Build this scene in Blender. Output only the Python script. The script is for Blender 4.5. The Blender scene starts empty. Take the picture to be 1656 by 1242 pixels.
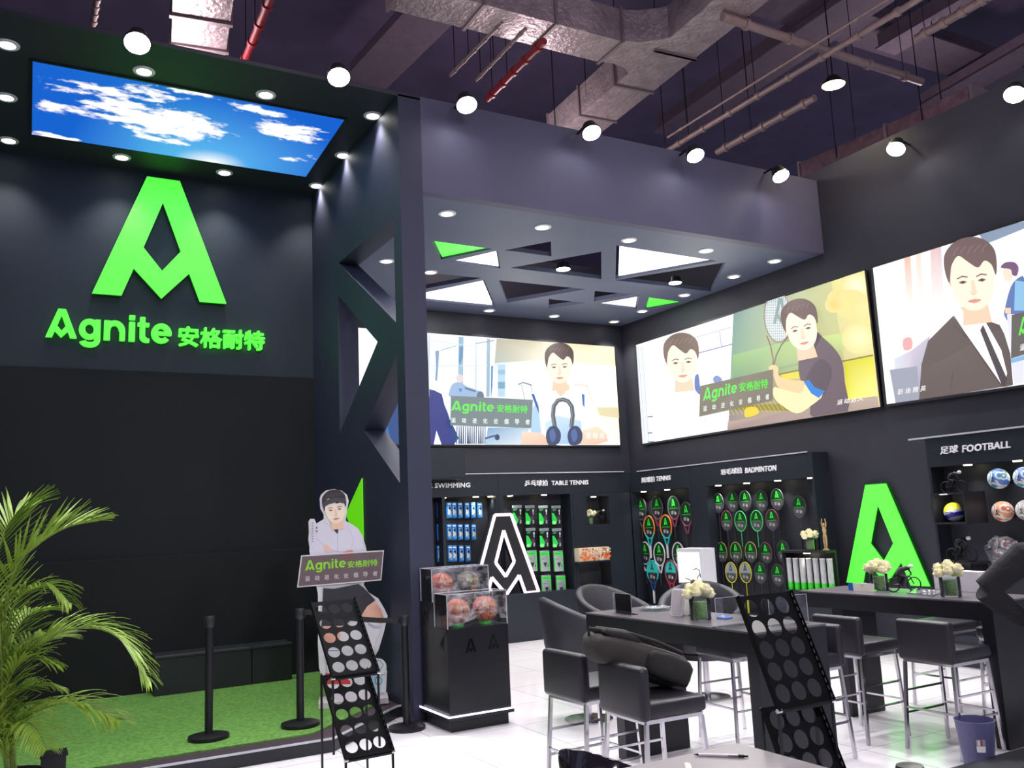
import bpy, bmesh, math, random
from mathutils import Vector, Matrix, noise
R = math.radians
random.seed(7)
SC = bpy.context.scene
COL = SC.collection

# ------------------------------------------------------------------ camera
PW, PH, FOC = 1656.0, 1242.0, 1426.29
CAM = Vector((0, 0, 1.8))
ROT = Matrix(((0.8722, -0.0366, -0.4877), (-0.4870, -0.1558, -0.8594), (-0.0446, 0.9871, -0.1537)))
cam_data = bpy.data.cameras.new('camera')
cam_data.sensor_fit = 'HORIZONTAL'
cam_data.sensor_width = 36.0
cam_data.lens = FOC / PW * 36.0
cam_data.clip_end = 200
cam_obj = bpy.data.objects.new('camera', cam_data)
COL.objects.link(cam_obj)
cam_obj.matrix_world = Matrix.Translation(CAM) @ ROT.to_4x4()
SC.camera = cam_obj

# ------------------------------------------------------------------ colour management, hall ambience
SC.view_settings.view_transform = 'Standard'
SC.view_settings.look = 'None'
SC.view_settings.exposure = 0.0
SC.view_settings.gamma = 1.0
SC.view_settings.use_curve_mapping = False
W = bpy.data.worlds.new('hall_ambience')
SC.world = W
W.use_nodes = True
W.node_tree.nodes['Background'].inputs[0].default_value = (0.52, 0.58, 0.86, 1)
W.node_tree.nodes['Background'].inputs[1].default_value = 0.38

def lamp(name, kind, loc, power, color=(1, 1, 1), target=None, size=0.1, angle=70, blend=0.6, parent=None):
    l = bpy.data.lights.new(name, kind)
    l.energy = power
    l.color = color
    if kind == 'SPOT':
        l.spot_size = R(angle); l.spot_blend = blend; l.shadow_soft_size = size
    elif kind == 'AREA':
        l.shape = 'DISK'; l.size = size
    else:
        l.shadow_soft_size = size
    o = bpy.data.objects.new(name, l)
    COL.objects.link(o)
    o.location = loc
    d = (Vector(target) - Vector(loc)) if target is not None else Vector((0, 0, -1))
    o.rotation_euler = d.to_track_quat('-Z', 'Y').to_euler()
    if parent: o.parent = parent
    return o

# the hall's own high-bay lamps, out of the frame above and behind the visitor
P_HALL, P_FLOOD, P_DOWN, P_LEFT, P_SHELF, P_FRONT = 400, 400, 75, 40, 15, 1100
for hx, hy in ((-3, 2), (3, 1.5), (8, 1.5), (2, 5.2), (6.8, 5.2)):
    lamp('hall_lamp', 'SPOT', (hx, hy, 9.3), P_HALL, (1, 0.95, 0.97), (hx, hy + .3, 0), .5, 100, .8)
# added unseen fill from behind the visitor, brightening surfaces that face the front
for p_, q_ in (((-1.0, -4, 7.0), (3.4, 8.2, .8)), ((3, -4, 7.0), (4.2, 8, 1.0)), ((8, -3.5, 7.0), (7, 7.5, 1.2))):
    lamp('stand_lamp', 'SPOT', p_, P_FRONT, (1, .97, .98), q_, .5, 50, .9)
# added points hidden behind the fascia and above the visitor, brightening roof and ducts
for hx, hy, hz in ((1.5, 10.5, 7.0), (6.5, 10.8, 6.9), (12.0, 8.0, 7.2), (4.0, 2.6, 7.4), (8.5, 3.0, 7.6)):
    lamp('hall_wash', 'POINT', (hx, hy, hz), 130, (1, .86, .92), None, .3)

# ------------------------------------------------------------------ projection: photo pixel -> point on a plane of the room
def ray(px, py):
    return ROT @ Vector((px - PW / 2, -(py - PH / 2), -FOC))
def at(px, py, x=None, y=None, z=None):
    r = ray(px, py)
    if x is not None: t = (x - CAM.x) / r.x
    elif y is not None: t = (y - CAM.y) / r.y
    else: t = (z - CAM.z) / r.z
    return CAM + t * r

# ------------------------------------------------------------------ materials
def lin(c):
    return tuple(((v / 255) / 12.92 if v <= 10.3 else ((v / 255 + .055) / 1.055) ** 2.4) for v in c[:3])
MATS = {}
def M(name, rgb=(128, 128, 128), rough=.5, metal=0, emit=0, spec=.5, bump=0, bscale=60, var=.08, vscale=8, trans=0, alpha=1, ior=1.45, coat=0, stretch=None):
    if name in MATS: return MATS[name]
    m = bpy.data.materials.new(name); m.use_nodes = True
    nt = m.node_tree; b = nt.nodes['Principled BSDF']; L = nt.links.new
    c = lin(rgb)
    b.inputs['Roughness'].default_value = rough
    b.inputs['Metallic'].default_value = metal
    b.inputs['Specular IOR Level'].default_value = spec
    b.inputs['Transmission Weight'].default_value = trans
    b.inputs['IOR'].default_value = ior
    b.inputs['Alpha'].default_value = alpha
    b.inputs['Coat Weight'].default_value = coat
    tc = nt.nodes.new('ShaderNodeTexCoord')
    mp = nt.nodes.new('ShaderNodeMapping')
    if stretch: mp.inputs['Scale'].default_value = stretch
    L(tc.outputs['Object'], mp.inputs[0])
    n = nt.nodes.new('ShaderNodeTexNoise'); n.inputs['Scale'].default_value = vscale; n.inputs['Detail'].default_value = 4
    L(mp.outputs[0], n.inputs['Vector'])
    r = nt.nodes.new('ShaderNodeValToRGB')
    r.color_ramp.elements[0].position = .3; r.color_ramp.elements[1].position = .7
    r.color_ramp.elements[0].color = tuple(v * (1 - var) for v in c) + (1,)
    r.color_ramp.elements[1].color = tuple(min(1, v * (1 + var)) for v in c) + (1,)
    L(n.outputs['Fac'], r.inputs[0]); L(r.outputs[0], b.inputs['Base Color'])
    if emit:
        L(r.outputs[0], b.inputs['Emission Color']); b.inputs['Emission Strength'].default_value = emit
    if bump:
        n2 = nt.nodes.new('ShaderNodeTexNoise'); n2.inputs['Scale'].default_value = bscale; n2.inputs['Detail'].default_value = 3
        L(mp.outputs[0], n2.inputs['Vector'])
        bp = nt.nodes.new('ShaderNodeBump'); bp.inputs['Strength'].default_value = bump; bp.inputs['Distance'].default_value = .02
        L(n2.outputs['Fac'], bp.inputs['Height']); L(bp.outputs[0], b.inputs['Normal'])
    MATS[name] = m
    return m
def clear_mat(name, tint, fac=.12, rough=.03):
    """thin clear acrylic or film: mostly transparent, with a glossy sheen"""
    if name in MATS: return MATS[name]
    m = bpy.data.materials.new(name); m.use_nodes = True
    nt = m.node_tree; nt.nodes.remove(nt.nodes['Principled BSDF']); L = nt.links.new
    out = nt.nodes['Material Output']
    t = nt.nodes.new('ShaderNodeBsdfTransparent'); t.inputs[0].default_value = (*tint, 1)
    g = nt.nodes.new('ShaderNodeBsdfGlossy'); g.inputs['Roughness'].default_value = rough; g.inputs[0].default_value = (.9, .9, .95, 1)
    d = nt.nodes.new('ShaderNodeBsdfDiffuse'); d.inputs[0].default_value = (.8, .8, .84, 1)
    fr = nt.nodes.new('ShaderNodeFresnel'); fr.inputs[0].default_value = 1.45
    mx = nt.nodes.new('ShaderNodeMixShader'); mx2 = nt.nodes.new('ShaderNodeMixShader')
    n = nt.nodes.new('ShaderNodeTexNoise'); n.inputs['Scale'].default_value = 9; n.inputs['Detail'].default_value = 5
    mr = nt.nodes.new('ShaderNodeMapRange'); mr.inputs[1].default_value = .35; mr.inputs[2].default_value = .75
    mr.inputs[3].default_value = 0; mr.inputs[4].default_value = fac * 2
    L(n.outputs['Fac'], mr.inputs[0])
    L(mr.outputs[0], mx2.inputs[0]); L(t.outputs[0], mx2.inputs[1]); L(d.outputs[0], mx2.inputs[2])
    L(fr.outputs[0], mx.inputs[0]); L(mx2.outputs[0], mx.inputs[1]); L(g.outputs[0], mx.inputs[2])
    L(mx.outputs[0], out.inputs[0])
    MATS[name] = m
    return m
def picture_mat(name, strength, print_rough=.5):
    """a printed picture: colours come from the drawing; strength > 0 for backlit fabric"""
    if name in MATS: return MATS[name]
    m = bpy.data.materials.new(name); m.use_nodes = True
    nt = m.node_tree; b = nt.nodes['Principled BSDF']; L = nt.links.new
    a = nt.nodes.new('ShaderNodeAttribute'); a.attribute_name = 'ink'
    if strength:
        b.inputs['Base Color'].default_value = (.02, .02, .02, 1)
        L(a.outputs['Color'], b.inputs['Emission Color']); b.inputs['Emission Strength'].default_value = strength
    else:
        L(a.outputs['Color'], b.inputs['Base Color'])
    b.inputs['Roughness'].default_value = print_rough
    MATS[name] = m
    return m

# ------------------------------------------------------------------ mesh builder
class MB:
    def __init__(s, origin=(0, 0, 0)):
        s.v = []; s.f = []; s.mi = []; s.o = Vector(origin); s.cur = 0
    def add(s, vs, fs):
        k = len(s.v)
        s.v += [Vector(p) - s.o for p in vs]
        s.f += [[i + k for i in f] for f in fs]
        s.mi += [s.cur] * len(fs)
        return s
    def mat(s, i): s.cur = i; return s
    def box(s, a, b, rz=0, piv=None):
        x0, y0, z0 = a; x1, y1, z1 = b
        vs = [(x0, y0, z0), (x1, y0, z0), (x1, y1, z0), (x0, y1, z0), (x0, y0, z1), (x1, y0, z1), (x1, y1, z1), (x0, y1, z1)]
        if rz:
            p = Vector(piv or ((x0 + x1) / 2, (y0 + y1) / 2, 0)); m = Matrix.Rotation(rz, 3, 'Z')
            vs = [m @ (Vector(v) - p) + p for v in vs]
        return s.add(vs, [(0, 3, 2, 1), (4, 5, 6, 7), (0, 1, 5, 4), (1, 2, 6, 5), (2, 3, 7, 6), (3, 0, 4, 7)])
    def rbox(s, a, b, r=.02, n=3):
        """box with rounded edges"""
        bm = bmesh.new(); bmesh.ops.create_cube(bm, size=1)
        c = [(a[i] + b[i]) / 2 for i in range(3)]; d = [b[i] - a[i] for i in range(3)]
        for v in bm.verts: v.co = Vector((v.co[i] * d[i] + c[i] for i in range(3)))
        bmesh.ops.bevel(bm, geom=list(bm.edges), offset=min(r, min(d) * .49), segments=n, profile=.5, affect='EDGES', clamp_overlap=True)
        bm.verts.index_update()
        s.add([v.co.copy() for v in bm.verts], [[v.index for v in f.verts] for f in bm.faces]); bm.free()
        return s
    def hexa(s, p):
        """eight corners: bottom 0-3, top 4-7"""
        return s.add(p, [(0, 3, 2, 1), (4, 5, 6, 7), (0, 1, 5, 4), (1, 2, 6, 5), (2, 3, 7, 6), (3, 0, 4, 7)])
    def prism(s, poly, off):
        """closed planar 3-D polygon pushed along off (concave allowed)"""
        off = Vector(off); n = len(poly); P = [Vector(p) for p in poly]
        nrm = Vector((0, 0, 0))
        for i in range(n): nrm += P[i].cross(P[(i + 1) % n])
        if nrm.dot(off) < 0: P.reverse()
        vs = P + [p + off for p in P]
        fs = [list(range(n - 1, -1, -1)), list(range(n, 2 * n))]
        fs += [(i, (i + 1) % n, n + (i + 1) % n, n + i) for i in range(n)]
        return s.add(vs, fs)
    def holed(s, outer, holes, off):
        """planar polygon with holes pushed along off"""
        off = Vector(off)
        loops = [[Vector(p) for p in outer]] + [[Vector(p) for p in h] for h in holes]
        bm = bmesh.new(); es = []
        for lp in loops:
            vv = [bm.verts.new(p) for p in lp]
            es += [bm.edges.new((vv[i], vv[(i + 1) % len(vv)])) for i in range(len(vv))]
        nrm = Vector((0, 0, 0)); P = loops[0]
        for i in range(len(P)): nrm += P[i].cross(P[(i + 1) % len(P)])
        bmesh.ops.triangle_fill(bm, use_beauty=True, use_dissolve=False, edges=es, normal=nrm.normalized())
        bm.verts.index_update()
        vs = [v.co.copy() for v in bm.verts]; fs = [[v.index for v in f.verts] for f in bm.faces]; bm.free()
        n = len(vs)
        s.add(vs + [v + off for v in vs], fs + [[i + n for i in reversed(f)] for f in fs])
        for lp in loops:
            m = len(lp)
            s.add(lp + [p + off for p in lp], [(i, (i + 1) % m, m + (i + 1) % m, m + i) for i in range(m)])
        return s
    def cyl(s, p0, p1, r0, r1=None, n=16, caps=True):
        r1 = r0 if r1 is None else r1
        p0 = Vector(p0); p1 = Vector(p1); d = (p1 - p0).normalized()
        a = d.orthogonal().normalized(); b = d.cross(a)
        vs = []
        for p, r in ((p0, r0), (p1, r1)):
            vs += [p + (a * math.cos(2 * math.pi * i / n) + b * math.sin(2 * math.pi * i / n)) * r for i in range(n)]
        fs = [(i, (i + 1) % n, n + (i + 1) % n, n + i) for i in range(n)]
        if caps: fs += [list(range(n - 1, -1, -1)), list(range(n, 2 * n))]
        return s.add(vs, fs)
    def bar(s, p0, p1, w, h=None, up=(0, 0, 1)):
        """square bar"""
        h = h or w; p0 = Vector(p0); p1 = Vector(p1); d = (p1 - p0).normalized(); u = Vector(up)
        if abs(d.dot(u)) > .95: u = Vector((1, 0, 0))
        a = d.cross(u).normalized() * w / 2; b = a.cross(d).normalized() * h / 2
        return s.hexa([p0 - a - b, p0 + a - b, p0 + a + b, p0 - a + b, p1 - a - b, p1 + a - b, p1 + a + b, p1 - a + b])
    def tube(s, pts, r, n=8, closed=False, radii=None):
        P = [Vector(p) for p in pts]; N = len(P); vs = []; prev = None
        for i in range(N):
            if closed: t = P[(i + 1) % N] - P[i - 1]
            else: t = P[min(i + 1, N - 1)] - P[max(i - 1, 0)]
            t.normalize()
            if prev is None: a = t.orthogonal().normalized()
            else:
                a = prev - t * prev.dot(t); a.normalize()
            prev = a; b = t.cross(a); rr = radii[i] if radii else r
            vs += [P[i] + (a * math.cos(2 * math.pi * k / n) + b * math.sin(2 * math.pi * k / n)) * rr for k in range(n)]
        fs = []
        for i in range(N if closed else N - 1):
            j = (i + 1) % N
            fs += [(i * n + k, i * n + (k + 1) % n, j * n + (k + 1) % n, j * n + k) for k in range(n)]
        if not closed: fs += [list(range(n - 1, -1, -1)), list(range((N - 1) * n, N * n))]
        return s.add(vs, fs)
    def lathe(s, prof, c=(0, 0, 0), n=24, a0=0, a1=2 * math.pi, closed=True, sx=1, sy=1):
        c = Vector(c); vs = []; m = len(prof); full = abs(a1 - a0 - 2 * math.pi) < 1e-6
        K = n if full else n + 1
        for k in range(K):
            a = a0 + (a1 - a0) * k / n
            vs += [c + Vector((r * math.cos(a) * sx, r * math.sin(a) * sy, z)) for r, z in prof]
        fs = []
        for k in range(n):
            k2 = (k + 1) % K
            fs += [(k * m + i, k2 * m + i, k2 * m + i + 1, k * m + i + 1) for i in range(m - 1)]
        return s.add(vs, fs)
    def ball(s, c, r, n=16, sx=1, sy=1, sz=1, rough=0, seed=0):
        c = Vector(c); vs = [c + Vector((0, 0, -r * sz))]; m = max(4, n // 2)
        for j in range(1, m):
            ph = -math.pi / 2 + math.pi * j / m
            for k in range(n):
                a = 2 * math.pi * k / n
                d = Vector((math.cos(ph) * math.cos(a), math.cos(ph) * math.sin(a), math.sin(ph)))
                q = r * (1 + (rough * noise.noise(d * 2.3 + Vector((seed, 0, 0))) if rough else 0))
                vs.append(c + Vector((d.x * q * sx, d.y * q * sy, d.z * q * sz)))
        vs.append(c + Vector((0, 0, r * sz))); top = len(vs) - 1
        fs = [(0, 1 + (k + 1) % n, 1 + k) for k in range(n)]
        for j in range(m - 2):
            o = 1 + j * n
            fs += [(o + k, o + (k + 1) % n, o + n + (k + 1) % n, o + n + k) for k in range(n)]
        o = 1 + (m - 2) * n
        fs += [(o + k, o + (k + 1) % n, top) for k in range(n)]
        return s.add(vs, fs)
    def loft(s, rings, caps=True):
        n = len(rings[0]); vs = [p for r in rings for p in r]; fs = []
        for i in range(len(rings) - 1):
            fs += [(i * n + k, i * n + (k + 1) % n, (i + 1) * n + (k + 1) % n, (i + 1) * n + k) for k in range(n)]
        if caps: fs += [list(range(n - 1, -1, -1)), list(range((len(rings) - 1) * n, len(rings) * n))]
        return s.add(vs, fs)
    def build(s, name, mats, parent=None, loc=None, smooth=False, kind=None, label=None, cat=None, group=None):
        me = bpy.data.meshes.new(name)
        me.from_pydata([tuple(p) for p in s.v], [], s.f)
        mats = mats if isinstance(mats, (list, tuple)) else [mats]
        for m in mats: me.materials.append(m)
        if len(mats) > 1: me.polygons.foreach_set('material_index', [min(i, len(mats) - 1) for i in s.mi])
        bm = bmesh.new(); bm.from_mesh(me); bmesh.ops.recalc_face_normals(bm, faces=bm.faces); bm.to_mesh(me); bm.free()
        if smooth:
            me.polygons.foreach_set('use_smooth', [True] * len(me.polygons))
            me.set_sharp_from_angle(angle=R(smooth if smooth is not True else 40))
        me.update()
        o = bpy.data.objects.new(name, me); COL.objects.link(o)
        if parent: o.parent = parent
        o.location = loc if loc is not None else (s.o if not parent else (0, 0, 0))
        tag(o, label, cat, group, kind)
        return o
def tag(o, label=None, cat=None, group=None, kind=None):
    for k, v in (('label', label), ('category', cat), ('group', group), ('kind', kind)):
        if v: o[k] = v
    return o
def thing(name, label, cat, loc=(0, 0, 0), rz=0, group=None):
    o = bpy.data.objects.new(name, None); COL.objects.link(o)
    o.empty_display_size = .1
    o.location = loc; o.rotation_euler = (0, 0, rz)
    return tag(o, label, cat, group)
KIDS = {}
def dup(root, loc, label, rz=None, group=None):
    """copy of a thing with copies of its parts and their parts"""
    kids = {}
    for o in COL.objects:
        if o.parent: kids.setdefault(o.parent.name, []).append(o)
    def rec(o, par):
        c = o.copy(); COL.objects.link(c)
        if par: c.parent = par
        for ch in kids.get(o.name, ()): rec(ch, c)
        return c
    r = rec(root, None); r.location = loc
    if rz is not None: r.rotation_euler = (0, 0, rz)
    r['label'] = label
    if group: r['group'] = group
    return r

# ------------------------------------------------------------------ lettering and flat pictures
def text_geo(body, bold=.02):
    c = bpy.data.curves.new('lettering', 'FONT'); c.body = body; c.resolution_u = 2; c.space_character = 1 + bold * 1.6
    o = bpy.data.objects.new('lettering', c); COL.objects.link(o)
    dg = bpy.context.evaluated_depsgraph_get()
    me = bpy.data.meshes.new_from_object(o.evaluated_get(dg))
    vs = [v.co.to_2d() for v in me.vertices]; fs = [list(p.vertices) for p in me.polygons]
    bpy.data.objects.remove(o); bpy.data.curves.remove(c); bpy.data.meshes.remove(me)
    if bold > .009:                                     # heavier strokes: overlapping shifted outlines
        n = len(vs); f0 = fs; v0 = vs; vs = []; fs = []
        for k, (dx, dy) in enumerate(((0, 0), (1, 1), (1, -1), (-1, 1), (-1, -1))):
            vs += [v + Vector((dx, dy)) * bold * .75 for v in v0]; fs += [[i + k * n for i in f] for f in f0]
    x0 = min(v.x for v in vs); x1 = max(v.x for v in vs); y0 = min(v.y for v in vs); y1 = max(v.y for v in vs)
    return [((v.x - x0) / (x1 - x0), (v.y - y0) / (y1 - y0)) for v in vs], fs
TXT = {}; LAY = {}                                       # LAY: which overlapping sheet each vertex of a lettering belongs to
def text_unit(body, bold=.02):
    if (body, bold) not in TXT:
        g = TXT[(body, bold)] = text_geo(body, bold)
        n = len(g[0]) // (5 if bold > .009 else 1)
        LAY[id(g[0])] = [i // n for i in range(len(g[0]))]
    return TXT[(body, bold)]
A_OUT = [(-.125, 1), (.125, 1), (.5, 0), (.292, 0), (.208, .227), (0, 0), (-.208, .227), (-.292, 0), (-.5, 0)]
A_DIA = [(0, .80), (.141, .404), (0, .226), (-.141, .404)]
def fill2d(outer, holes=()):
    bm = bmesh.new(); es = []
    for lp in [outer] + list(holes):
        vv = [bm.verts.new((p[0], p[1], 0)) for p in lp]
        es += [bm.edges.new((vv[i], vv[(i + 1) % len(vv)])) for i in range(len(vv))]
    bmesh.ops.triangle_fill(bm, use_beauty=True, use_dissolve=False, edges=es, normal=(0, 0, 1))
    bm.verts.index_update()
    r = [(v.co.x, v.co.y) for v in bm.verts], [[v.index for v in f.verts] for f in bm.faces]
    bm.free(); return r
A_GEO = fill2d([(x + .5, y) for x, y in A_OUT], [[(x + .5, y) for x, y in A_DIA]])
def stroke_letters():
    """g n i t e as a wide heavy grotesque: x-height 1, base line 0"""
    V = []; F = []; S = .265
    def rect(x0, y0, x1, y1):
        k = len(V); V.extend([(x0, y0), (x1, y0), (x1, y1), (x0, y1)]); F.append([k, k + 1, k + 2, k + 3])
    def arc(cx, cy, rx, ry, a0, a1, n=22, s=S):
        k = len(V)
        for i in range(n + 1):
            a = R(a0 + (a1 - a0) * i / n); c, q = math.cos(a), math.sin(a)
            V.extend([(cx + rx * c, cy + ry * q), (cx + (rx - s) * c, cy + (ry - s * .92) * q)])
        for i in range(n): F.append([k + 2 * i, k + 2 * i + 1, k + 2 * i + 3, k + 2 * i + 2])
    x = 0
    arc(x + .46, .5, .46, .52, 0, 360, 32); rect(x + .70, -.02, x + .935, 1.0); arc(x + .475, -.06, .46, .36, 180 + 18, 360); rect(x + .70, -.10, x + .935, .02)   # g
    x += 1.10
    rect(x, 0, x + S, 1.0); arc(x + .475, .50, .46, .52, 0, 180); rect(x + .70, 0, x + .935, .52)                                                                # n
    x += 1.12
    rect(x, 0, x + S, 1.0); rect(x, 1.14, x + S, 1.36)                                                                                                           # i
    x += .40
    rect(x + .10, .20, x + .335, 1.30); rect(x, .82, x + .52, 1.0); arc(x + .40, .26, .30, .28, 180, 285, 12); rect(x + .42, -.02, x + .53, .17)                 # t
    x += .63
    arc(x + .47, .5, .47, .52, 0, 318, 32); rect(x + .14, .41, x + .94, .59)                                                                                     # e
    return V, F, x + .95
def agnite_unit():
    """the wordmark in a unit box: cap A emblem, then gnite with its descender below the base line"""
    if 'wordmark' in TXT: return TXT['wordmark']
    vs, fs = A_GEO
    V = [(x * .236, y) for x, y in vs]; F = [list(f) for f in fs]
    tv, tf, wd = stroke_letters()
    k = len(V)
    V += [(.252 + x / wd * .748, y * .70) for x, y in tv]; F += [[i + k for i in f] for f in tf]
    lay = [0] * len(V); cur = 1                          # strokes that overlap sit on sheets of their own
    seen = {}
    for f in F[len(fs):]:
        r = None
        for i in f:
            if i in seen: r = seen[i]
        if r is None: r = cur; cur += 1
        for i in f: seen[i] = r
    for i, r in seen.items(): lay[i] = r % 4
    LAY[id(V)] = lay; TXT['wordmark'] = (V, F)
    return V, F
def quad_map(q, u, v):
    """q: TL, TR, BR, BL"""
    tl, tr, br, bl = [Vector(p) for p in q]
    a = bl.lerp(br, u); b = tl.lerp(tr, u)
    return a + (b - a) * v
def spline(pts, n=5):
    """closed Catmull-Rom through points"""
    N = len(pts); out = []
    for i in range(N):
        p0, p1, p2, p3 = [Vector(pts[(i + k) % N]) for k in (-1, 0, 1, 2)]
        for j in range(n):
            t = j / n
            out.append(.5 * ((2 * p1) + (p2 - p0) * t + (2 * p0 - 5 * p1 + 4 * p2 - p3) * t * t + (3 * p1 - p0 - 3 * p2 + p3) * t ** 3))
    return [(p.x, p.y) for p in out]
class Art:
    """flat picture in layers; 2-D points go through fn to the picture's plane, each layer a hair above the last"""
    def __init__(s, fn, nrm, eps=.0005, origin=(0, 0, 0)):
        s.fn = fn; s.n = Vector(nrm).normalized(); s.eps = eps; s.o = Vector(origin); s.k = 0
        s.v = []; s.f = []; s.c = []; s.clip = None
    def put(s, vs, fs, col, lay=None):
        if s.clip: vs, fs, col = s.cut(vs, fs, col); lay = None
        b = len(s.v)
        s.v += [Vector(s.fn(*p)) + s.n * s.eps * (s.k + (.15 * lay[i] if lay else 0)) - s.o for i, p in enumerate(vs)]
        s.f += [[i + b for i in f] for f in fs]
        if isinstance(col[0], (tuple, list)): s.c += [lin(c) for c in col]
        else: s.c += [lin(col)] * len(vs)
        s.k += 1
    def cut(s, vs, fs, col):
        """trim the layer to the convex border of the picture"""
        multi = isinstance(col[0], (tuple, list)); C = s.clip; n = len(C)
        area = sum(C[i][0] * C[(i + 1) % n][1] - C[(i + 1) % n][0] * C[i][1] for i in range(n)); sg = 1 if area > 0 else -1
        def side(p, i):
            (ax, ay), (bx, by) = C[i], C[(i + 1) % n]
            return sg * ((bx - ax) * (p[1] - ay) - (by - ay) * (p[0] - ax))
        if all(side(v, i) >= -1e-6 for v in vs for i in range(n)): return vs, fs, col
        V = []; F = []; K = []
        for f in fs:
            pl = [(vs[k][0], vs[k][1], *(col[k] if multi else (0, 0, 0))) for k in f]
            for i in range(n):
                out = []
                for a in range(len(pl)):
                    p, q = pl[a], pl[(a + 1) % len(pl)]; dp, dq = side(p, i), side(q, i)
                    if dp >= 0: out.append(p)
                    if (dp >= 0) != (dq >= 0):
                        t = dp / (dp - dq); out.append(tuple(p[k] + (q[k] - p[k]) * t for k in range(5)))
                pl = out
                if len(pl) < 3: break
            if len(pl) >= 3:
                b = len(V); V += [p[:2] for p in pl]; K += [p[2:] for p in pl]; F.append(list(range(b, b + len(pl))))
        return V, F, (K if multi and K else col)
    def glow(s, cx, cy, rx, ry, c0, c1, n=24):
        """soft round patch, c0 in the middle to c1 at the rim"""
        pts = [(cx, cy)] + [(cx + rx * math.cos(2 * math.pi * i / n), cy + ry * math.sin(2 * math.pi * i / n)) for i in range(n)]
        s.put(pts, [(0, 1 + i, 1 + (i + 1) % n) for i in range(n)], [c0] + [c1] * n)
    def poly(s, pts, col, smooth=0):
        if smooth: pts = spline(pts, smooth)
        if isinstance(col[0], (tuple, list)): s.put(pts, [list(range(len(pts)))], col)
        else:
            try: vs, fs = fill2d(pts); s.put(vs, fs, col)
            except Exception: s.put(pts, [list(range(len(pts)))], col)
    def line(s, pts, w, col):
        P = [Vector(p) for p in pts]; vs = []; fs = []
        for i in range(len(P)):
            t = (P[min(i + 1, len(P) - 1)] - P[max(i - 1, 0)]).normalized(); n = Vector((-t.y, t.x)) * w / 2
            vs += [tuple(P[i] + n), tuple(P[i] - n)]
            if i: fs.append((2 * i - 2, 2 * i - 1, 2 * i + 1, 2 * i))
        s.put(vs, fs, col)
    def oval(s, cx, cy, rx, ry, col, n=24, rot=0):
        ca, sa = math.cos(rot), math.sin(rot)
        pts = []
        for i in range(n):
            a = 2 * math.pi * i / n; x = rx * math.cos(a); y = ry * math.sin(a)
            pts.append((cx + x * ca - y * sa, cy + x * sa + y * ca))
        s.put(pts, [list(range(n))], col)
    def text(s, body, q, col, bold=.02):
        vs, fs = text_unit(body, bold)
        s.put([tuple(quad_map(q, u, v)) for u, v in vs], fs, col, LAY.get(id(vs)))
    def agnite(s, q, col):
        vs, fs = agnite_unit()
        s.put([tuple(quad_map(q, u, v)) for u, v in vs], fs, col, LAY.get(id(vs)))
    def emblem(s, q, col):
        vs, fs = A_GEO
        s.put([tuple(quad_map(q, u, v)) for u, v in vs], fs, col)
    def build(s, name, mat, parent=None, **kw):
        me = bpy.data.meshes.new(name)
        me.from_pydata([tuple(p) for p in s.v], [], s.f)
        ca = me.color_attributes.new('ink', 'FLOAT_COLOR', 'POINT')
        ca.data.foreach_set('color', [x for c in s.c for x in (*c, 1.0)])
        me.materials.append(mat); me.update()
        o = bpy.data.objects.new(name, me); COL.objects.link(o)
        if parent: o.parent = parent
        else: o.location = s.o
        tag(o, kw.get('label'), kw.get('cat'), kw.get('group'), kw.get('kind'))
        return o
# ------------------------------------------------------------------ materials of the place
m_floor = M('white_floor', (232, 228, 232), .16, var=.03, vscale=1.2)
def floor_seams():
    nt = m_floor.node_tree; b = nt.nodes['Principled BSDF']
    ramp = b.inputs['Base Color'].links[0].from_node
    br = nt.nodes.new('ShaderNodeTexBrick'); br.offset = 0
    br.inputs['Scale'].default_value = 1.0; br.inputs['Mortar Size'].default_value = .004
    br.inputs['Brick Width'].default_value = .8; br.inputs['Row Height'].default_value = .8
    br.inputs['Mortar'].default_value = (.35, .34, .36, 1)
    tc = nt.nodes.new('ShaderNodeTexCoord')
    nt.links.new(tc.outputs['Object'], br.inputs['Vector'])
    nt.links.new(ramp.outputs[0], br.inputs['Color1']); nt.links.new(ramp.outputs[0], br.inputs['Color2'])
    nt.links.new(br.outputs['Color'], b.inputs['Base Color'])
floor_seams()
m_wall = M('charcoal_board', (47, 47, 57), .55, var=.06, vscale=2)
m_wall_l = M('blue_black_board', (33, 43, 56), .6, var=.06, vscale=2)
m_black = M('black_board', (30, 31, 36), .45, var=.1, vscale=3)
m_can = M('grey_canopy_board', (92, 99, 122), .6, var=.04, vscale=2)
m_fascia = M('grey_fascia', (82, 80, 104), .6, var=.05, vscale=1.5)
m_hall = M('dark_hall_soffit', (84, 72, 94), .9, var=.15, vscale=1.5)
m_green_lit = M('green_lit', (86, 245, 66), .4, emit=.95, var=.03)
m_green = M('green_paint', (110, 222, 24), .4, emit=0, var=.03)
m_white_lit = M('white_lit', (255, 252, 250), .4, emit=1.3, var=.01)
m_lens = M('lamp_lens', (255, 252, 246), .3, emit=14, var=0)
m_lens_warm = M('lamp_lens_warm', (255, 240, 190), .3, emit=9, var=0)
m_chrome = M('chrome', (205, 202, 208), .18, metal=1, var=.03)
m_dkmetal = M('black_metal', (30, 30, 34), .38, metal=.3, var=.08)
m_edge = M('pale_edge_strip', (186, 186, 196), .4, var=.05)
m_white = M('white_plastic', (230, 228, 232), .35, var=.03)
m_silver = M('foil_duct', (176, 158, 160), .42, metal=.55, bump=.9, bscale=16, var=.18, vscale=5)
m_pipe = M('hall_pipe', (150, 128, 124), .5, metal=.3, var=.1)
m_redpipe = M('red_pipe', (150, 36, 44), .5, var=.1)
m_beam = M('hall_beam', (86, 72, 84), .8, var=.12)

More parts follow.
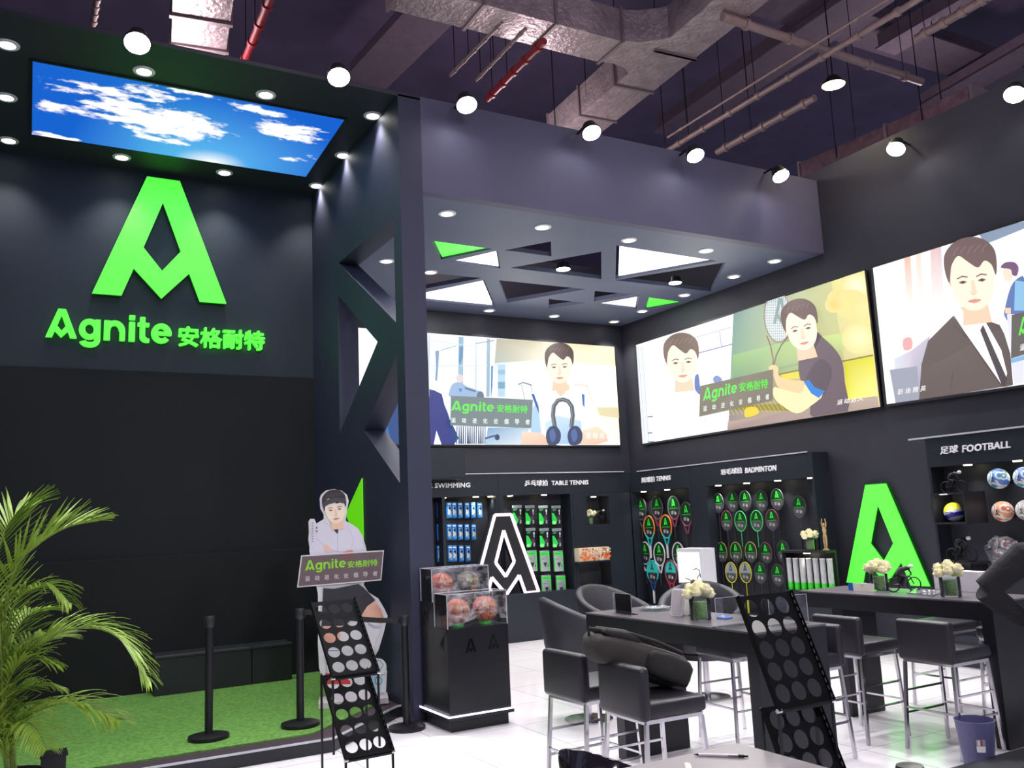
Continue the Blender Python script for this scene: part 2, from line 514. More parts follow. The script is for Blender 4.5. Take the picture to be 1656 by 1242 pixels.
YF, XP, ZC, ZL, ZT, XR, YB, YL = 7.95, 3.31, 5.2, 6.2, 6.24, 9.47, 12.6, 11.0
XT = .25                                      # thickness of the zigzag partition

MB().box((-12, -6, -.1), (16, 14, 0)).build('floor', m_floor, kind='structure')
MB().box((-16, -8, 10.2), (20, 22, 10.4)).build('ceiling', m_hall, kind='structure')
# back of the hall behind the stand
MB().box((-16, 21.8, 0), (20, 22, 10.2)).build('wall_hall', m_hall, kind='structure')

# right wall, back wall, left-bay wall
MB().box((XR, 3.0, 0), (XR + .2, YB + .2, 6.38)).build('wall_right', m_wall, kind='structure')
MB().box((XP, YB, 0), (XR, YB + .2, ZT)).build('wall_back', m_wall, kind='structure')
w = MB((0, 0, 0)); w.box((-7, YL, 0), (XP, YL + .2, ZT)); w.build('wall_left', m_wall_l, kind='structure')
MB().box((-7, YL - .03, .12), (XP, YL - .001, 3.73)).build('trim_1', M('lower_wall_board', (16, 20, 25), .8, var=.1, vscale=2), kind='structure')
MB().box((-7, YL - .2, .12), (XP - .002, YL - .03, 1.58)).build('trim_2', M('dado_board', (10, 13, 18), .8, var=.1, vscale=2), kind='structure')

# zigzag partition between the bays
def PX(px, py):
    p = at(px, py, x=XP); return (XP, p.y, p.z)
part = MB()
part.holed([(XP, YF, 0), (XP, YL, 0), (XP, YL, ZL + .02), (XP, YF, ZL + .02)],
    [[(XP, 8.155, 4.966), (XP, 9.930, 4.966), (XP, 9.460, 4.669), (XP, 8.155, 3.844)],
     [(XP, 9.978, 4.582), (XP, 8.683, 3.748), (XP, 9.978, 2.913)],
     [(XP, 8.155, 3.498), (XP, 9.162, 2.855), (XP, 8.155, 2.222)]], (XT, 0, 0))
part.build('wall_middle', M('partition_board', (48, 50, 72), .6, var=.06, vscale=2), kind='structure')
# green triangle on the partition
MB().prism([(XP - .004, 9.210, 2.337), (XP - .004, 9.776, 1.963), (XP - .004, 9.210, 1.512)], (-.012, 0, 0)).build(
    'trim_3', M('green_sheet', (112, 232, 22), .5, emit=.45, var=.03), kind='structure')

# left bay ceiling + front edge, canopy over the right bay
MB().box((-7, YF, ZL), (XP + XT, YL + .1, ZT)).build('ceiling_left', m_wall, kind='structure')
MB().box((XP + XT, YF, ZC), (XR, YF + .12, ZT)).build('trim_4', m_fascia, kind='structure')
def C6(cx, cy, z=ZC):
    return at(660 + cx * .3502, 320 + cy * .3502, z=z)
TH = .06
HOLES = {
    'G1': [(108, 198), (388, 236), (152, 284)], 'W1': [(196, 294), (412, 244), (426, 326)],
    'D1': [(447, 241), (660, 201), (662, 270)], 'D2': [(472, 323), (893, 248), (893, 375)],
    'W2': [(962, 220), (1425, 291), (958, 374)], 'D3': [(958, 380), (1465, 298), (1400, 433)],
    'D4': [(0, 338), (340, 370), (0, 434)], 'W3': [(-40, 462), (352, 380), (404, 505)],
    'D5': [(418, 380), (822, 422), (457, 484)], 'D6': [(650, 467), (822, 485), (650, 510)],
    'D7': [(862, 430), (1036, 445), (858, 477)], 'W4': [(868, 490), (1066, 455), (1056, 512)],
    'G2': [(1112, 460), (1275, 483), (1096, 514)]}
hs = {k: [C6(*p) for p in v] for k, v in HOLES.items()}
can = MB()
can.holed([(XP + XT, YF + .12, ZC), (XR, YF + .12, ZC), (XR, YB, ZC), (XP + XT, YB, ZC)], list(hs.values()), (0, 0, TH))
can.build('ceiling_canopy', m_can, kind='structure')
def inset(pts, d):
    c = sum(pts, Vector()) / 3
    return [c + (p - c) * d for p in pts]
for k, lab, col in (('G1', 'green lit triangle in the canopy beside the column', 0), ('G2', 'small green lit triangle at the canopy corner by the back wall', 0),
                    ('W1', 'white lit triangle next to the green one by the column', 1), ('W2', 'largest white lit triangle in the canopy', 1),
                    ('W3', 'long white lit triangle running behind the column', 1), ('W4', 'small white lit triangle next to the far green triangle', 1)):
    P = [Vector((p.x, p.y, ZC + .02)) for p in inset(hs[k], .90)]
    MB(P[0]).prism(P, (0, 0, .05)).build('ceiling_light_panel', m_green_lit if col == 0 else m_white_lit, label=lab, cat='light panel', group='triangular light panels in the canopy')
    if col == 1:
        c = sum(P, Vector()) / 3
        lamp('panel_glow', 'AREA', (c.x, c.y, ZC - .02), 25, size=.5)

# stage: low platform, turf, front trim
ST = .11
edge = [(-7, 7.52), (2.36, 7.40), (3.24, 8.24), (3.305, 8.27), (3.305, YL - .001), (-7, YL - .001)]
MB().prism([(x, y, .001) for x, y in edge], (0, 0, ST - .001)).build('floor_stage', M('stage_board', (62, 50, 58), .5, var=.08), kind='structure')
m_turf = M('artificial_turf', (100, 150, 66), .9, bump=.6, bscale=140, var=.35, vscale=30)
tp = [(-7, 7.70), (2.25, 7.63), (3.08, 8.38), (3.27, 8.45), (3.27, YL - .21), (-7, YL - .21)]
tb = MB((0, 0, 0)); tb.prism([(x, y, ST) for x, y in tp], (0, 0, .012)); tb.build('artificial_grass', m_turf, kind='stuff',
    label='bright green artificial turf covering the low stage', cat='turf')
def strip(name, pts, z0, z1, t, mat):
    b = MB()
    for (x0, y0), (x1, y1) in zip(pts, pts[1:]):
        d = Vector((x1 - x0, y1 - y0, 0)).normalized(); n = Vector((d.y, -d.x, 0)) * t
        p0 = Vector((x0, y0, 0)); p1 = Vector((x1, y1, 0))
        b.hexa([p0 + Vector((0, 0, z0)), p1 + Vector((0, 0, z0)), p1 + n + Vector((0, 0, z0)), p0 + n + Vector((0, 0, z0)),
                p0 + Vector((0, 0, z1)), p1 + Vector((0, 0, z1)), p1 + n + Vector((0, 0, z1)), p0 + n + Vector((0, 0, z1))])
    return b.build(name, mat, kind='structure')
strip('trim_5', edge[:4], ST - .012, ST + .004, .012, m_edge)
strip('trim_6', edge[:4], .002, ST - .013, .008, m_black)
# black raised edge at the right front
MB().box((5.35, 3.66, .001), (9.4, 3.93, .09)).build('trim_7', m_black, kind='structure')

# base column box at partition front foot
MB().box((XP - .06, YF - .06, .0), (XP + .3, YF - .001, .02)).build('trim_8', m_black, kind='structure')
# thin pale line above the display units on both walls
MB().box((5.5, 12.22, 2.545), (9.05, 12.25, 2.56)).build('trim_9', m_edge, kind='structure')
MB().box((9.15, 3.6, 2.530), (9.17, 6.75, 2.548)).build('trim_10', m_edge, kind='structure')
MB().box((9.15, 8.30, 2.530), (9.17, 12.0, 2.545)).build('trim_11', m_edge, kind='structure')
# ------------------------------------------------------------------ downlights
def make_downlight(label, group, r=.085, lens=m_lens):
    t = thing('downlight', label, 'ceiling light', (0, 0, 0), 0, group)
    MB().lathe([(r * .78, -.001), (r * .8, -.012), (r * 1.15, -.010), (r * 1.2, 0)], n=20).build('trim_ring', m_white, t, smooth=True)
    MB().cyl((0, 0, -.006), (0, 0, -.0005), r * .79, n=20).build('lens', lens, t)
    return t
rows = {'L': [((12, 72), 'in the front row of the stage ceiling, cut by the photo edge'), ((233, 115), 'in the front row, above the blue sky panel'), ((430, 153), 'in the front row near the right end of the sky panel'),
              ((603, 187), 'in the front row beside the partition top'), ((10, 157), 'beside the left end of the sky panel'), ((555, 251), 'beside the right end of the sky panel'),
              ((14, 227), 'in the wall-side row at the far left'), ((197, 254), 'in the wall-side row above the left of the big green emblem'),
              ((363, 279), 'in the wall-side row right of the big green emblem'), ((512, 300), 'in the wall-side row nearest the partition')],
        'C': [((723, 345), 'at the front edge, next to the column'), ((878, 367), 'second along the canopy front edge'), ((1017, 388), 'in front of the largest white triangle'),
              ((1142, 405), 'last along the canopy front edge'), ((1253, 422), 'closest to the front end of the right wall'), ((1187, 447), 'near the right wall, beside the dark triangle'), ((1107, 477), 'beside the far green triangle'),
              ((1039, 503), 'just behind the far green triangle'), ((791, 502), 'behind the long white triangle'), ((896, 511), 'above the middle of the back screen'),
              ((993, 520), 'in the back right corner of the canopy'), ((696, 440), 'peeking out beside the column'), ((625, 422), 'seen through the zigzag partition opening')]}
dl0 = None
for key, z in (('L', ZL), ('C', ZC)):
    grp = 'downlights of the stage ceiling' if key == 'L' else 'downlights of the canopy'
    for (q, lab) in rows[key]:
        p = at(*q, z=z)
        if p.y > 12.4: p = at(*q, y=12.36); p.z = z
        lab = 'recessed downlight ' + lab
        if dl0 is None: dl0 = make_downlight(lab, grp); dl = dl0
        else: dl = dup(dl0, p, lab, group=grp)
        dl.location = p + Vector((0, 0, .0005))
        lamp('downlight_beam', 'SPOT', (0, 0, -.03), P_LEFT if key == 'L' else P_DOWN, (1, .97, .93), (0, 0, -1), .05, 95, .9, dl)
# two lamps hung on rods inside the open triangles
for (q, lab) in (((911, 436), 'round lamp hanging inside the middle dark triangle'), ((1092, 458), 'round lamp hanging inside the dark triangle near the right wall')):
    p = at(*q, z=ZC + .005)
    t = thing('hanging_lamp', lab, 'ceiling light', p, 0, 'lamps hung in the open triangles')
    MB().cyl((0, 0, .006), (0, 0, .09), .10, .08).build('housing', m_dkmetal, t, smooth=True)
    MB().cyl((0, 0, 0), (0, 0, .006), .095).build('lens', m_lens, t)
    MB().cyl((0, 0, .09), (0, 0, 10.2 - p.z), .008, n=6).build('rod', m_dkmetal, t)

# ------------------------------------------------------------------ flood lights on arms along the top edge
FL = [((222, 70), None, 'above the sky panel'), ((548, 125), None, 'second from the left, over the end of the sky panel'), ((755, 170), None, 'above the column side of the fascia'),
      ((957, 215), None, 'over the middle of the fascia, below the duct end'), ((1125, 252), None, 'over the right part of the fascia'), ((1263, 285), None, 'at the corner of fascia and right wall'),
      ((1449, 241), 'x', 'on the right wall above the racket screen'), ((1641, 153), 'x', 'on the right wall at the photo edge')]
def make_flood(lab, p, back, tgt):
    t = thing('floodlight', 'floodlight ' + lab, 'floodlight', p, 0, 'floodlights along the top edge')
    d = (Vector(tgt) - p).normalized(); u = Vector((0, 0, 1)); a = d.cross(u).normalized(); b = a.cross(d)
    def P(x, y, z): return a * x + b * y + d * z
    h = MB(); h.cyl(P(0, 0, -.13), P(0, 0, -.02), .075, .105, n=20); h.build('housing', m_dkmetal, t, smooth=True)
    MB().cyl(P(0, 0, -.02), P(0, 0, 0), .115, .115, n=20).build('bezel', m_dkmetal, t, smooth=True)
    MB().cyl(P(0, 0, 0), P(0, 0, .004), .105, n=20).build('lens', M('flood_lens', (250, 250, 255), .3, emit=40, var=0), t)
    k = MB(); k.tube([P(0, 0, -.13), P(0, 0, -.13) + Vector(back) * .3, Vector(back)], .014, 8); k.build('arm', m_dkmetal, t, smooth=True)
    lamp('flood_beam', 'SPOT', d * .03, P_FLOOD, (.96, .97, 1), d * 3, .10, 84, .9, t)
for q, ax, lab in FL:
    if ax is None:
        p = at(*q, y=YF - .28); make_flood(lab, p, (0, .28, max(-.2, min(.2, ZT - .05 - p.z))), (p.x - .5, 4.6, 0))
    else:
        p = at(*q, x=XR - .28); make_flood(lab, p, (.28, 0, .1), (5.3, p.y - 1.0, 0))

# ------------------------------------------------------------------ sky picture on the stage ceiling
def sky_mat():
    m = bpy.data.materials.new('sky_print'); m.use_nodes = True
    nt = m.node_tree; b = nt.nodes['Principled BSDF']; L = nt.links.new
    a = nt.nodes.new('ShaderNodeAttribute'); a.attribute_name = 'ink'
    tc = nt.nodes.new('ShaderNodeTexCoord'); mp = nt.nodes.new('ShaderNodeMapping'); mp.inputs['Scale'].default_value = (1, 1.7, 1)
    L(tc.outputs['Object'], mp.inputs[0])
    n = nt.nodes.new('ShaderNodeTexNoise'); n.inputs['Scale'].default_value = 3.2; n.inputs['Detail'].default_value = 9; n.inputs['Roughness'].default_value = .62
    L(mp.outputs[0], n.inputs['Vector'])
    # the alpha of the ink holds where clouds gather
    mt = nt.nodes.new('ShaderNodeMath'); mt.operation = 'ADD'
    L(n.outputs['Fac'], mt.inputs[0]); L(a.outputs['Alpha'], mt.inputs[1])
    r = nt.nodes.new('ShaderNodeMapRange'); r.inputs[1].default_value = .80; r.inputs[2].default_value = .92
    L(mt.outputs[0], r.inputs[0])
    mx = nt.nodes.new('ShaderNodeMix'); mx.data_type = 'RGBA'
    L(r.outputs[0], mx.inputs[0]); L(a.outputs['Color'], mx.inputs[6]); mx.inputs[7].default_value = (1, .98, .97, 1)
    L(mx.outputs[2], b.inputs['Emission Color']); b.inputs['Emission Strength'].default_value = 1.1
    b.inputs['Base Color'].default_value = (.02, .02, .03, 1)
    return m
sk = thing('sky_light_panel', 'backlit ceiling panel printed with blue sky and clouds', 'light panel', (1.5, 8.0, ZL))
LZ = ZL - .012
ca, cb, cc, cd = [at(*q, z=LZ) for q in ((50, 97), (560, 193), (496, 287), (49, 218))]
NX, NY = 90, 40
me = bpy.data.meshes.new('printed_sky'); vs = []; ink = []
blobs = [(.33, .55, .20, .20, .55), (.45, .50, .16, .22, .6), (.55, .55, .10, .14, .5), (.12, .45, .14, .10, .45), (.03, .40, .08, .08, .4), (.22, .80, .2, .07, .5), (.35, .88, .12, .08, .5), (.12, .75, .13, .07, .42),
         (.50, .97, .14, .05, .45), (.68, .90, .09, .07, .5), (.74, .90, .06, .06, .45), (.83, .70, .12, .13, .58), (.92, .66, .08, .09, .5), (.42, .25, .12, .07, .5), (.05, .03, .14, .05, .5), (.90, .28, .07, .05, .42), (.97, .36, .03, .05, .4), (.64, .52, .07, .05, .42)]
for j in range(NY + 1):
    v = j / NY
    for i in range(NX + 1):
        u = i / NX
        lo = cd.lerp(cc, u); hi = ca.lerp(cb, u); p = lo.lerp(hi, v)
        vs.append(p - sk.location)
        q = max(0, 1 - math.hypot((u - .62) / .5, (v - .0) / 1.0))
        base = [lin((8, 92, 200))[k] * (1 - q) + lin((90, 180, 236))[k] * q for k in range(3)]
        g = max(0, 1 - math.hypot((u - .62) / .14, v / .22)) ** 1.2
        c = [base[k] * (1 - g) + (1, .99, .9)[k] * g for k in range(3)]
        d = max([h * max(0, 1 - math.hypot((u - x) / (rx * 1.5), (v - y) / (ry * 1.5))) ** .6 for x, y, rx, ry, h in blobs] + [0])
        ink += [*c, d]
fs = [(j * (NX + 1) + i, j * (NX + 1) + i + 1, (j + 1) * (NX + 1) + i + 1, (j + 1) * (NX + 1) + i) for j in range(NY) for i in range(NX)]
me.from_pydata([tuple(v) for v in vs], [], fs)
at_ = me.color_attributes.new('ink', 'FLOAT_COLOR', 'POINT'); at_.data.foreach_set('color', ink)
me.materials.append(sky_mat())
o = bpy.data.objects.new('printed_sky', me); COL.objects.link(o); o.parent = sk
fr = MB(sk.location)
for a, b in ((ca, cb), (cb, cc), (cc, cd), (cd, ca)): fr.bar(a + Vector((0, 0, .004)), b + Vector((0, 0, .004)), .03, .014)
fr.build('frame', m_black, sk)
lamp('sky_glow', 'AREA', ((ca + cc) / 2 - Vector((0, 0, .06))), 12, (.6, .8, 1), size=1.2)

# ------------------------------------------------------------------ big green emblem and wordmark on the stage wall
Ys = YL - .04
def wall_letters(name, geo, fnq, depth, mat, parent):
    vs, fs = geo
    off = Vector(depth); lay = LAY.get(id(vs)); b = MB(parent.location)
    P = [fnq(u, v) - (off * (.0007 * lay[i] / off.length) if lay else Vector()) for i, (u, v) in enumerate(vs)]
    n = len(P)
    b.add(P, fs); b.add([p + off for p in P], [list(reversed(f)) for f in fs])
    ed = {}
    for f in fs:
        for i in range(len(f)):
            e = (f[i], f[(i + 1) % len(f)]); ed[e] = 1
    vs2 = P + [p + off for p in P]
    b.add(vs2, [(i, j, j + n, i + n) for (i, j) in ed if (j, i) not in ed])
    return b.build(name, mat, parent)
em = thing('emblem_sign', 'large glowing green letter A emblem with diamond cutout high on the stage wall', 'sign', (1.447, YL, 4.61))
def fq(u, v): return Vector((1.447 + (u - .5) * 1.5, Ys - .05, 4.61 + v * 1.5))
wall_letters('lit_face', A_GEO, fq, (0, .03, 0), m_green_lit, em)
wall_letters('return_edge', A_GEO, lambda u, v: fq(u, v) + Vector((0, .031, 0)), (0, .08, 0), M('dark_green_return', (18, 90, 26), .5), em)
wd = thing('wordmark_sign', 'glowing green Agnite wordmark with Chinese characters below the big emblem', 'sign', (1.4, YL, 4.05))
wall_letters('latin_lettering', agnite_unit(), lambda u, v: Vector((.24 + u * 1.33, Ys - .04, 4.075 + v * .325)), (0, .07, 0), m_green_lit, wd)
wall_letters('chinese_lettering', text_unit('安格耐特', .018), lambda u, v: Vector((1.65 + u * 1.02, Ys - .04, 4.05 + v * .245)), (0, .07, 0), m_green_lit, wd)

# ------------------------------------------------------------------ backlit screens
m_lit = picture_mat('backlit_fabric', 1.12)
SKIN, SKIN2, HAIR = (255, 236, 214), (246, 206, 176), (84, 62, 58)
def screen(name, label, corners, nrm, drawfn, depth=.05):
    """corners TL TR BR BL in photo pixels on the wall plane; nrm points into the room"""
    N = Vector(nrm)
    def fn(x, y):
        return at(x, y, y=YB - depth) if abs(N.y) > .5 else at(x, y, x=XR - depth)
    P = [fn(*c) for c in corners]
    o = sum(P, Vector()) / 4
    t = thing(name, label, 'screen', o, 0)
    b = MB(o); b.prism(P, -N * (depth - .002)); b.build('light_box', m_black, t)
    fr = MB(o)
    for i in range(4): fr.bar(P[i] + N * .004, P[(i + 1) % 4] + N * .004, .03, .02, up=tuple(N))
    fr.build('frame', m_black, t)
    a = Art(fn, N, .0006, o); a.k = 2; a.clip = corners
    drawfn(a, corners)
    a.build('picture', m_lit, t)
    return t
TAG = '运动进化论倡导者'
def banner(a, q, wq, cq, tq, bg):
    a.poly(q, bg)
    a.agnite(wq, (96, 238, 76)); a.text('安格耐特', cq, (96, 238, 76), .022)
    n = len(TAG)
    for i, ch in enumerate(TAG):
        u0 = i / (n - .45); u1 = u0 + .055
        a.text(ch, [quad_map(tq, u, v) for u, v in ((u0, 1), (u1, 1), (u1, 0), (u0, 0))], (244, 244, 244), .02)

def face(a, T, s=1):
    """T maps the unit face (chin at 0,0; crown 0,1; half width .36) to picture points"""
    def P(l): return [T(*p) for p in l]
    a.poly(P([(-.20, .12), (.20, .12), (.24, -.22), (-.24, -.22)]), SKIN2)
    a.poly(P([(-.36, .42), (-.40, .50), (-.38, .60), (-.34, .56)]), SKIN2)
    a.poly(P([(0, 0), (.16, .05), (.30, .22), (.355, .48), (.34, .78), (.18, .95), (0, .98), (-.18, .95), (-.34, .78), (-.355, .48), (-.30, .22), (-.16, .05)]), SKIN, 4)
    for sx in (-.16, .16):
        a.poly(P([(sx - .09, .565), (sx, .60), (sx + .09, .575), (sx + .09, .555), (sx, .575), (sx - .09, .545)]), (128, 96, 82))
        a.poly(P([(sx - .07, .49), (sx, .515), (sx + .07, .49), (sx, .465)]), (150, 118, 104), 3)
        a.poly(P([(sx - .025, .51), (sx + .025, .51), (sx + .025, .468), (sx - .025, .468)]), (86, 62, 56), 3)
    a.poly(P([(-.02, .50), (.03, .50), (.05, .32), (.07, .29), (0, .265), (-.06, .29), (-.03, .33)]), (248, 214, 188))
    a.poly(P([(-.05, .285), (0, .268), (.05, .285), (0, .255)]), (214, 166, 144))
    a.poly(P([(-.11, .165), (-.03, .19), (.03, .19), (.11, .165), (0, .12)]), (232, 160, 144), 3)
    a.line(P([(-.11, .165), (0, .158), (.11, .165)]), .9 * s, (190, 116, 104))
def hair(a, T, col=HAIR, swoop=1):
    def P(l): return [T(x * swoop, y) for x, y in l]
    a.poly(P([(-.38, .50), (-.43, .72), (-.40, .98), (-.22, 1.16), (.02, 1.22), (.26, 1.16), (.42, .98), (.44, .74), (.40, .54), (.35, .72), (.24, .80), (.12, .70), (-.04, .82), (-.18, .93), (-.30, .80), (-.34, .66)]), col, 4)
    lt = tuple(min(255, c + 36) for c in col)
    for k in range(5):
        x = -.26 + k * .12
        a.line(P([(x, .94 + .02 * (k % 2)), (x + .04, 1.02), (x + .11, 1.07)]), 1.0, lt)
def frame2(chin, crown, side=0):
    """face frame from chin and crown pixels"""
    c = Vector(chin); k = Vector(crown); up = k - c; rt = Vector((-up.y, up.x))
    def T(x, y): p = c + up * y + rt * x; return (p.x, p.y)
    return T

# --- back screen: gym picture, man with a horseshoe-shaped exerciser
def Q7(x, y): return (660 + x / 4.6, 520 + y / 4.6)
def draw_back(a, cs):
    def P(l): return [Q7(*p) for p in l]
    a.poly(cs, (252, 253, 255))
    # blue jacket of the neighbouring figure at the far left, behind the column
    a.poly([(634, 590), (625, 622), (608, 650), (598, 688), (612, 719), (734, 719), (728, 680), (716, 650), (700, 632), (668, 616)], (22, 66, 128), 3)
    a.poly([(596, 690), (612, 719), (634, 719), (620, 660)], (40, 104, 172))
    a.poly([(700, 719), (704, 690), (714, 719)], (250, 250, 252))
    a.poly(P([(60, 490), (190, 510), (250, 540), (290, 700), (345, 915), (250, 915), (210, 810), (190, 915), (140, 915)]), (36, 44, 128))
    # window frames
    for x0, x1, c in ((150, 162, (190, 206, 220)), (375, 412, (150, 184, 208)), (585, 610, (148, 178, 200)), (498, 514, (206, 216, 226))):
        a.poly(P([(x0, 90 + x0 * .06), (x1, 92 + x1 * .06), (x1 - 5, 560), (x0 - 5, 560)]), c)
    for y0, y1 in ((140, 190), (330, 318)):
        a.line(P([(160, y0), (590, y1 + 10)]), 1.2, (200, 214, 226))
    a.poly(P([(200, 220), (230, 215), (226, 300), (215, 440), (200, 440), (206, 330)]), (120, 160, 190))
    a.poly(P([(380, 190), (410, 185), (405, 270), (385, 330), (376, 300)]), (96, 140, 176))
    a.line(P([(240, 215), (360, 180)]), 1.4, (150, 180, 200)); a.line(P([(500, 165), (640, 140)]), 1.6, (120, 150, 176))
    # small figure training at the rack
    a.poly(P([(305, 520), (330, 465), (385, 450), (430, 480), (510, 510), (545, 530), (540, 560), (430, 570), (310, 560)]), (150, 178, 214), 3)
    a.oval(*Q7(383, 425), 6, 7, (222, 206, 210)); a.poly(P([(372, 500), (400, 500), (388, 530)]), (60, 120, 200))
    a.line(P([(420, 495), (500, 520)]), 2.4, (76, 96, 130)); a.oval(*Q7(535, 560), 6, 9, (96, 110, 136))
    # blue legs of gym machine
    a.poly(P([(615, 330), (630, 330), (625, 470), (655, 480), (625, 560), (612, 560)]), (60, 130, 186))
    # right half: training hall
    a.poly(P([(660, 130), (1537, 183), (1582, 926), (570, 915), (640, 360)]), [(222, 210, 180), (255, 236, 190), (255, 250, 236), (240, 246, 250), (236, 242, 246)])
    a.poly(P([(655, 128), (1000, 150), (1000, 285), (640, 310)]), [(186, 180, 160), (214, 204, 172), (238, 230, 206), (176, 184, 176)])
    a.poly(P([(640, 310), (1000, 290), (1540, 330), (1560, 640), (640, 560)]), [(214, 222, 226), (255, 254, 250), (255, 253, 244), (255, 252, 236), (244, 248, 250)])
    for x in (665, 690):
        a.poly(P([(x, 320), (x + 28, 320), (x + 28, 560), (x, 560)]), (176, 210, 230))
    a.poly(P([(665, 450), (718, 450), (718, 500), (665, 500)]), (110, 160, 190)); a.poly(P([(665, 360), (718, 360), (718, 395), (665, 395)]), (146, 186, 208))
    for x in (900, 960, 1300, 1380, 1460): a.line(P([(x, 300), (x + 6, 640)]), .8, (236, 232, 222))
    a.poly(P([(1400, 640), (1560, 640), (1565, 720), (1420, 700)]), (226, 214, 170), 0)
    a.poly(P([(590, 790), (900, 790), (850, 915), (570, 915)]), [(120, 160, 200), (190, 210, 226), (214, 226, 234), (172, 200, 222)])
    a.line(P([(570, 870), (640, 850), (670, 870)]), 3, (44, 84, 140)); a.oval(*Q7(658, 862), 4, 5, (36, 60, 100))
    # chair frames beside the man
    a.line(P([(815, 470), (850, 455), (915, 475)]), 2.2, (120, 142, 166)); a.line(P([(838, 470), (865, 590)]), .8, (130, 130, 136)); a.line(P([(905, 470), (935, 580)]), .8, (130, 130, 136))
    a.line(P([(1225, 480), (1275, 468), (1340, 485)]), 2, (226, 214, 204)); a.line(P([(1320, 480), (1370, 610)]), .8, (200, 190, 184))
    # the man
    a.poly(P([(1075, 470), (1190, 470), (1215, 560), (1050, 560)]), SKIN2)
    a.poly(P([(905, 540), (985, 500), (1075, 500), (1130, 560), (1190, 505), (1290, 530), (1350, 600), (1390, 720), (1380, 800), (1310, 830), (1290, 915), (1060, 915), (985, 845), (930, 830), (905, 720), (925, 620)]),
           (236, 244, 252), 3)
    a.poly(P([(920, 640), (960, 600), (985, 840), (905, 820)]), (172, 206, 236), 0)
    a.poly(P([(1010, 760), (1100, 700), (1280, 740), (1290, 912), (1030, 912)]), [(206, 226, 244), (200, 222, 242), (196, 220, 242), (150, 190, 228), (176, 206, 236)])
    a.poly(P([(910, 540), (930, 540), (965, 640), (968, 690), (940, 620)]), (28, 84, 168)); a.poly(P([(1285, 540), (1305, 545), (1305, 640), (1292, 620)]), (50, 110, 190))
    a.poly(P([(840, 820), (985, 830), (1040, 880), (1040, 915), (835, 915)]), [(250, 214, 190), (246, 206, 184), (238, 190, 166), (236, 186, 160), (244, 200, 176)])
    a.poly(P([(1290, 810), (1400, 780), (1470, 840), (1480, 890), (1400, 915), (1280, 915)]), [(250, 220, 196), (250, 224, 200), (248, 206, 180), (244, 196, 170), (240, 190, 160), (244, 200, 172)])
    T = frame2(Q7(1122, 462), Q7(1112, 215))
    face(a, T); hair(a, T)
    # horseshoe exerciser and gloves
    import_pts = [(1085, 800), (1068, 700), (1075, 630), (1105, 590), (1142, 582), (1180, 595), (1208, 635), (1215, 700), (1205, 790)]
    a.line(P(import_pts), 6.6, (78, 84, 92)); a.line([(x - 1.2, y - .6) for x, y in P(import_pts)], 1.2, (150, 156, 164))
    for cx in (1070, 1230):
        a.poly(P([(cx - 55, 850), (cx - 30, 790), (cx + 20, 780), (cx + 55, 830), (cx + 50, 890), (cx + 20, 918), (cx - 35, 918)]), (44, 58, 98), 3)
        a.poly(P([(cx - 30, 830), (cx, 800), (cx + 20, 860), (cx - 10, 900)]), (72, 100, 160), 3)
    banner(a, P([(308, 555), (918, 585), (905, 795), (305, 775)]),
           P([(318, 592), (632, 600), (628, 672), (310, 664)]), P([(652, 618), (880, 628), (876, 686), (650, 676)]),
           P([(312, 718), (905, 730), (903, 770), (312, 755)]), (112, 128, 132))
    for k in range(14):
        x = 350 + k * 16; a.poly(P([(x, 780), (x + 6, 780), (x + 4 + (k * 7) % 9, 912), (x - 4, 912)]), ((40, 80, 120), (70, 110, 150), (30, 50, 80))[k % 3])
    for i, ch in enumerate('运动达人'):
        x = 945 + i * 11; a.text(ch, [(x, 700), (x + 8, 700.4), (x + 7, 710), (x - 1, 709.6)], (245, 245, 245), .02)
screen('backlit_screen', 'backlit picture screen on the back wall, man holding a horseshoe-shaped exerciser', [(573, 528), (993.8, 559.8), (1003.5, 721.3), (575, 720)], (0, -1, 0), draw_back)

